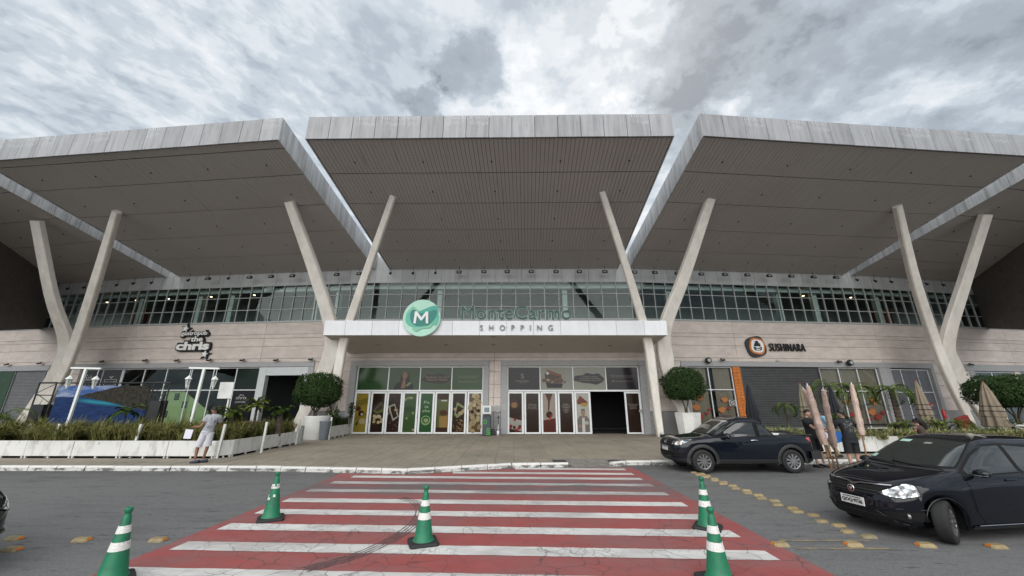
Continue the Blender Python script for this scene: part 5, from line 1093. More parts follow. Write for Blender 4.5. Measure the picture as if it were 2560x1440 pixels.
def pickup(M):
    E = PK; c = thing('navy_pickup', 'dark navy single cab pickup parked at the kerb', 'pickup', M)
    P_ = lambda n, mb, m, par=None: put(n, mb.mesh(n, m), M, par or c)
    part('body', E.body(), PAINT2, c); part('underbody', MB().box(-2.0, 1.9, -.56, .56, .25, .9).box(-.9, .88, -.76, .76, .24, .6), SEAM, c)
    P_('windscreen_surround', E.front(-.78, .78, tab((-.74, 1.10), (0, 1.085), (.74, 1.10)), tab((-.78, 1.11), (-.735, 1.32), (-.68, 1.46), (-.58, 1.52), (.58, 1.52), (.68, 1.46), (.735, 1.32), (.78, 1.11)), .003, 30, 10), SEAM)
    P_('windscreen', E.front(-.75, .75, tab((-.75, 1.115), (0, 1.10), (.75, 1.115)), tab((-.75, 1.12), (-.70, 1.32), (-.64, 1.44), (-.55, 1.50), (.55, 1.50), (.64, 1.44), (.70, 1.32), (.75, 1.12)), .007, 30, 10), CGL2)
    P_('roof_sticker', E.front(.22, .52, 1.45, 1.475, .010, 5, 2), mat('white_band', (.6, .6, .6), .4))
    P_('cargo_cover', MB().box(-2.16, -1.18, -.70, .70, 1.04, 1.062), mat('black_tarpaulin', (.01, .01, .01), .8), c)
    for s_ in (1, -1):
        P_('bed_rail', MB().tube([(-1.12, s_ * .765, 1.085), (-1.3, s_ * .78, 1.08), (-2.15, s_ * .77, 1.08)], .018, 6), PLAS)
        bel = tab((-1.0, 1.02), (.4, 1.0), (1.0, .985)); top = tab((-1.0, 1.06), (-.82, 1.24), (-.62, 1.40), (-.45, 1.455), (-.1, 1.46), (.15, 1.44), (.45, 1.28), (.82, 1.07))
        P_('door', E.side(-.42, .88, tab((-.42, .36), (.75, .36), (.88, .62)), lambda x: bel(x), s_, .004, 24, 10), PAINT2)
        P_('door_gap', MB().tube([(x, s_ * (E.sy(x, z) + .004), z) for x, z in ((.90, 1.0), (.91, .8), (.86, .55), (.74, .35), (.3, .34), (-.42, .34), (-.44, .6), (-.44, 1.02), (-.44, 1.4))], .006, 5), SEAM)
        P_('window_surround', E.side(-.98, .84, lambda x: bel(x) + .005, lambda x: top(x) + .012, s_, .003, 40, 8), SEAM)
        P_('side_window', E.side(-.36, .60, lambda x: bel(x) + .03, lambda x: top(x) - .022, s_, .008, 30, 8), CGL)
        P_('quarter_window', E.side(-.90, -.50, lambda x: bel(x) + .06, lambda x: top(x) - .03, s_, .008, 16, 6), CGL)
        P_('door_handle', MB().tube([(-.36, s_ * (E.sy(-.3, .93) + .015), .93), (-.28, s_ * (E.sy(-.3, .93) + .035), .94), (-.16, s_ * (E.sy(-.2, .93) + .015), .93)], .016, 8), CHR)
        mi_ = P_('wing_mirror', MB().add([(x * .10 + .60, s_ * (y * .115 + .95), z * .085 + 1.06) for x, y, z in [(cos(q) * cos(e), sin(q) * cos(e), sin(e)) for e in [(-pi / 2) + pi * i / 8 for i in range(9)] for q in [2 * pi * j / 12 for j in range(12)]]], [(i * 12 + j, i * 12 + (j + 1) % 12, (i + 1) * 12 + (j + 1) % 12, (i + 1) * 12 + j) for i in range(8) for j in range(12)], 0, True), PAINT2)
        P_('indicator', MB().tube([(.69, s_ * .92, 1.045), (.68, s_ * 1.0, 1.045), (.6, s_ * 1.06, 1.045)], .012, 6), LAMPW, mi_)
        P_('mirror_arm', MB().tube([(.66, s_ * .78, 1.0), (.62, s_ * .9, 1.02)], .03, 8), PLAS, mi_)
        for ax in E.ax:
            vs = []
            for k in range(33):
                t = lerp(-.30, pi + .30, k / 32)
                for rr, o in ((E.ar - .01, .012), (E.ar + .035, .028), (E.ar + .085, .004)):
                    x = ax + rr * cos(t); z = max(.27, E.rw + rr * sin(t)); vs.append((x, s_ * (E.sy(min(max(x, -2.1), 2.05), max(z, .4)) + o), z))
            P_('arch_trim', MB().add(vs, [(i * 3 + j, (i + 1) * 3 + j, (i + 1) * 3 + j + 1, i * 3 + j + 1) for i in range(32) for j in range(2)], 0, True), PLAS)
        P_('side_skirt', E.side(-.92, .90, .275, .40, s_, .014, 12, 4), PLAS)
        P_('shoulder_crease', MB().tube([(x, s_ * (E.sy(x, z) + .001), z) for x, z in ((1.5, .93), (.9, .90), (0, .905), (-.9, .93), (-2.0, .98))], .008, 5), PAINT2)
        P_('tail_lamp', E.side(-2.24, -1.93, tab((-2.24, .80), (-1.93, .97)), tab((-2.24, 1.01), (-1.93, 1.0)), s_, .012, 10, 5), TLR)
        hl = P_('headlight', MB().add([(lerp(2.09, 1.60, t) , s_ * (interp(t, ((0, .60), (.3, .77), (1, .86)))), 0) for t in (0,)], []) if False else E.side(1.62, 2.085, tab((1.62, .945), (1.95, .80), (2.085, .77)), tab((1.62, .965), (1.9, .935), (2.085, .885)), s_, .010, 16, 6), HLM)
        P_('headlight_amber', E.side(1.98, 2.08, .83, .87, s_, .016, 4, 3), AMB, hl)
        ff = E.front(min(s_ * .46, s_ * .70), max(s_ * .46, s_ * .70), .80, .885, .008, 10, 4); P_('headlight_front', ff, HLM, hl)
        P_('fog_recess', E.front(min(s_ * .50, s_ * .74), max(s_ * .50, s_ * .74), .46, .56, .01, 8, 4), SEAM)
    P_('grille', E.front(-.46, .46, .74, .90, .006, 20, 5), SEAM); P_('front_bumper', E.front(-.83, .83, .28, .42, .014, 30, 4), PLAS); P_('lower_grille', E.front(-.48, .48, .44, .58, .008, 20, 4), SEAM)
    for z in (.77, .81, .85): P_('grille_bar', E.front(-.42, .42, z, z + .01, .014, 16, 1), PLAS)
    P_('badge', E.front(-.09, .09, .80, .87, .02, 4, 4), CHR)
    plate(c, c, M @ T(E.fx(0, .62) + .02, 0, .66) @ Matrix.Rotation(pi / 2, 4, 'Z'), '', True) if False else None
    pl = put('number_plate', MB().bbox(-.20, .20, 0, .012, -.065, .065, .003).mesh('plate', PLT), M @ T(E.fx(0, .64) + .022, 0, .655) @ Matrix.Rotation(pi / 2, 4, 'Z'), c)
    put('plate_band', MB().box(-.195, .195, -.003, 0, .035, .062).mesh('band', mat('plate_band', (.05, .08, .3), .5)), WM[pl], pl)
    rb = MB().add([], []); 
    P_('rear_bumper', MB().add([(x, y, z) for z in (.40, .62) for x, y in ((-1.95, -.87), (-2.28, -.84), (-2.40, -.6), (-2.42, 0), (-2.40, .6), (-2.28, .84), (-1.95, .87))], [(i, i + 1, i + 8, i + 7) for i in range(6)] + [(7, 8, 9, 10, 11, 12, 13), (6, 5, 4, 3, 2, 1, 0)]), PLAS)
    for s_ in (1, -1): P_('roof_rail', MB().tube([(.02, s_ * .53, 1.56), (-.08, s_ * .53, 1.60), (-.38, s_ * .50, 1.605), (-.46, s_ * .48, 1.575)], .012, 6), BLK)
    for ax in E.ax:
        for sd in (1, -1): wheel(c, T(ax, sd * .745, .335) @ (Matrix.Rotation(pi, 4, 'Z') if sd > 0 else I4), .335, .20, 10, sd, M)
    return c
pk = pickup(MP)
# loose load on the cover
t = thing('spare_cover', 'black rounded bundle lying in the pickup bed', 'bundle', MP @ T(-1.5, .35, 1.06)); part('bundle', MB().add([(x * .32, y * .2, max(0, z) * .13) for x, y, z in [(cos(q) * cos(e), sin(q) * cos(e), sin(e)) for e in [pi / 2 * i / 5 for i in range(6)] for q in [2 * pi * j / 14 for j in range(14)]]], [(i * 14 + j, i * 14 + (j + 1) % 14, (i + 1) * 14 + (j + 1) % 14, (i + 1) * 14 + j) for i in range(5) for j in range(14)], 0, True), BLK, t)
t = thing('white_packet', 'flat white packet lying behind the pickup cab', 'packet', MP @ T(-1.22 + .05, .4, 1.062)); part('packet', MB().bbox(-.16, .16, -.1, .1, 0, .05, .015), WPL, t)
# ------------------------------------------------------------------ cones
CG = mat('green_cone_plastic', (.010, .175, .085), .5, col2=(.03, .10, .06), vs=11, thr=.60, thrw=.10); CB = mat('black_cone_base', (.02, .02, .021), .7, bump=.2)
def m_band():
    m = mat('white_cone_band', (.78, .78, .76), .5); b = NB(m); o = b.obj(); n = b.noise(o, 22, 4, .7); d = b.vor(o, 26)
    b.base(b.mix(b.rng(d, .03, .012), (.76, .76, .74), (.30, .38, .33))); return m
CW = m_band()
def cone(M, label, worn=False):
    t = thing('traffic_cone', label, 'traffic cone', M, 'green and white traffic cones on the crossing')
    def r(z): return lerp(.135, .035, (z - .055) / .61)
    zz = [.055, .07, .17, .20, .31, .385, .48, .545, .63, .665]
    part('cone_body', MB().lathe([(.155, .045), (.148, .06)] + [(r(z) + (.002 if i % 2 else 0), z) for i, z in enumerate(zz[1:])] + [(.030, .672), (.030, .70), (.038, .705), (.040, .735), (.033, .75), (.022, .75), (.022, .70)], 28), CG, t)
    for a, b_ in ((.32, .405), (.49, .565)):
        if worn:
            mb = MB(); rr = random.Random(int(a * 100)); n = 14
            for k in range(n):
                if rr.random() < .18: continue
                for q in range(2):
                    if rr.random() < .15: continue
                    t0, t1 = 2 * pi * (k + .06) / n, 2 * pi * (k + .94) / n; z0, z1 = lerp(a, b_, q / 2 + .03), lerp(a, b_, q / 2 + .47)
                    mb.add([((r(z) + .006) * cos(t_), (r(z) + .006) * sin(t_), z) for t_, z in ((t0, z0), (t1, z0), (t1, z1), (t0, z1))], [(0, 1, 2, 3)])
            part('reflective_band', mb, CW, t)
        else: part('reflective_band', MB().lathe([(r(a) + .005, a), (r(b_) + .005, b_)], 28), CW, t)
    s = .205; mb = MB(); pts = []
    for cx_, cy_, a0 in ((s - .05, s - .05, 0), (-s + .05, s - .05, 90), (-s + .05, -s + .05, 180), (s - .05, -s + .05, 270)):
        for k in range(5): a_ = R(a0 + k * 22.5); pts.append((cx_ + .05 * cos(a_), cy_ + .05 * sin(a_)))
    n = len(pts); lv = [(1, 0), (1, .03), (.95, .045), (.80, .05)]; vs = [(x * f, y * f, z) for f, z in lv for x, y in pts]
    mb.add(vs, [(i * n + j, i * n + (j + 1) % n, (i + 1) * n + (j + 1) % n, (i + 1) * n + j) for i in range(3) for j in range(n)]); mb.add(vs, [tuple(range(3 * n, 4 * n))]); part('cone_base', mb, CB, t); return t
c1 = cone(T(-4.16, 7.42, ROAD) @ Matrix.Rotation(.5, 4, 'Z'), 'green cone with peeling white bands at the left edge of the crossing', True)
c2 = cone(T(-1.27, 6.25, ROAD) @ Matrix.Rotation(.35, 4, 'Z'), 'green cone standing in the middle of the crossing')
copy_tree(c2, T(3.14, 6.95, ROAD) @ Matrix.Rotation(1.0, 4, 'Z'), 'farther of two green cones at the right edge of the crossing')
copy_tree(c2, T(2.33, 5.03, ROAD) @ Matrix.Rotation(.2, 4, 'Z'), 'nearer right green cone cut by the bottom of the picture')
copy_tree(c2, T(-4.50, 5.03, ROAD) @ Matrix.Rotation(.8, 4, 'Z'), 'large green cone at lower left, its foot below the picture')
# ------------------------------------------------------------------ road studs
STD = mat('yellow_road_stud', (.33, .25, .12), .6, col2=(.20, .17, .12), vs=14, thr=.56, thrw=.12, rand=.12); STR = mat('orange_stud_reflector', (.62, .16, .02), .25)
def stud(M, label, refl):
    t = thing('road_stud', label, 'road stud', M, 'yellow studs set in the asphalt')
    a, b_, h = .105, .060, .038; mb = MB(); pts = [(-a, -b_ * .6), (-a * .8, -b_), (a * .8, -b_), (a, -b_ * .6), (a, b_ * .6), (a * .8, b_), (-a * .8, b_), (-a, b_ * .6)]
    n = 8; lv = [(1, 1, 0), (.98, .95, .012), (.78, .62, h)]; vs = [(x * f, y * g, z) for f, g, z in lv for x, y in pts]
    mb.add(vs, [(i * n + j, i * n + (j + 1) % n, (i + 1) * n + (j + 1) % n, (i + 1) * n + j) for i in range(2) for j in range(n)]); mb.add(vs, [tuple(range(16, 24))]); part('stud_body', mb, STD, t)
    if refl:
        f = -1; part('reflector', MB().add([(f * a * .985, -b_ * .5, .014), (f * a * .985, b_ * .5, .014), (f * a * .80, b_ * .5, h - .003), (f * a * .80, -b_ * .5, h - .003)], [(0, 1, 2, 3)]), STR, t)
    return t
s1 = stud(T(3.78, 6.18, ROAD) @ Matrix.Rotation(0.05, 4, 'Z') @ Matrix.Diagonal((1.1, 1.25, 1.1, 1)), 'yellow stud with orange reflector touching the red paint at right', True)
for (x, y, r_), lab in zip(((4.81, 6.18, 0), (5.80, 6.15, 0), (6.74, 6.11, 0), (-7.32, 6.42, pi), (-6.81, 5.99, pi), (-6.27, 6.37, pi), (-5.16, 6.37, pi)), ('yellow stud with orange reflector on the row before the black car bumper', 'yellow stud with orange reflector left of the turned front wheel', 'yellow stud with orange reflector just right of the turned front wheel', 'upper of two yellow studs at the left edge of the picture', 'lower of two yellow studs at the left edge of the picture', 'lone yellow stud between left edge and the big cone', 'yellow stud just behind the top of the lower left cone')):
    copy_tree(s1, T(x, y, ROAD) @ Matrix.Rotation(r_ + random.uniform(-.08, .08), 4, 'Z') @ Matrix.Diagonal((1.1, 1.25, 1.1, 1)), lab)
s2 = None
yy_ = [11.77, 11.42, 11.05, 10.6, 10.16, 9.63, 9.17, 8.68, 8.13, 7.64, 7.05, 6.52]
for i, y in enumerate(yy_):
    for k in (0, 1):
        M = T(5.28 + (.06 if k else -.06) + random.uniform(-.02, .02), y - (.0 if k else -.22) + random.uniform(-.015, .015), ROAD) @ Matrix.Rotation(random.uniform(-.12, .12), 4, 'Z')
        lab = '%s yellow stud of the %s pair from the pickup front wheel' % ('nearer' if k else 'farther', ORD[i])
        if s2 is None: s2 = stud(M, lab, False)
        else: copy_tree(s2, M, lab)
# ------------------------------------------------------------------ plants
def leafmat(name, c, c2=None): return mat(name, c, .75, spec=.04, col2=c2 or tuple(x * 1.9 for x in c), vs=7, thr=.5, thrw=.15, rand=.0)
LEAFD = leafmat('dark_glossy_leaf', (.026, .046, .017)); LEAFM = leafmat('green_leaf', (.045, .075, .02)); LEAFY = leafmat('yellow_green_leaf', (.10, .13, .03)); GRS = leafmat('long_grass', (.06, .09, .022), (.30, .27, .11)); VAR = leafmat('striped_leaf', (.12, .15, .05), (.40, .38, .20))
BARK = mat('bark', (.10, .08, .06), .9, var=.35, vs=18, vscale=(1, 1, .3), bump=.6, bs=50)
def leafquad(mb, p, d, n, L_, w, mi=0):
    d = d.normalized(); s = d.cross(n); s = s.normalized() if s.length > 1e-4 else Vector((1, 0, 0)); m = p + d * L_ * .5
    mb.add([p, m + s * w, p + d * L_, m - s * w], [(0, 1, 2, 3)], mi)
def topiary(M, label, rx, rz, trunk_h, n=7500, seed=1, ns=5, flat=.0, sparse=0.0):
    rr = random.Random(seed); t = thing('topiary_tree', label, 'tree', M)
    mb = MB(); cz = trunk_h + rz * .92
    for i in range(n):
        v = Vector((rr.gauss(0, 1), rr.gauss(0, 1), rr.gauss(0, 1))).normalized(); nz = mnoise.noise(v * 2.2 + Vector((seed, 0, 0))) * .17 + mnoise.noise(v * 6 + Vector((0, seed, 0))) * .05
        e = 1.0 + nz - abs(rr.gauss(0, 1)) * (.07 + sparse)
        if rr.random() < .05: e += rr.uniform(.02, .12)
        k = (abs(v.x) ** 2.6 + abs(v.y) ** 2.6 + abs(v.z) ** 2.6) ** (-1 / 2.6)
        p = Vector((v.x * k * rx * e, v.y * k * rx * e, cz + v.z * k * rz * e * (1 if v.z > 0 else .88)))
        g3 = Vector((rr.gauss(0, 1), rr.gauss(0, 1), rr.gauss(0, 1))); d = (g3 - v * g3.dot(v) * .75 + v * .25).normalized(); leafquad(mb, p, d, v + Vector((rr.gauss(0, .6), rr.gauss(0, .6), rr.gauss(0, .6))), rr.uniform(.06, .11), rr.uniform(.022, .034), 0)
    for i in range(int(n * .22)):         # older, larger leaves deeper in the crown
        v = Vector((rr.gauss(0, 1), rr.gauss(0, 1), rr.gauss(0, 1))).normalized(); k = (abs(v.x) ** 2.6 + abs(v.y) ** 2.6 + abs(v.z) ** 2.6) ** (-1 / 2.6); e = rr.uniform(.45, .86)
        g3 = Vector((rr.gauss(0, 1), rr.gauss(0, 1), rr.gauss(0, 1))); leafquad(mb, Vector((v.x * k * rx * e, v.y * k * rx * e, cz + v.z * k * rz * e * .92)), g3, v + g3.cross(v) * .3, rr.uniform(.14, .22), rr.uniform(.05, .08), 0)
    part('crown', mb, [LEAFD], t)
    tb = MB()
    for k in range(ns):
        a = 2 * pi * k / ns + rr.random(); q = rr.uniform(.3, .55) * rx
        tb.tube(smooth([(.05 * cos(a), .05 * sin(a), -.15), (.08 * cos(a), .08 * sin(a), trunk_h * .5), (q * .5 * cos(a), q * .5 * sin(a), trunk_h), (q * cos(a), q * sin(a), cz)], 4), [.045] * 4 + [.035] * 4 + [.03] * 5, 7)
    part('trunk', tb, BARK, t); return t
def frond(mb, base, az, el, L_, droop, nl, ll, lw, rr, mi=0, stem=1):
    pts = []; p = Vector(base); e = el
    for k in range(11):
        pts.append(p.copy()); p = p + Vector((cos(az) * cos(e), sin(az) * cos(e), sin(e))) * (L_ / 10); e -= droop / 10 * (1 + k * .12)
    mb.tube(pts, [.014 * L_ * (1 - k * .08) for k in range(11)], 4, stem, caps=False)
    for k in range(nl):
        t = (k + 1.5) / (nl + 1.5) * 10; i = min(int(t), 9); q = pts[i].lerp(pts[i + 1], t - i); d = (pts[i + 1] - pts[i]).normalized(); s = d.cross(Vector((0, 0, 1))).normalized()
        f = sin(pi * min(1, (k + 1.5) / (nl + 1.0)) ** .8) * .8 + .2
        for sg in (1, -1):
            dd = (s * sg + d * .75 + Vector((0, 0, rr.uniform(-.45, .05)))).normalized(); leafquad(mb, q, dd, Vector((0, 0, 1)), ll * f * rr.uniform(.85, 1.1), lw, mi)
def palm(M, label, trunk_h, L_, n=14, name='palm', seed=1, droop=1.9, el0=1.0, lm=None, tr=.09, ll=.3, cat='palm', nl=26, lw=.012, group=None):
    rr = random.Random(seed); t = thing(name, label, cat, M, group); mb = MB()
    for k in range(n):
        el = el0 - (k % 4) * .32 + rr.uniform(-.15, .15); frond(mb, (0, 0, trunk_h), 2 * pi * k * .381966 * 1.0 + rr.uniform(-.2, .2), el, L_ * rr.uniform(.8, 1.1), droop * rr.uniform(.8, 1.15), nl, ll, lw, rr)
    part('fronds', mb, [lm or LEAFM, LEAFY], t)
    if trunk_h > .1: 
        tb = MB(); prof = []
        k = max(6, int(trunk_h / .08))
        for i in range(k + 1): prof.append((tr * (1.25 - .3 * i / k) * (1.0 if i % 2 else .82), trunk_h * i / k - (.02 if i == 0 else 0)))
        tb.lathe(prof, 10, sm=False); part('trunk', tb, BARK, t)
    return t
def shrub(M, label, h, r_, n=260, name='shrub', seed=3, lm=None, ll=.13, lw=.035, group=None):
    rr = random.Random(seed); t = thing(name, label, 'shrub', M, group); mb = MB(); st = MB()
    for k in range(9):
        a = rr.uniform(0, 6.28); q = Vector((cos(a) * r_ * rr.uniform(.3, 1), sin(a) * r_ * rr.uniform(.3, 1), h * rr.uniform(.7, 1))); pth = smooth([(0, 0, -.05), (q.x * .35, q.y * .35, q.z * .55), tuple(q)], 4); st.tube(pth, .012, 5)
        for i in range(n // 9):
            t_ = rr.uniform(.45, 1); p = pth[min(int(t_ * (len(pth) - 1)), len(pth) - 1)]; d = Vector((rr.gauss(0, 1), rr.gauss(0, 1), rr.gauss(.4, .7))); leafquad(mb, p + Vector((rr.gauss(0, .04), rr.gauss(0, .04), rr.gauss(0, .04))), d, Vector((rr.gauss(0, 1), rr.gauss(0, 1), 1)), ll * rr.uniform(.7, 1.2), lw)
    part('foliage', mb, [lm or LEAFM], t); part('stem', st, BARK, t); return t
def grass_bed(name, area, n, h, M, mats_, label, seed=5, w=.012, lean=.55, parent=None):
    rr = random.Random(seed); mb = MB(); x0, x1, y0, y1, z = area
    tuft = [(rr.uniform(x0, x1), rr.uniform(y0, y1), rr.uniform(.7, 1.15)) for _ in range(max(8, int(n / 60)))]
    for i in range(n):
        tx, ty, ts = tuft[i % len(tuft)]; a = rr.uniform(0, 6.28); L_ = h * ts * rr.uniform(.6, 1.1); ln = rr.uniform(.1, lean); p = Vector((tx + rr.gauss(0, .06), ty + rr.gauss(0, .06), z)); d = Vector((cos(a), sin(a), 0)); s = Vector((-d.y, d.x, 0)) * w * rr.uniform(.7, 1.3)
        q1 = p + d * L_ * ln * .35 + Vector((0, 0, L_ * .55)); q2 = p + d * L_ * ln * 1.05 + Vector((0, 0, L_ * (.95 - ln * .45)))
        mb.add([p - s, p + s, q1 + s * .8, q1 - s * .8, q2], [(0, 1, 2, 3), (3, 2, 4)], 0)
    o = put(name, mb.mesh(name, mats_), M, parent, label=label, kind='stuff'); return o
# ------------------------------------------------------------------ left planter
def planter(name, label, line, h, step, thick=.06, foot=True, soil=None, wm=None):
    a0 = Vector((*line[0], 0)); t = thing(name, label, 'planter', T(*a0))
    for a, c in chop([(x, y, 0) for x, y in line], step):
        d = c - a; L_ = d.length; M = T(*a) @ Matrix.Rotation(atan2(d.y, d.x), 4, 'Z')
        put('planter_panel', boxm(round(L_ - .012, 3), thick, h - .07, wm or WDIRT, .008), M @ T(.006, random.uniform(-.006, .006), .07), t)
        if foot:
            for fx in (.03, L_ * .5, L_ - .09): put('planter_foot', boxm(.05, thick, .066, WDIRT, .004), M @ T(fx, .01, 0), t)
    if soil:
        put('soil', MB().add([(x, y, h - .10) for x, y in soil], [tuple(range(len(soil)))]).mesh('soil', mat('soil', (.05, .038, .028), .95)), I4, t)
        put('planter_shade', MB().add([(x, y, .002) for x, y in soil], [tuple(range(len(soil)))]).mesh('gap', SEAM), I4, t)  # near-black ground sheet, stands in for the shade under the planter
    return t
pl1 = planter('long_planter', 'long white panelled planter with overgrown grass along the left pavement', [(-31.6, 14.35), (-10.15, 14.02), (-9.82, 14.45), (-9.86, 18.95)], .56, 1.6, soil=[(-31.6, 14.40), (-10.18, 14.08), (-9.9, 14.48), (-9.94, 18.9), (-12, 18.9), (-12, 16.6), (-31.6, 16.8)])
put('planter_end', MB().box(-.04, .04, -.04, .16, 0, .78).mesh('planter_end', GFR), T(-9.86, 18.98, 0), pl1)
grass_bed('planter_grass', (-31, -10.3, 14.25, 15.9, .46), 18000, 1.0, I4, [GRS], 'long unkempt green grass filling the left planter', 5, .013, 1.35)
grass_bed('planter_grass', (-11.6, -10.0, 14.6, 18.8, .46), 4600, .8, I4, [GRS], 'long grass along the planter side that runs to the doors', 6, .013, 1.1)
pl2 = planter('short_planter', 'short white planter beside the left glass doors', [(-9.53, 20.95), (-9.66, 24.3)], .62, 1.15, soil=[(-9.58, 21.0), (-9.7, 24.2), (-10.3, 24.2), (-10.3, 21.0)])
grass_bed('planter_grass', (-10.2, -9.72, 21.1, 24.1, .52), 1500, .75, I4, [leafmat('dark_grass', (.03, .045, .015))], 'dark upright grass in the short planter by the doors', 8, .010, .4)
POST = mat('white_post', (.66, .67, .64), .6, var=.12, vs=5)
pm0 = None
for px, pyb, Y, lab, ln in ((128, 1103, 14.33, 'leaning white post, leftmost along the long planter', .10), (337, 1103, 14.2, 'white post in front of the seascape screen corner', .07), (551, 1103, 14.12, 'white post right behind the man in the grey shirt', .05), (660, 1092, 15.6, 'white post on the planter corner side', .02), (743, 1040 + 50, 18.6, 'white post at the door end of the long planter', .02), (822, 1098, 21.0, 'white post at the front of the short planter', .01)):
    p = A(px, pyb, Y); M = T(p.x, Y, .0) @ Matrix.Rotation(ln, 4, 'Y')
    if pm0 is None:
        pm0 = thing('planter_post', lab, 'post', M, 'white posts along the planters'); part('post', MB().box(-.036, .036, -.03, .03, 0, 1.10), POST, pm0)
    else: copy_tree(pm0, M, lab)
SG = GFR
# pots and topiary
def bigpot(M, label, r0, r1, h, m=WPL, n=28, seg=None):
    t = thing('planter_pot', label, 'pot', M, 'round pots'); part('pot', MB().lathe([(r0 * .96, 0), (r0, .03), (r1, h - .04), (r1 + .01, h), (r1 - .05, h), (r1 - .07, h - .12)], seg or n, sm=seg is None), m, t); part('soil', MB().lathe([(r1 - .06, h - .12), (r1 - .06, h - .10)], n), mat('soil', (.05, .038, .028), .95), t); return t
p = G(777, 1094, 0); bigpot(T(-10.35, 21.35, 0), 'large white round pot under the left ball shaped tree', .60, .66, 1.16)
topiary(T(-10.50, 21.35, 1.1), 'dense dark ball shaped tree in a white pot left of the doors', 1.12, .90, .52, 9000, 2)
pq = A(1712, 1000, 22.6); bigpot(T(pq.x + .05, 22.6, 0), 'white faceted pot under the round tree behind the pickup', .60, .72, 1.30, seg=8)
topiary(T(pq.x, 22.6, 1.2), 'round sparse tree in a white pot behind the pickup', 1.10, .98, .72, 8500, 4, 4, sparse=.04)
pr = A(2522, 1030, 19.3); topiary(T(pr.x + .3, 19.3, .75), 'wide dark clipped tree at the right edge behind the parasols', 1.45, .82, .82, 8000, 7, 4)
bigpot(T(pr.x + .3, 19.3, 0), 'wide white pot at the right edge of the picture', .8, 1.0, .85)
pg = G(808, 1100, 0); bigpot(T(pg.x, pg.y, 0), 'small grey tapered pot between white pot and short planter', .20, .27, .92, mat('grey_pot', (.14, .16, .18), .6, var=.15))
# palms and shrubs left
palm(T(*A(8, 1015, 15.4).to_2d(), .5), 'feathery palm at the left edge of the picture', .75, 1.15, 15, 'cycad', 11, 1.6, .9, LEAFM, .07, .3, nl=22, lw=.018)
palm(T(*A(322, 1010, 15.2).to_2d(), .48), 'slender young palm in front of the seascape screen', 1.05, .70, 11, 'young_palm', 12, 1.2, .9, LEAFM, .025, .24, nl=18, lw=.04)
palm(T(*A(583, 1010, 15.4).to_2d(), .48), 'leafy palm sprouting behind the man in the grey shirt', .95, .60, 15, 'young_palm', 13, 1.3, 1.1, LEAFY, .03, .22, nl=18, lw=.042)
shrub(T(*A(553, 1045, 15.2).to_2d(), .46), 'dark broad leaved shrub behind the white post near the man', .95, .35, 300, seed=14, lm=LEAFD)
palm(T(*A(646, 1000, 16.2).to_2d(), .48), 'bright green cycad left of the ball tree, the taller one', 1.2, .62, 20, 'cycad', 15, 1.2, 1.25, LEAFY, .05, .22, nl=20, lw=.042)
palm(T(*A(706, 1010, 17.2).to_2d(), .48), 'green cycad with shaggy brown trunk beside the ball tree', .95, .60, 20, 'cycad', 16, 1.3, 1.25, LEAFM, .11, .22, nl=20, lw=.04)
shrub(T(*A(832, 1050, 22.0).to_2d(), .5), 'thin leaved shrub in the short planter near the column leg', 1.25, .45, 220, seed=17, ll=.16)
shrub(T(*A(876, 1040, 23.6).to_2d(), .5), 'narrow tall shrub against the stone frame of the left doors', 1.45, .20, 200, seed=18, lm=LEAFD)
# left furniture: lamp posts
WLM = mat('white_lamp_paint', (.74, .76, .74), .5, col2=(.50, .42, .30), vs=5, thr=.68, thrw=.06)
def lamp(M, label):
    t = thing('lamp_post', label, 'lamp post', M, 'white double lamp posts in the planter'); part('pole', MB().box(-.042, .042, -.035, .035, 0, 3.10), WLM, t); part('crossbar', MB().box(-.60, .60, -.035, .035, 3.10, 3.165), WLM, t)
    for s_ in (-1, 1):
        x = .52 * s_; l = part('lantern', MB().tube([(x, 0, 3.1), (x, 0, 2.80)], .010, 5).lathe([(.02, 2.84), (.05, 2.80), (.12, 2.72), (.13, 2.70), (.08, 2.70)], 6, c=(x, 0), sm=False), WLM, t); put('lantern_foot', MB().lathe([(.02, 2.34), (.03, 2.38), (.055, 2.44), (.055, 2.46)], 6, c=(x, 0), sm=False).mesh('lantern_foot', WLM), M, l)
        bars = MB()
        for k in range(6): a_ = 2 * pi * k / 6; bars.tube([(x + .045 * cos(a_), .045 * sin(a_), 2.45), (x + .095 * cos(a_), .095 * sin(a_), 2.71)], .009, 4)
        part('lantern_cage', bars, WLM, l) if False else put('lantern_cage', bars.mesh('cage', WLM), M, l); put('lantern_glass', MB().lathe([(.04, 2.45), (.085, 2.70)], 6, c=(x, 0), sm=False).mesh('glass', mat('frosted_lamp_glass', (.45, .47, .45), .2)), M, l)
    return t
l1 = lamp(T(-17.0, 15.4, 0) @ Matrix.Rotation(.02, 4, 'Y'), 'white double lantern post in front of the seascape screen')
copy_tree(l1, T(-12.3, 15.4, 0) @ Matrix.Rotation(.02, 4, 'Y'), 'white double lantern post between the screen and the man')
# blank white board on a post
pb = A(562, 978, 15.9); t = thing('blank_sign_board', 'blank white folded board on a thin white post behind the man', 'sign', T(pb.x, 15.9, 0)); part('board', MB().add([(-.28, .03, 1.98), (0, -.03, 1.98), (.28, .03, 1.98), (-.28, .03, 2.62), (0, -.03, 2.62), (.28, .03, 2.62), (-.28, .05, 1.98), (0, -.01, 1.98), (.28, .05, 1.98), (-.28, .05, 2.62), (0, -.01, 2.62), (.28, .05, 2.62)], [(0, 1, 4, 3), (1, 2, 5, 4), (7, 6, 9, 10), (8, 7, 10, 11), (0, 3, 9, 6), (2, 8, 11, 5), (3, 4, 10, 9), (4, 5, 11, 10)]), WPL, t); part('post', MB().box(.15, .21, .05, .10, 0, 2.3), POST, t)
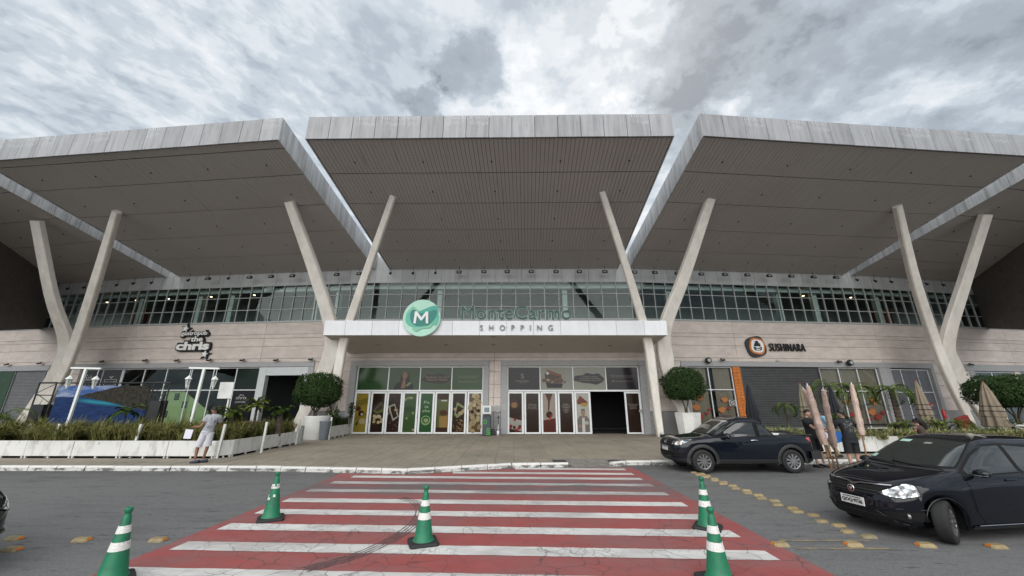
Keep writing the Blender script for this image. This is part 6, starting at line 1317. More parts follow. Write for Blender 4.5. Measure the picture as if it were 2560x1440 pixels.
# seascape screen on a truss
def m_sea():
    m = mat('seascape_image', (.1, .1, .1), .5); b = NB(m); tc = b.obj(); s = b.n('ShaderNodeSeparateXYZ'); b.L.new(tc, s.inputs[0]); u, v = s.outputs[0], s.outputs[2]      # x 0..3.75, z 0..1.9
    W = 3.75; H = 1.95
    sky = b.mix(b.rng(b.noise(tc, 2.2, 6, .6, st=(.6, 1, 2.4)), .45, .62), (.05, .11, .30), (.28, .34, .45))
    n = b.noise(tc, 6, 5, .6, st=(.35, 1, 3)); sea = b.mix(b.rng(n, .35, .68), (.010, .022, .075), (.022, .055, .16))
    turq = b.math('MULTIPLY', b.rng(b.math('ABSOLUTE', b.math('SUBTRACT', b.math('ADD', v, b.math('MULTIPLY', u, .10)), 1.52)), .11, .0), b.math('MULTIPLY', b.rng(u, .7, 1.5), b.rng(u, 3.2, 2.2))); sea = b.mix(turq, sea, (.03, .26, .34))
    c = b.mix(b.rng(v, 1.53, 1.56), sea, sky)
    # headland: rises to the right, its shoreline runs down to the right
    top = b.math('ADD', b.math('MULTIPLY', b.math('SUBTRACT', u, .85), .24), b.math('ADD', 1.50, b.math('MULTIPLY', b.noise(tc, 1.6, 5), .13)))
    bot = b.math('MINIMUM', b.math('SUBTRACT', 1.63, b.math('MULTIPLY', u, .08)), b.math('SUBTRACT', 1.79, b.math('MULTIPLY', u, .20)))
    k = b.math('MULTIPLY', b.rng(b.math('SUBTRACT', top, v), 0, .02), b.rng(b.math('SUBTRACT', v, bot), 0, .025)); hill = b.mix(b.rng(b.noise(tc, 9, 6, .7), .4, .62), (.018, .018, .015), (.06, .052, .04))
    c = b.mix(k, c, hill); b.L.new(c, b.b.inputs['Emission Color']); b.b.inputs['Emission Strength'].default_value = .42; b.base(b.mix(.95, c, (0, 0, 0))); b.b.inputs['Specular IOR Level'].default_value = .1; return m
t = thing('video_screen', 'video screen showing a blue bay and headland, in a black truss', 'screen', T(-19.15, 16.5, 0) @ Matrix.Rotation(R(-.8), 4, 'Z'))
part('screen_panel', MB().box(0, 3.85, .0, .12, 0, 2.0), m_sea(), t, M=WM[t] @ T(.1, 0, .50))
tr = MB()
for x in (-.85, -.12, 4.08, 4.75): tr.tube([(x, .06, 0), (x, .06, 2.66)], .028, 6)
for x0_, x1_ in ((-.85, -.12), (4.08, 4.75)):
    for k in range(6): z = .2 + k * .4; tr.tube([(x0_, .06, z), (x1_, .06, z + .4)] if k % 2 else [(x1_, .06, z), (x0_, .06, z + .4)], .014, 5)
    for z in (.3, 1.45, 2.12, 2.64): tr.tube([(x0_, .06, z), (x1_, .06, z)], .022, 5)
tr.tube([(-.85, .06, 2.62), (4.75, .06, 2.62)], .028, 6); part('truss', tr, BLK, t)
part('speaker_box', MB().box(-.72, -.22, -.05, .3, 1.0, 1.75), BLK, t); part('speaker_box', MB().box(4.2, 4.65, -.05, .3, .9, 1.9), BLK, t)
t = thing('red_cover', 'dark red cloth cover low behind the truss of the screen', 'cover', T(-19.9, 17.2, 0)); part('cover', MB().lathe([(.36, .3), (.34, .9), (.2, 1.25), (.06, 1.35)], 9, mod=lambda a_, z: 1 + .12 * sin(a_ * 3), sm=True), mat('dark_red_cloth', (.22, .02, .02), .8), t)
pe = A(78, 1035, 24.3); t = thing('fire_extinguisher', 'red fire extinguisher at the foot of the outer left column', 'fire extinguisher', T(pe.x, 24.3, .75)); part('cylinder', MB().lathe([(.085, 0), (.09, .04), (.09, .42), (.04, .5), (.02, .55)], 14), mat('fire_red', (.45, .02, .02), .3), t); part('hose', MB().tube(smooth([(.02, 0, .53), (.12, 0, .5), (.14, 0, .3), (.11, 0, .15)], 4), .012, 6), BLK, t); part('handle', MB().box(-.02, .1, -.015, .015, .54, .58), BLK, t)
t = thing('menu_lectern', 'small dark menu sign behind the planter grass by the pub windows', 'sign', T(*A(388, 1040, 18).to_2d(), 0)); part('board', MB().box(-.25, .25, -.02, .02, .7, 1.3), BLK, t); part('leg', MB().box(-.02, .02, -.02, .02, 0, .72), BLK, t); put('print', text_mesh('menu', .25, .08, .004, WPL), WM[t] @ T(0, -.026, .85), t) if False else None
pt = A(628, 1052, 17.6); t = thing('pub_table', 'round brown table top behind the planter by the pub', 'table', T(pt.x, 17.6, 0)); part('table_top', MB().lathe([(.55, .98), (.56, 1.0), (.55, 1.03)], 20), mat('brown_wood', (.16, .07, .035), .5), t); part('leg', MB().tube([(0, 0, 0), (0, 0, 1.0)], .04, 8), BLK, t)
# kiosk by the doors
pk_ = G(1214, 1092, 0); t = thing('ticket_kiosk', 'dark parking ticket machine with green outlines and white screen head', 'kiosk', T(pk_.x, 23.55, 0))
KD = mat('kiosk_dark', (.045, .055, .065), .4); KG = mat('lime_green_trim', (.08, .55, .07), .5)
part('cabinet', MB().bbox(-.24, .24, -.16, .22, .03, 1.08, .03), KD, t); part('neck', MB().box(-.2, .2, -.08, .16, 1.08, 1.18), BLK, t); part('screen_housing', MB().bbox(-.26, .26, -.12, .12, 1.18, 1.66, .03), WPL, t); part('screen', MB().box(-.15, .15, -.135, -.118, 1.30, 1.56), mat('kiosk_screen', (.16, .22, .24), .2), t)
g = MB(); y = -.172
for x0_, x1_, z0_, z1_ in ((-.16, .0, .86, .885), (-.16, .0, .64, .665), (-.16, -.135, .64, .885), (-.025, .0, .64, .885), (.02, .2, .38, .41), (.02, .05, .15, .41), (.02, .24, .15, .18), (.12, .24, .30, .33), (.12, .15, .05, .33), (-.02, .24, .05, .08)): g.box(x0_, x1_, y, -.158, z0_, z1_)
part('green_outline', g, KG, t)
pa = G(1244, 1092, 0); t = thing('standing_ashtray', 'small metal standing ashtray right of the ticket machine', 'ashtray', T(pa.x, 23.7, 0)); part('bowl', MB().lathe([(.16, 0), (.17, .22), (.12, .30), (.04, .42), (.03, .62)], 14), mat('brushed_steel', (.35, .35, .36), .3, metal=.8), t); part('stem', MB().lathe([(.015, .6), (.015, .95), (.06, .98), (.06, 1.02), (.03, 1.05)], 10), BLK, t)
pa = G(1226, 1090, 0); t = thing('dark_bin', 'little black box on the ground beside the ticket machine', 'box', T(pa.x + .12, 23.8, 0)); part('box', MB().bbox(-.1, .1, -.1, .1, 0, .36, .02), BLK, t)
pa = G(1668, 1096, 0); t = thing('door_stopper', 'small black and white object on the ground beside the column foot', 'floor lamp', T(pa.x, 22.4, 0)); part('base', MB().bbox(-.10, .10, -.10, .10, 0, .16, .02), BLK, t); part('head', MB().lathe([(.06, .16), (.08, .22), (.04, .32)], 10), WPL, t)
# ------------------------------------------------------------------ right side garden
pl3 = planter('right_planter', 'white planter with striped leaves behind the people at right', [(9.3, 15.15), (24, 15.9)], .60, 1.5, foot=False, soil=[(9.3, 15.2), (24, 15.95), (24, 17.5), (9.3, 16.7)])
put('planter_end', boxm(1.4, .06, .6, WDIRT), T(9.3, 16.6, 0) @ Matrix.Rotation(-pi / 2, 4, 'Z'), pl3)
grass_bed('striped_plants', (9.5, 23.8, 15.3, 16.3, .50), 6500, .48, I4, [VAR], 'low striped yellow green leaves filling the right planter', 21, .02, 1.15)
grass_bed('low_plants', (9.3, 23.8, 16.2, 17.3, .50), 3500, .42, I4, [LEAFM], 'low green plants at the back of the right planter', 22, .018, 1.0)
def rp(px, py, Y, z=.5): q = A(px, py, Y); return T(q.x, Y, z)
palm(rp(2078, 990, 19.0), 'arching palm left of the tall curtained window', 2.05, 1.6, 14, 'palm', 31, 2.0, .75, LEAFM, .07, .38, nl=30, lw=.014)
palm(rp(2143, 990, 19.2), 'arching palm in front of the curtained window', 2.0, 1.45, 14, 'palm', 32, 2.1, .75, LEAFM, .07, .36, nl=30, lw=.014)
palm(rp(2232, 990, 18.6), 'palm with stout rough trunk before the grey papered window', 1.95, 1.35, 16, 'palm', 33, 1.9, .7, LEAFM, .12, .34, nl=28, lw=.014)
palm(rp(1966, 1030, 18.0), 'small palm in front of the wide roller shutter', 1.15, .85, 13, 'palm', 34, 2.3, .8, LEAFM, .05, .24, nl=24, lw=.012)
palm(rp(2092, 1050, 17.5), 'dark low palm behind the man in the light blue shirt', .7, .8, 14, 'cycad', 35, 1.7, .8, LEAFD, .08, .26, nl=20, lw=.018)
palm(rp(2262, 1060, 16.9), 'bushy yellow green cycad between palm trunk and brown parasol', .3, .75, 18, 'cycad', 36, 1.2, 1.1, LEAFY, .08, .24, nl=18, lw=.025)
palm(rp(2395, 1050, 16.9), 'low cycad right of the slim brown parasol', .45, .8, 14, 'cycad', 37, 1.7, .9, LEAFM, .06, .24, nl=18, lw=.02)
palm(rp(2462, 1075, 16.4), 'low fern like cycad right above the car roof', .1, .65, 16, 'cycad', 38, 1.3, .9, LEAFM, .05, .22, nl=16, lw=.02)
palm(rp(2530, 1060, 16.6), 'spiky little palm near the right edge of the picture', .35, .6, 16, 'cycad', 39, .9, 1.1, LEAFD, .05, .2, nl=16, lw=.016)
palm(rp(1945, 1065, 17.6), 'low leafy clump at the shutter foot behind the pickup', .15, .6, 12, 'cycad', 40, 1.3, 1.0, LEAFM, .05, .2, nl=16, lw=.018)
shrub(rp(2350, 1070, 16.7), 'thin leaved shrub with drooping stems before the red cloth', .7, .35, 200, seed=41, lm=LEAFY)
shrub(rp(1770, 1060, 18.4, 0), 'small green shrub behind the pickup windscreen', 1.25, .4, 240, seed=42)
# closed parasols
def parasol(M, label, h, r_, m, stripes=False, pole=None):
    t = thing('closed_parasol', label, 'parasol', M, 'closed parasols'); hh = h * .68
    prof = [(r_ * .85, h - hh), (r_, h - hh + .06), (r_ * .80, h - hh * .8), (r_ * .9, h - hh * .72), (r_ * .62, h - hh * .45), (r_ * .40, h - hh * .2), (r_ * .3, h - hh * .17), (r_ * .32, h - hh * .15), (.03, h)]
    part('canopy', MB().lathe(prof, 48, mod=lambda a_, z: 1 + .22 * sin(a_ * 8 + z * .8)), m, t); part('pole', MB().tube([(0, 0, 0), (0, 0, h + .06)], .022, 8), pole or BLK, t)
    part('finial', MB().lathe([(.02, h), (.035, h + .03), (.01, h + .07)], 8), mat('red_finial', (.35, .03, .02), .5) if stripes else BLK, t)
    if stripes:
        sb = MB()
        for z in (h - hh * .78, h - hh * .66, h - hh * .55):
            q = interp(z, [(p_[1], p_[0]) for p_ in prof]); sb.lathe([(q * 1.015, z), (q * 1.0 + .004, z + .035)], 48, mod=lambda a_, z_: 1 + .22 * sin(a_ * 8 + z_ * .8))
        part('dark_stripe', sb, mat('parasol_stripe', (.03, .025, .02), .8), t)
    return t
BEI = mat('beige_parasol_cloth', (.24, .195, .145), .85, var=.12, vs=4); NAV = mat('navy_parasol_cloth', (.008, .010, .018), .7); OLB = mat('olive_parasol_cloth', (.20, .18, .12), .85, var=.2, vs=4)
parasol(rp(1880, 1030, 19.2, 0), 'black closed parasol between orange ribs and roller shutter', 2.65, .26, NAV)
parasol(rp(2312, 1030, 17.4, 0), 'beige closed parasol before the grey papered window', 2.75, .25, BEI, True)
parasol(rp(2478, 1030, 16.8, 0) @ Matrix.Rotation(.03, 4, 'Y'), 'large beige striped closed parasol at far right', 2.65, .36, BEI, True)
parasol(rp(2014, 1030, 17.2, 0), 'olive beige closed parasol behind the men carrying poles', 2.6, .22, OLB, True)
parasol(rp(2082, 1000, 18.3, 0), 'black hanging closed parasol by the curtained window', 2.55, .22, NAV)
WRAP = mat('pink_wrapping_film', (.50, .37, .31), .45, var=.2, vs=9, bump=1.0, bs=16); WOOD = mat('wooden_pole', (.28, .14, .06), .6, var=.2, vs=12)
def wrapped(top, foot, frac, label, r0=.065, r1=.115):
    top, foot = Vector(top), Vector(foot); t = thing('wrapped_parasol', label, 'parasol', T(*foot), 'wrapped parasols being carried'); d = top - foot; L_ = d.length
    Mx = T(*foot) @ d.to_track_quat('Z', 'Y').to_matrix().to_4x4(); z0 = L_ * frac; n = 16; prof = []
    for k in range(n + 1): q = k / n; prof.append((lerp(r1, r0, q) * (1 + .09 * sin(k * 2.1 + top.x) + .07 * sin(k * 5.3)) * (.75 if k == 0 else 1) * (.85 if k == n else 1), lerp(z0, L_, q)))
    put('wrapping', MB().lathe(prof, 20, mod=lambda a_, z: 1 + .06 * sin(a_ * 5 + z * 3)).mesh('wrapping', WRAP), Mx, t); put('pole', MB().tube([(0, 0, 0), (0, 0, z0 + .1)], .022, 8).mesh('pole', WOOD), Mx, t)
    put('film_tip', MB().lathe([(r0 * .4, L_), (r0 * .25, L_ + .05), (.01, L_ + .09)], 8).mesh('film_tip', mat('clear_film', (.6, .6, .62), .2)), Mx, t); return t
wrapped(A(2019, 965, 12.0), G(2080, 1178, ROAD), .31, 'front pink wrapped parasol hugged by the man in black')
wrapped(A(2009, 974, 12.25), G(2090, 1172, ROAD), .31, 'rear pink wrapped parasol hugged by the man in black, leaning left', .055, .10)
wrapped(A(2058, 975, 11.7), G(2096, 1170, ROAD), .29, 'upright pink wrapped parasol between the two groups of men', .06, .105)
wrapped(A(2129, 962, 12.9), A(2168, 1150, 12.6), .31, 'pink wrapped parasol held by the man in the black cap', .065, .10)
t = thing('red_cover', 'dark red padded cover leaning behind the right cycads', 'cover', rp(2418, 1040, 18.2, 0) @ Matrix.Rotation(-.25, 4, 'Y')); part('cover', MB().bbox(-.30, .30, -.08, .08, .45, 1.25, .04), mat('dark_red_cloth', (.22, .02, .02), .8), t)
t = thing('fire_extinguisher', 'red fire extinguisher on the wall right of the grey papered window', 'fire extinguisher', T(*A(2362, 1040, 24.6).to_2d(), .9)); part('cylinder', MB().lathe([(.085, 0), (.09, .04), (.09, .42), (.04, .5), (.02, .55)], 14), mat('fire_red', (.45, .02, .02), .3), t); part('hose', MB().tube(smooth([(.02, 0, .53), (.12, 0, .5), (.14, 0, .3), (.11, 0, .15)], 4), .012, 6), BLK, t)
t = thing('garden_bench', 'dark low bench behind the striped plants', 'bench', T(*A(2190, 1065, 18.0).to_2d(), 0)); part('seat', MB().box(-.9, .9, -.2, .2, .85, .92), BLK, t); part('leg', MB().box(-.8, -.72, -.18, .18, 0, .85), BLK, t); part('leg', MB().box(.72, .8, -.18, .18, 0, .85), BLK, t)
# palms across the car park, behind the viewer: they show as reflections in the shop glass
for i, (x, y, h) in enumerate(((-34, -16, 4.2), (-27, -21, 5.0), (-20, -15, 3.8), (-12, -22, 4.8), (14, -20, 4.5), (24, -17, 4.0))):
    palm(T(x, y, ROAD), 'tall palm across the car park, %s from the left' % ORD[i], h, 2.3, 15, 'tall_palm', 60 + i, 1.9, .8, LEAFD, .16, .6, nl=22, lw=.04, group='palms across the car park')
# ------------------------------------------------------------------ people
SKIN1 = mat('tan_skin', (.27, .135, .08), .6, var=.06); SKIN2 = mat('fair_skin', (.50, .30, .22), .6, var=.06); SKIN3 = mat('brown_skin', (.20, .10, .06), .6, var=.06); HAIR = mat('dark_hair', (.012, .009, .008), .7, bump=.6, bs=90)
def skin(name, nodes, edges, m, M, parent, sub=2, root=0, label=None):
    """nodes: name -> (x, y, z, radius or (rx, ry))"""
    ks = list(nodes); me = bpy.data.meshes.new(name); me.from_pydata([nodes[k][:3] for k in ks], [(ks.index(a), ks.index(b)) for a, b in edges], []); me.materials.append(m)
    o = put(name, me, M, parent, label=label); md = o.modifiers.new('skin', 'SKIN'); md.use_smooth_shade = True
    sv = me.skin_vertices[0].data if me.skin_vertices else None
    if sv is None:
        ob = o; 
    for i, k in enumerate(ks):
        r_ = nodes[k][3]; r_ = r_ if hasattr(r_, '__len__') else (r_, r_); me.skin_vertices[0].data[i].radius = r_; me.skin_vertices[0].data[i].use_root = (i == root)
    s = o.modifiers.new('sub', 'SUBSURF'); s.levels = sub; s.render_levels = sub; return o
def hand(nodes, edges, tag_, wrist, direction, palmn, s=1.0, curl=.5):
    d = Vector(direction).normalized(); n = Vector(palmn).normalized(); side = d.cross(n).normalized(); w = Vector(wrist)
    pm = w + d * .05 * s; nodes[tag_ + 'palm'] = (*pm, .030 * s); edges.append((tag_, tag_ + 'palm'))
    for i, (o, L_) in enumerate(((-.030, .060), (-.010, .075), (.011, .070), (.031, .055))):
        a = pm + d * .035 * s + side * o * s; k1 = tag_ + 'f%da' % i; k2 = tag_ + 'f%db' % i; k3 = tag_ + 'f%dc' % i
        nodes[k1] = (*a, .0095 * s); p2 = a + (d + n * curl * .6).normalized() * L_ * .5 * s; p3 = p2 + (d * .6 + n * curl * 1.6).normalized() * L_ * .5 * s; nodes[k2] = (*p2, .0085 * s); nodes[k3] = (*p3, .007 * s); edges += [(tag_ + 'palm', k1), (k1, k2), (k2, k3)]
    a = pm - d * .01 * s - side * .03 * s; k1 = tag_ + 't0'; k2 = tag_ + 't1'; nodes[k1] = (*(a + (d * .4 - side).normalized() * .015), .010 * s); nodes[k2] = (*(a + (d * .9 - side * .6 + n * .4).normalized() * .045 * s), .009 * s); edges += [(tag_ + 'palm', k1), (k1, k2)]
def head(M, parent, c, r_, yaw, pitch, skinm, hairm, cap=None, beard=False):
    """face towards local -y; hair shell, nose, ears, eyes"""
    H = M @ T(*c) @ Matrix.Rotation(yaw, 4, 'Z') @ Matrix.Rotation(pitch, 4, 'X'); mb = MB(); nu, nv = 20, 14; vs = []
    for i in range(nv + 1):
        e = -pi / 2 + pi * i / nv
        for j in range(nu):
            a_ = 2 * pi * j / nu; x, y, z = cos(a_) * cos(e), sin(a_) * cos(e), sin(e); w = .80 if z > -.1 else .80 + (z + .1) * .32; dp = .98 if y > 0 else .90
            if z < -.35 and y > 0: dp -= .2
            vs.append((x * r_ * w, y * r_ * dp, z * r_ * 1.22))
    mb.add(vs, [(i * nu + j, i * nu + (j + 1) % nu, (i + 1) * nu + (j + 1) % nu, (i + 1) * nu + j) for i in range(nv) for j in range(nu)], 0, True)
    mb.tube([(0, -r_ * .86, r_ * .18), (0, -r_ * 1.12, -r_ * .22), (0, -r_ * .9, -r_ * .32)], [r_ * .10, r_ * .16, r_ * .12], 8)
    for s_ in (1, -1): mb.tube([(s_ * r_ * .78, 0, r_ * .15), (s_ * r_ * .90, .01, r_ * .0), (s_ * r_ * .78, -.005, -r_ * .25)], [r_ * .08, r_ * .13, r_ * .07], 6)
    o = put('head', mb.mesh('head', skinm), H, parent)
    f = MB()
    for s_ in (1, -1): f.lathe([(r_ * .10, 0), (r_ * .02, .02)], 8, c=(s_ * r_ * .32, 0)) if False else f.tube([(s_ * r_ * .32 - r_ * .1, -r_ * .80, r_ * .06), (s_ * r_ * .32 + r_ * .1, -r_ * .80, r_ * .06)], r_ * .055, 6)
    f.tube([(-r_ * .22, -r_ * .80, -r_ * .55), (0, -r_ * .86, -r_ * .56), (r_ * .22, -r_ * .80, -r_ * .55)], r_ * .045, 6); put('features', f.mesh('features', mat('eye_and_lip', (.06, .025, .02), .5)), H, o)
    h = MB(); vs = []; fs = []
    for i in range(9):
        e = -.35 + (pi / 2 + .35) * i / 8
        for j in range(nu):
            a_ = 2 * pi * j / nu; x, y = cos(a_) * cos(e), sin(a_) * cos(e); z = sin(e); lift = 1.07; zz = z
            if y < -.2: zz = max(z, .42 if not cap else .3)
            elif abs(x) > .6 and z < .15: zz = max(z, -.05)
            q = sqrt(max(0, 1 - zz * zz)) / max(1e-6, cos(e)); q = min(q, 3) if cos(e) > .01 else 0; vs.append((x * q * r_ * .82 * lift, y * q * r_ * .98 * lift, zz * r_ * 1.22 * lift))
    h.add(vs, [(i * nu + j, i * nu + (j + 1) % nu, (i + 1) * nu + (j + 1) % nu, (i + 1) * nu + j) for i in range(8) for j in range(nu)], 0, True); put('hair', h.mesh('hair', hairm), H, o)
    if cap:
        cm_ = MB().lathe([(r_ * 1.02, r_ * .35), (r_ * 1.04, r_ * .75), (r_ * .85, r_ * 1.25), (r_ * .3, r_ * 1.42)], 20); cm_.add([(x * r_, -y * r_, r_ * .42 - y * .02) for x, y in ((-.75, .7), (-.7, 1.5), (0, 1.75), (.7, 1.5), (.75, .7))], [(0, 1, 2, 3, 4)]); put('cap', cm_.mesh('cap', cap), H, o)
    return o
def shoe(M, parent, p, yaw, m, name='shoe', L_=.27):
    mb = MB(); prof = [(-.5, .035, .075), (-.42, .045, .085), (-.1, .047, .075), (.2, .052, .055), (.42, .045, .045), (.5, .02, .03)]; vs = []
    for x, w, h in prof:
        for a, b_ in ((-1, 0), (1, 0), (1, .6), (.55, 1), (-.55, 1), (-1, .6)): vs.append((a * w, -x * L_, b_ * h))
    n = 6; mb.add(vs, [(i * n + j, i * n + (j + 1) % n, (i + 1) * n + (j + 1) % n, (i + 1) * n + j) for i in range(5) for j in range(n)], 0, True); mb.add(vs, [tuple(range(n)), tuple(range(5 * n, 6 * n))]); put(name, mb.mesh(name, m), M @ T(*p) @ Matrix.Rotation(yaw, 4, 'Z'), parent)
def person(M, label, J, skinm, shirt, shorts, hair=HAIR, yaw=0, pitch=0, cap=None, shoes=None, shoename='shoe', hands=True, shirt_len=None, longp=False, fat=1.0, hr=.105, sleeve=.55, footyaw=(0, 0)):
    """J: joints. hip, chest, neck, head, shl/shr, ell/elr, hal/har, hpl/hpr, knl/knr, anl/anr"""
    t = thing('person', label, 'person', M); N_ = {}; E_ = []
    f = fat; g = lambda k, r_: N_.__setitem__(k, (*J[k], r_))
    mid = lambda a, b, q: tuple(Vector(J[a]).lerp(Vector(J[b]), q))
    g('hip', .105 * f); J['waist'] = mid('hip', 'chest', .5); g('waist', .098 * f); g('chest', .100 * f); g('neck', .052); J['skull'] = mid('neck', 'head', .7); g('skull', .06)
    E_ += [('hip', 'waist'), ('waist', 'chest'), ('chest', 'neck'), ('neck', 'skull')]
    for s_ in 'lr':
        g('sh' + s_, .050 * f); g('el' + s_, .040 * f); g('ha' + s_, .026); E_ += [('chest', 'sh' + s_), ('sh' + s_, 'el' + s_), ('el' + s_, 'ha' + s_)]
        g('hp' + s_, .085 * f); g('kn' + s_, .054 * f); J['ca' + s_] = mid('kn' + s_, 'an' + s_, .3); g('ca' + s_, .052 * f); g('an' + s_, .032); E_ += [('hip', 'hp' + s_), ('hp' + s_, 'kn' + s_), ('kn' + s_, 'ca' + s_), ('ca' + s_, 'an' + s_)]
        if hands:
            d = Vector(J['ha' + s_]) - Vector(J['el' + s_]); hand(N_, E_, 'ha' + s_, J['ha' + s_], d, Vector((0, 0, -1)) if abs(d.normalized().z) < .7 else Vector((1 if s_ == 'l' else -1, 0, 0)), 1.0)
    skin('body', N_, E_, skinm, M, t)
    V = lambda k: Vector(J[k]); axs = V('shr') - V('shl'); axs.z = 0; axs.normalize(); up = Vector((0, 0, 1)); shc = (V('shl') + V('shr')) / 2; hem = V('hip') - up * (shirt_len or .03)
    sw = (V('shr') - V('shl')).length / 2; cs = [hem, V('hip').lerp(V('waist'), .3), V('waist'), V('chest'), shc + up * .0, shc + up * .045, V('neck') - up * .01, V('neck') + up * .02]
    hx_ = .168 * f * (1.0 if not longp else .95); mb = MB().loft(cs, [hx_ * (1.06 if shirt_len else 1), hx_ * .97, .148 * f, max(.165 * f, sw * .98), max(.17 * f, sw * 1.08), sw * .88, .085, .066], [.135 * f, .132 * f, .125 * f, .132 * f, .115 * f, .10 * f, .075, .062], axs, 20)
    for s_ in 'lr':
        a_, b_ = V('sh' + s_), V('el' + s_); ins = a_.lerp(shc, .35); mb.tube([ins, a_, a_.lerp(b_, sleeve * .55), a_.lerp(b_, sleeve)], [.085 * f, .082 * f, .072 * f, .078 * f], 14)
    put('shirt', mb.mesh('shirt', shirt), M, t)
    if shorts:
        mb = MB(); hp = (V('hpl') + V('hpr')) / 2; mb.loft([V('hip') + up * .06, V('hip'), hp, hp - up * .07], [.150 * f, .166 * f, .172 * f, .13 * f], [.125 * f, .138 * f, .135 * f, .10 * f], axs, 20)
        for s_ in 'lr':
            a_, b_, c_ = V('hp' + s_), V('kn' + s_), V('an' + s_)
            if longp: mb.tube([a_ + up * .03, a_.lerp(b_, .5), b_, b_.lerp(c_, .5), b_.lerp(c_, .93)], [.100 * f, .088 * f, .072 * f, .066 * f, .068 * f], 16)
            else: mb.tube([a_ + up * .03, a_.lerp(b_, .35), a_.lerp(b_, .7), a_.lerp(b_, 1.0)], [.105 * f, .100 * f, .092 * f, .096 * f], 16)
        put('trousers' if longp else 'shorts', mb.mesh('shorts', shorts), M, t)
    head(M, t, J['head'], hr, yaw, pitch, skinm, hair, cap)
    for i, s_ in enumerate('lr'):
        a = Vector(J['an' + s_]); shoe(M, t, (a.x, a.y - .0, a.z - .085) , footyaw[i], shoes or BLK, shoename)
    return t
# the frame of every person: x right in the picture, y away, feet at z=0
# 1. man with the sheet of paper, seen from behind, turned to the left
GSH = mat('grey_marl_shirt', (.42, .45, .48), .85, var=.08, vs=9); WSH = mat('white_shorts_cloth', (.60, .60, .65), .8, var=.06, vs=6, bump=.3, bs=12); NVS = mat('navy_flipflop', (.02, .02, .05), .6)
def m_printshirt():
    m = mat('printed_grey_shirt', (.42, .45, .48), .85); b = NB(m); o = b.obj(); s = b.n('ShaderNodeSeparateXYZ'); b.L.new(o, s.inputs[0]); n = b.noise(o, 16, 5, .7, st=(1.5, 1, .5)); n2 = b.noise(o, 10, 4)
    k = b.math('MULTIPLY', b.rng(n, .50, .58), b.math('MULTIPLY', b.rng(s.outputs[2], .98, 1.05), b.math('MULTIPLY', b.rng(s.outputs[2], 1.42, 1.34), b.rng(s.outputs[0], -.06, -.02)))); c = b.mix(b.rng(n2, .3, .7), (.29, .315, .34), (.38, .40, .43)); b.base(b.mix(b.math('MULTIPLY', k, .8), c, (.13, .09, .10))); return m
M1 = T(-9.80, 13.02, .0)
J1 = dict(hip=(.02, 0, .93), chest=(.10, 0, 1.27), neck=(.13, .0, 1.45), head=(.11, -.02, 1.585), shl=(-.055, -.02, 1.385), shr=(.27, .04, 1.37), ell=(-.10, -.16, 1.09), elr=(.235, .22, 1.12), hal=(-.34, -.10, 1.075), har=(.12, .36, 1.08), hpl=(-.06, 0, .88), hpr=(.11, .02, .88), knl=(-.16, -.03, .48), knr=(.08, .06, .50), anl=(-.17, -.02, .095), anr=(-.02, .12, .095))
pp1 = person(M1, 'man in grey printed T-shirt and white shorts holding a paper by the left planter', J1, SKIN1, m_printshirt(), WSH, yaw=R(-115), pitch=.35, shoes=NVS, shoename='sandal', footyaw=(R(-80), R(-70)))
t = thing('paper_sheet', 'white sheet held by the man at the left planter', 'paper', M1 @ T(-.49, -.12, .86)); part('sheet', MB().add([(-.13, 0, -.13), (.10, .01, -.14), (.14, .0, .13), (-.10, -.01, .15), (-.13, .004, -.13), (.10, .014, -.14), (.14, .004, .13), (-.10, -.006, .15)], [(0, 1, 2, 3), (7, 6, 5, 4)]), mat('paper_white', (.76, .75, .84), .7), t)
# 2. man in black hugging the wrapped parasols
BSH = mat('black_cloth', (.012, .013, .016), .85, var=.1, vs=8, bump=.2, bs=10)
M2 = T(9.62, 12.95, ROAD)
J2 = dict(hip=(-.06, .02, .93), chest=(-.12, .0, 1.28), neck=(-.10, .02, 1.46), head=(-.06, .0, 1.60), shl=(-.27, -.08, 1.38), shr=(.05, .06, 1.38), ell=(-.23, -.42, 1.16), elr=(.20, -.2, 1.12), hal=(.08, -.52, 1.17), har=(.16, -.46, 1.02), hpl=(-.13, .0, .88), hpr=(.05, .02, .88), knl=(-.12, -.02, .48), knr=(.14, .05, .48), anl=(-.07, 0, .09), anr=(.20, .10, .09))
person(M2, 'man in black with his arm round the pink wrapped parasols behind the pickup', J2, SKIN2, BSH, BSH, yaw=.4, shoes=BLK, footyaw=(.6, .6))
# 3. man in the light blue shirt with paper and bag
LBS = mat('light_blue_shirt', (.24, .44, .58), .85, var=.12, vs=8); KHA = mat('khaki_cloth', (.38, .31, .21), .85, var=.08, vs=8, bump=.2, bs=10)
q = A(2101, 1149, 13.5); M3 = T(q.x, 13.95, 0)
J3 = dict(hip=(.16, .0, .90), chest=(.10, 0, 1.20), neck=(.02, .0, 1.36), head=(-.05, -.01, 1.47), shl=(.03, -.14, 1.30), shr=(.10, .14, 1.30), ell=(.10, -.24, 1.05), elr=(.05, .22, 1.05), hal=(-.16, -.22, .99), har=(-.18, .12, 1.0), hpl=(.14, -.07, .86), hpr=(.16, .08, .86), knl=(-.04, -.08, .50), knr=(.26, .09, .46), anl=(-.02, -.06, .09), anr=(.42, .10, .12))
person(M3, 'stooping man in light blue shirt and khaki trousers reading a paper', J3, SKIN3, LBS, KHA, yaw=R(-80), pitch=.45, longp=True, footyaw=(R(-80), R(-80)), hr=.10)
t = thing('paper_sheet', 'white sheet in the hand of the man in light blue', 'paper', M3 @ T(-.16, -.26, .84) @ Matrix.Rotation(.5, 4, 'Y')); part('sheet', MB().box(-.19, .19, 0, .004, -.15, .16), mat('paper_white', (.76, .75, .84), .7), t)
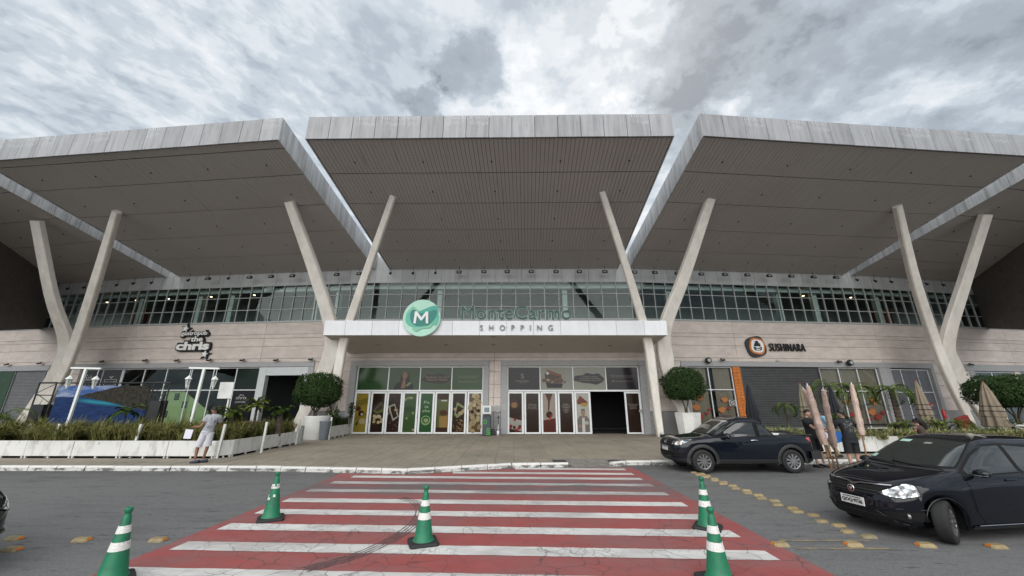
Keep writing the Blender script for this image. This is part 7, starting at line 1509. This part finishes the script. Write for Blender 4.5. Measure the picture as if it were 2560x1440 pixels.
t = thing('blue_bag', 'bright blue cloth bag carried by the man in light blue', 'bag', M3 @ T(.12, -.32, .70)); part('bag', MB().add([(-.24, -.03, -.02), (.0, -.05, -.16), (.2, -.04, -.12), (.2, -.03, .16), (-.02, -.02, .2), (-.24, .05, -.02), (.0, .06, -.16), (.2, .05, -.12), (.2, .04, .16), (-.02, .03, .2)], [(0, 1, 2, 3, 4), (9, 8, 7, 6, 5), (0, 5, 6, 1), (1, 6, 7, 2), (2, 7, 8, 3), (3, 8, 9, 4), (4, 9, 5, 0)]), mat('bright_blue_cloth', (.01, .12, .42), .6), t); part('handle', MB().tube(smooth([(-.02, 0, .18), (.04, -.01, .34), (.14, 0, .17)], 5), .012, 6), mat('bright_blue_cloth', (.01, .12, .42), .6), t)
# 4. man in the black cap, back to the viewer
q = G(2143, 1178, ROAD); M4 = T(q.x, q.y + .05, ROAD)
def m_backprint():
    m = mat('black_printed_shirt', (.015, .017, .022), .85); b = NB(m); o = b.obj(); n = b.noise(o, 20, 5, .75); sb = b.n('ShaderNodeVectorMath', operation='DISTANCE'); sb.inputs[1].default_value = (.04, -.16, 1.24); b.L.new(o, sb.inputs[0])
    k = b.math('MULTIPLY', b.rng(n, .52, .6), b.rng(sb.outputs['Value'], .20, .15)); b.base(b.mix(b.math('MULTIPLY', k, .9), (.014, .016, .022), (.26, .25, .21))); return m
J4 = dict(hip=(.06, .0, .94), chest=(.02, .0, 1.28), neck=(-.0, .02, 1.47), head=(-.02, .02, 1.61), shl=(-.19, .0, 1.38), shr=(.22, .02, 1.37), ell=(-.28, .22, 1.16), elr=(.33, .22, 1.12), hal=(-.08, .40, 1.22), har=(.20, .42, 1.18), hpl=(-.05, .0, .88), hpr=(.15, .0, .88), knl=(-.06, .02, .50), knr=(.17, .02, .50), anl=(-.07, .03, .09), anr=(.18, .03, .09))
person(M4, 'man in black cap and printed black T-shirt seen from behind', J4, SKIN2, m_backprint(), BSH, yaw=R(195), cap=BLK, fat=1.13, shirt_len=.16, shoes=BLK, footyaw=(pi, pi), sleeve=.8)
# 5. long haired person bending over behind the black hatchback
BRS = mat('brown_shirt_cloth', (.07, .045, .035), .85, var=.12)
q = A(2310, 1085, 14.2); M5 = T(q.x, 14.3, 0)
J5 = dict(hip=(.12, .0, .66), chest=(.0, .0, .92), neck=(-.04, .0, 1.04), head=(-.03, .05, 1.14), shl=(-.16, -.06, .99), shr=(.12, .06, .99), ell=(-.30, -.1, .86), elr=(.2, .16, .78), hal=(-.38, -.22, .96), har=(.05, .24, .68), hpl=(.05, .0, .60), hpr=(.18, .0, .60), knl=(-.16, -.1, .50), knr=(-.02, .12, .50), anl=(-.1, -.06, .09), anr=(.06, .12, .09))
pp5 = person(M5, 'person with long dark hair in brown crouching behind the black hatchback roof', J5, SKIN2, BRS, BSH, yaw=2.6, pitch=.3)
put('long_hair', MB().tube(smooth([(-.04, .0, 1.26), (.06, -.04, 1.18), (.14, -.03, 1.05), (.20, .0, .92)], 5), [.07] * 5 + [.10] * 5 + [.09] * 5 + [.03], 10).mesh('long_hair', HAIR), M5, pp5)
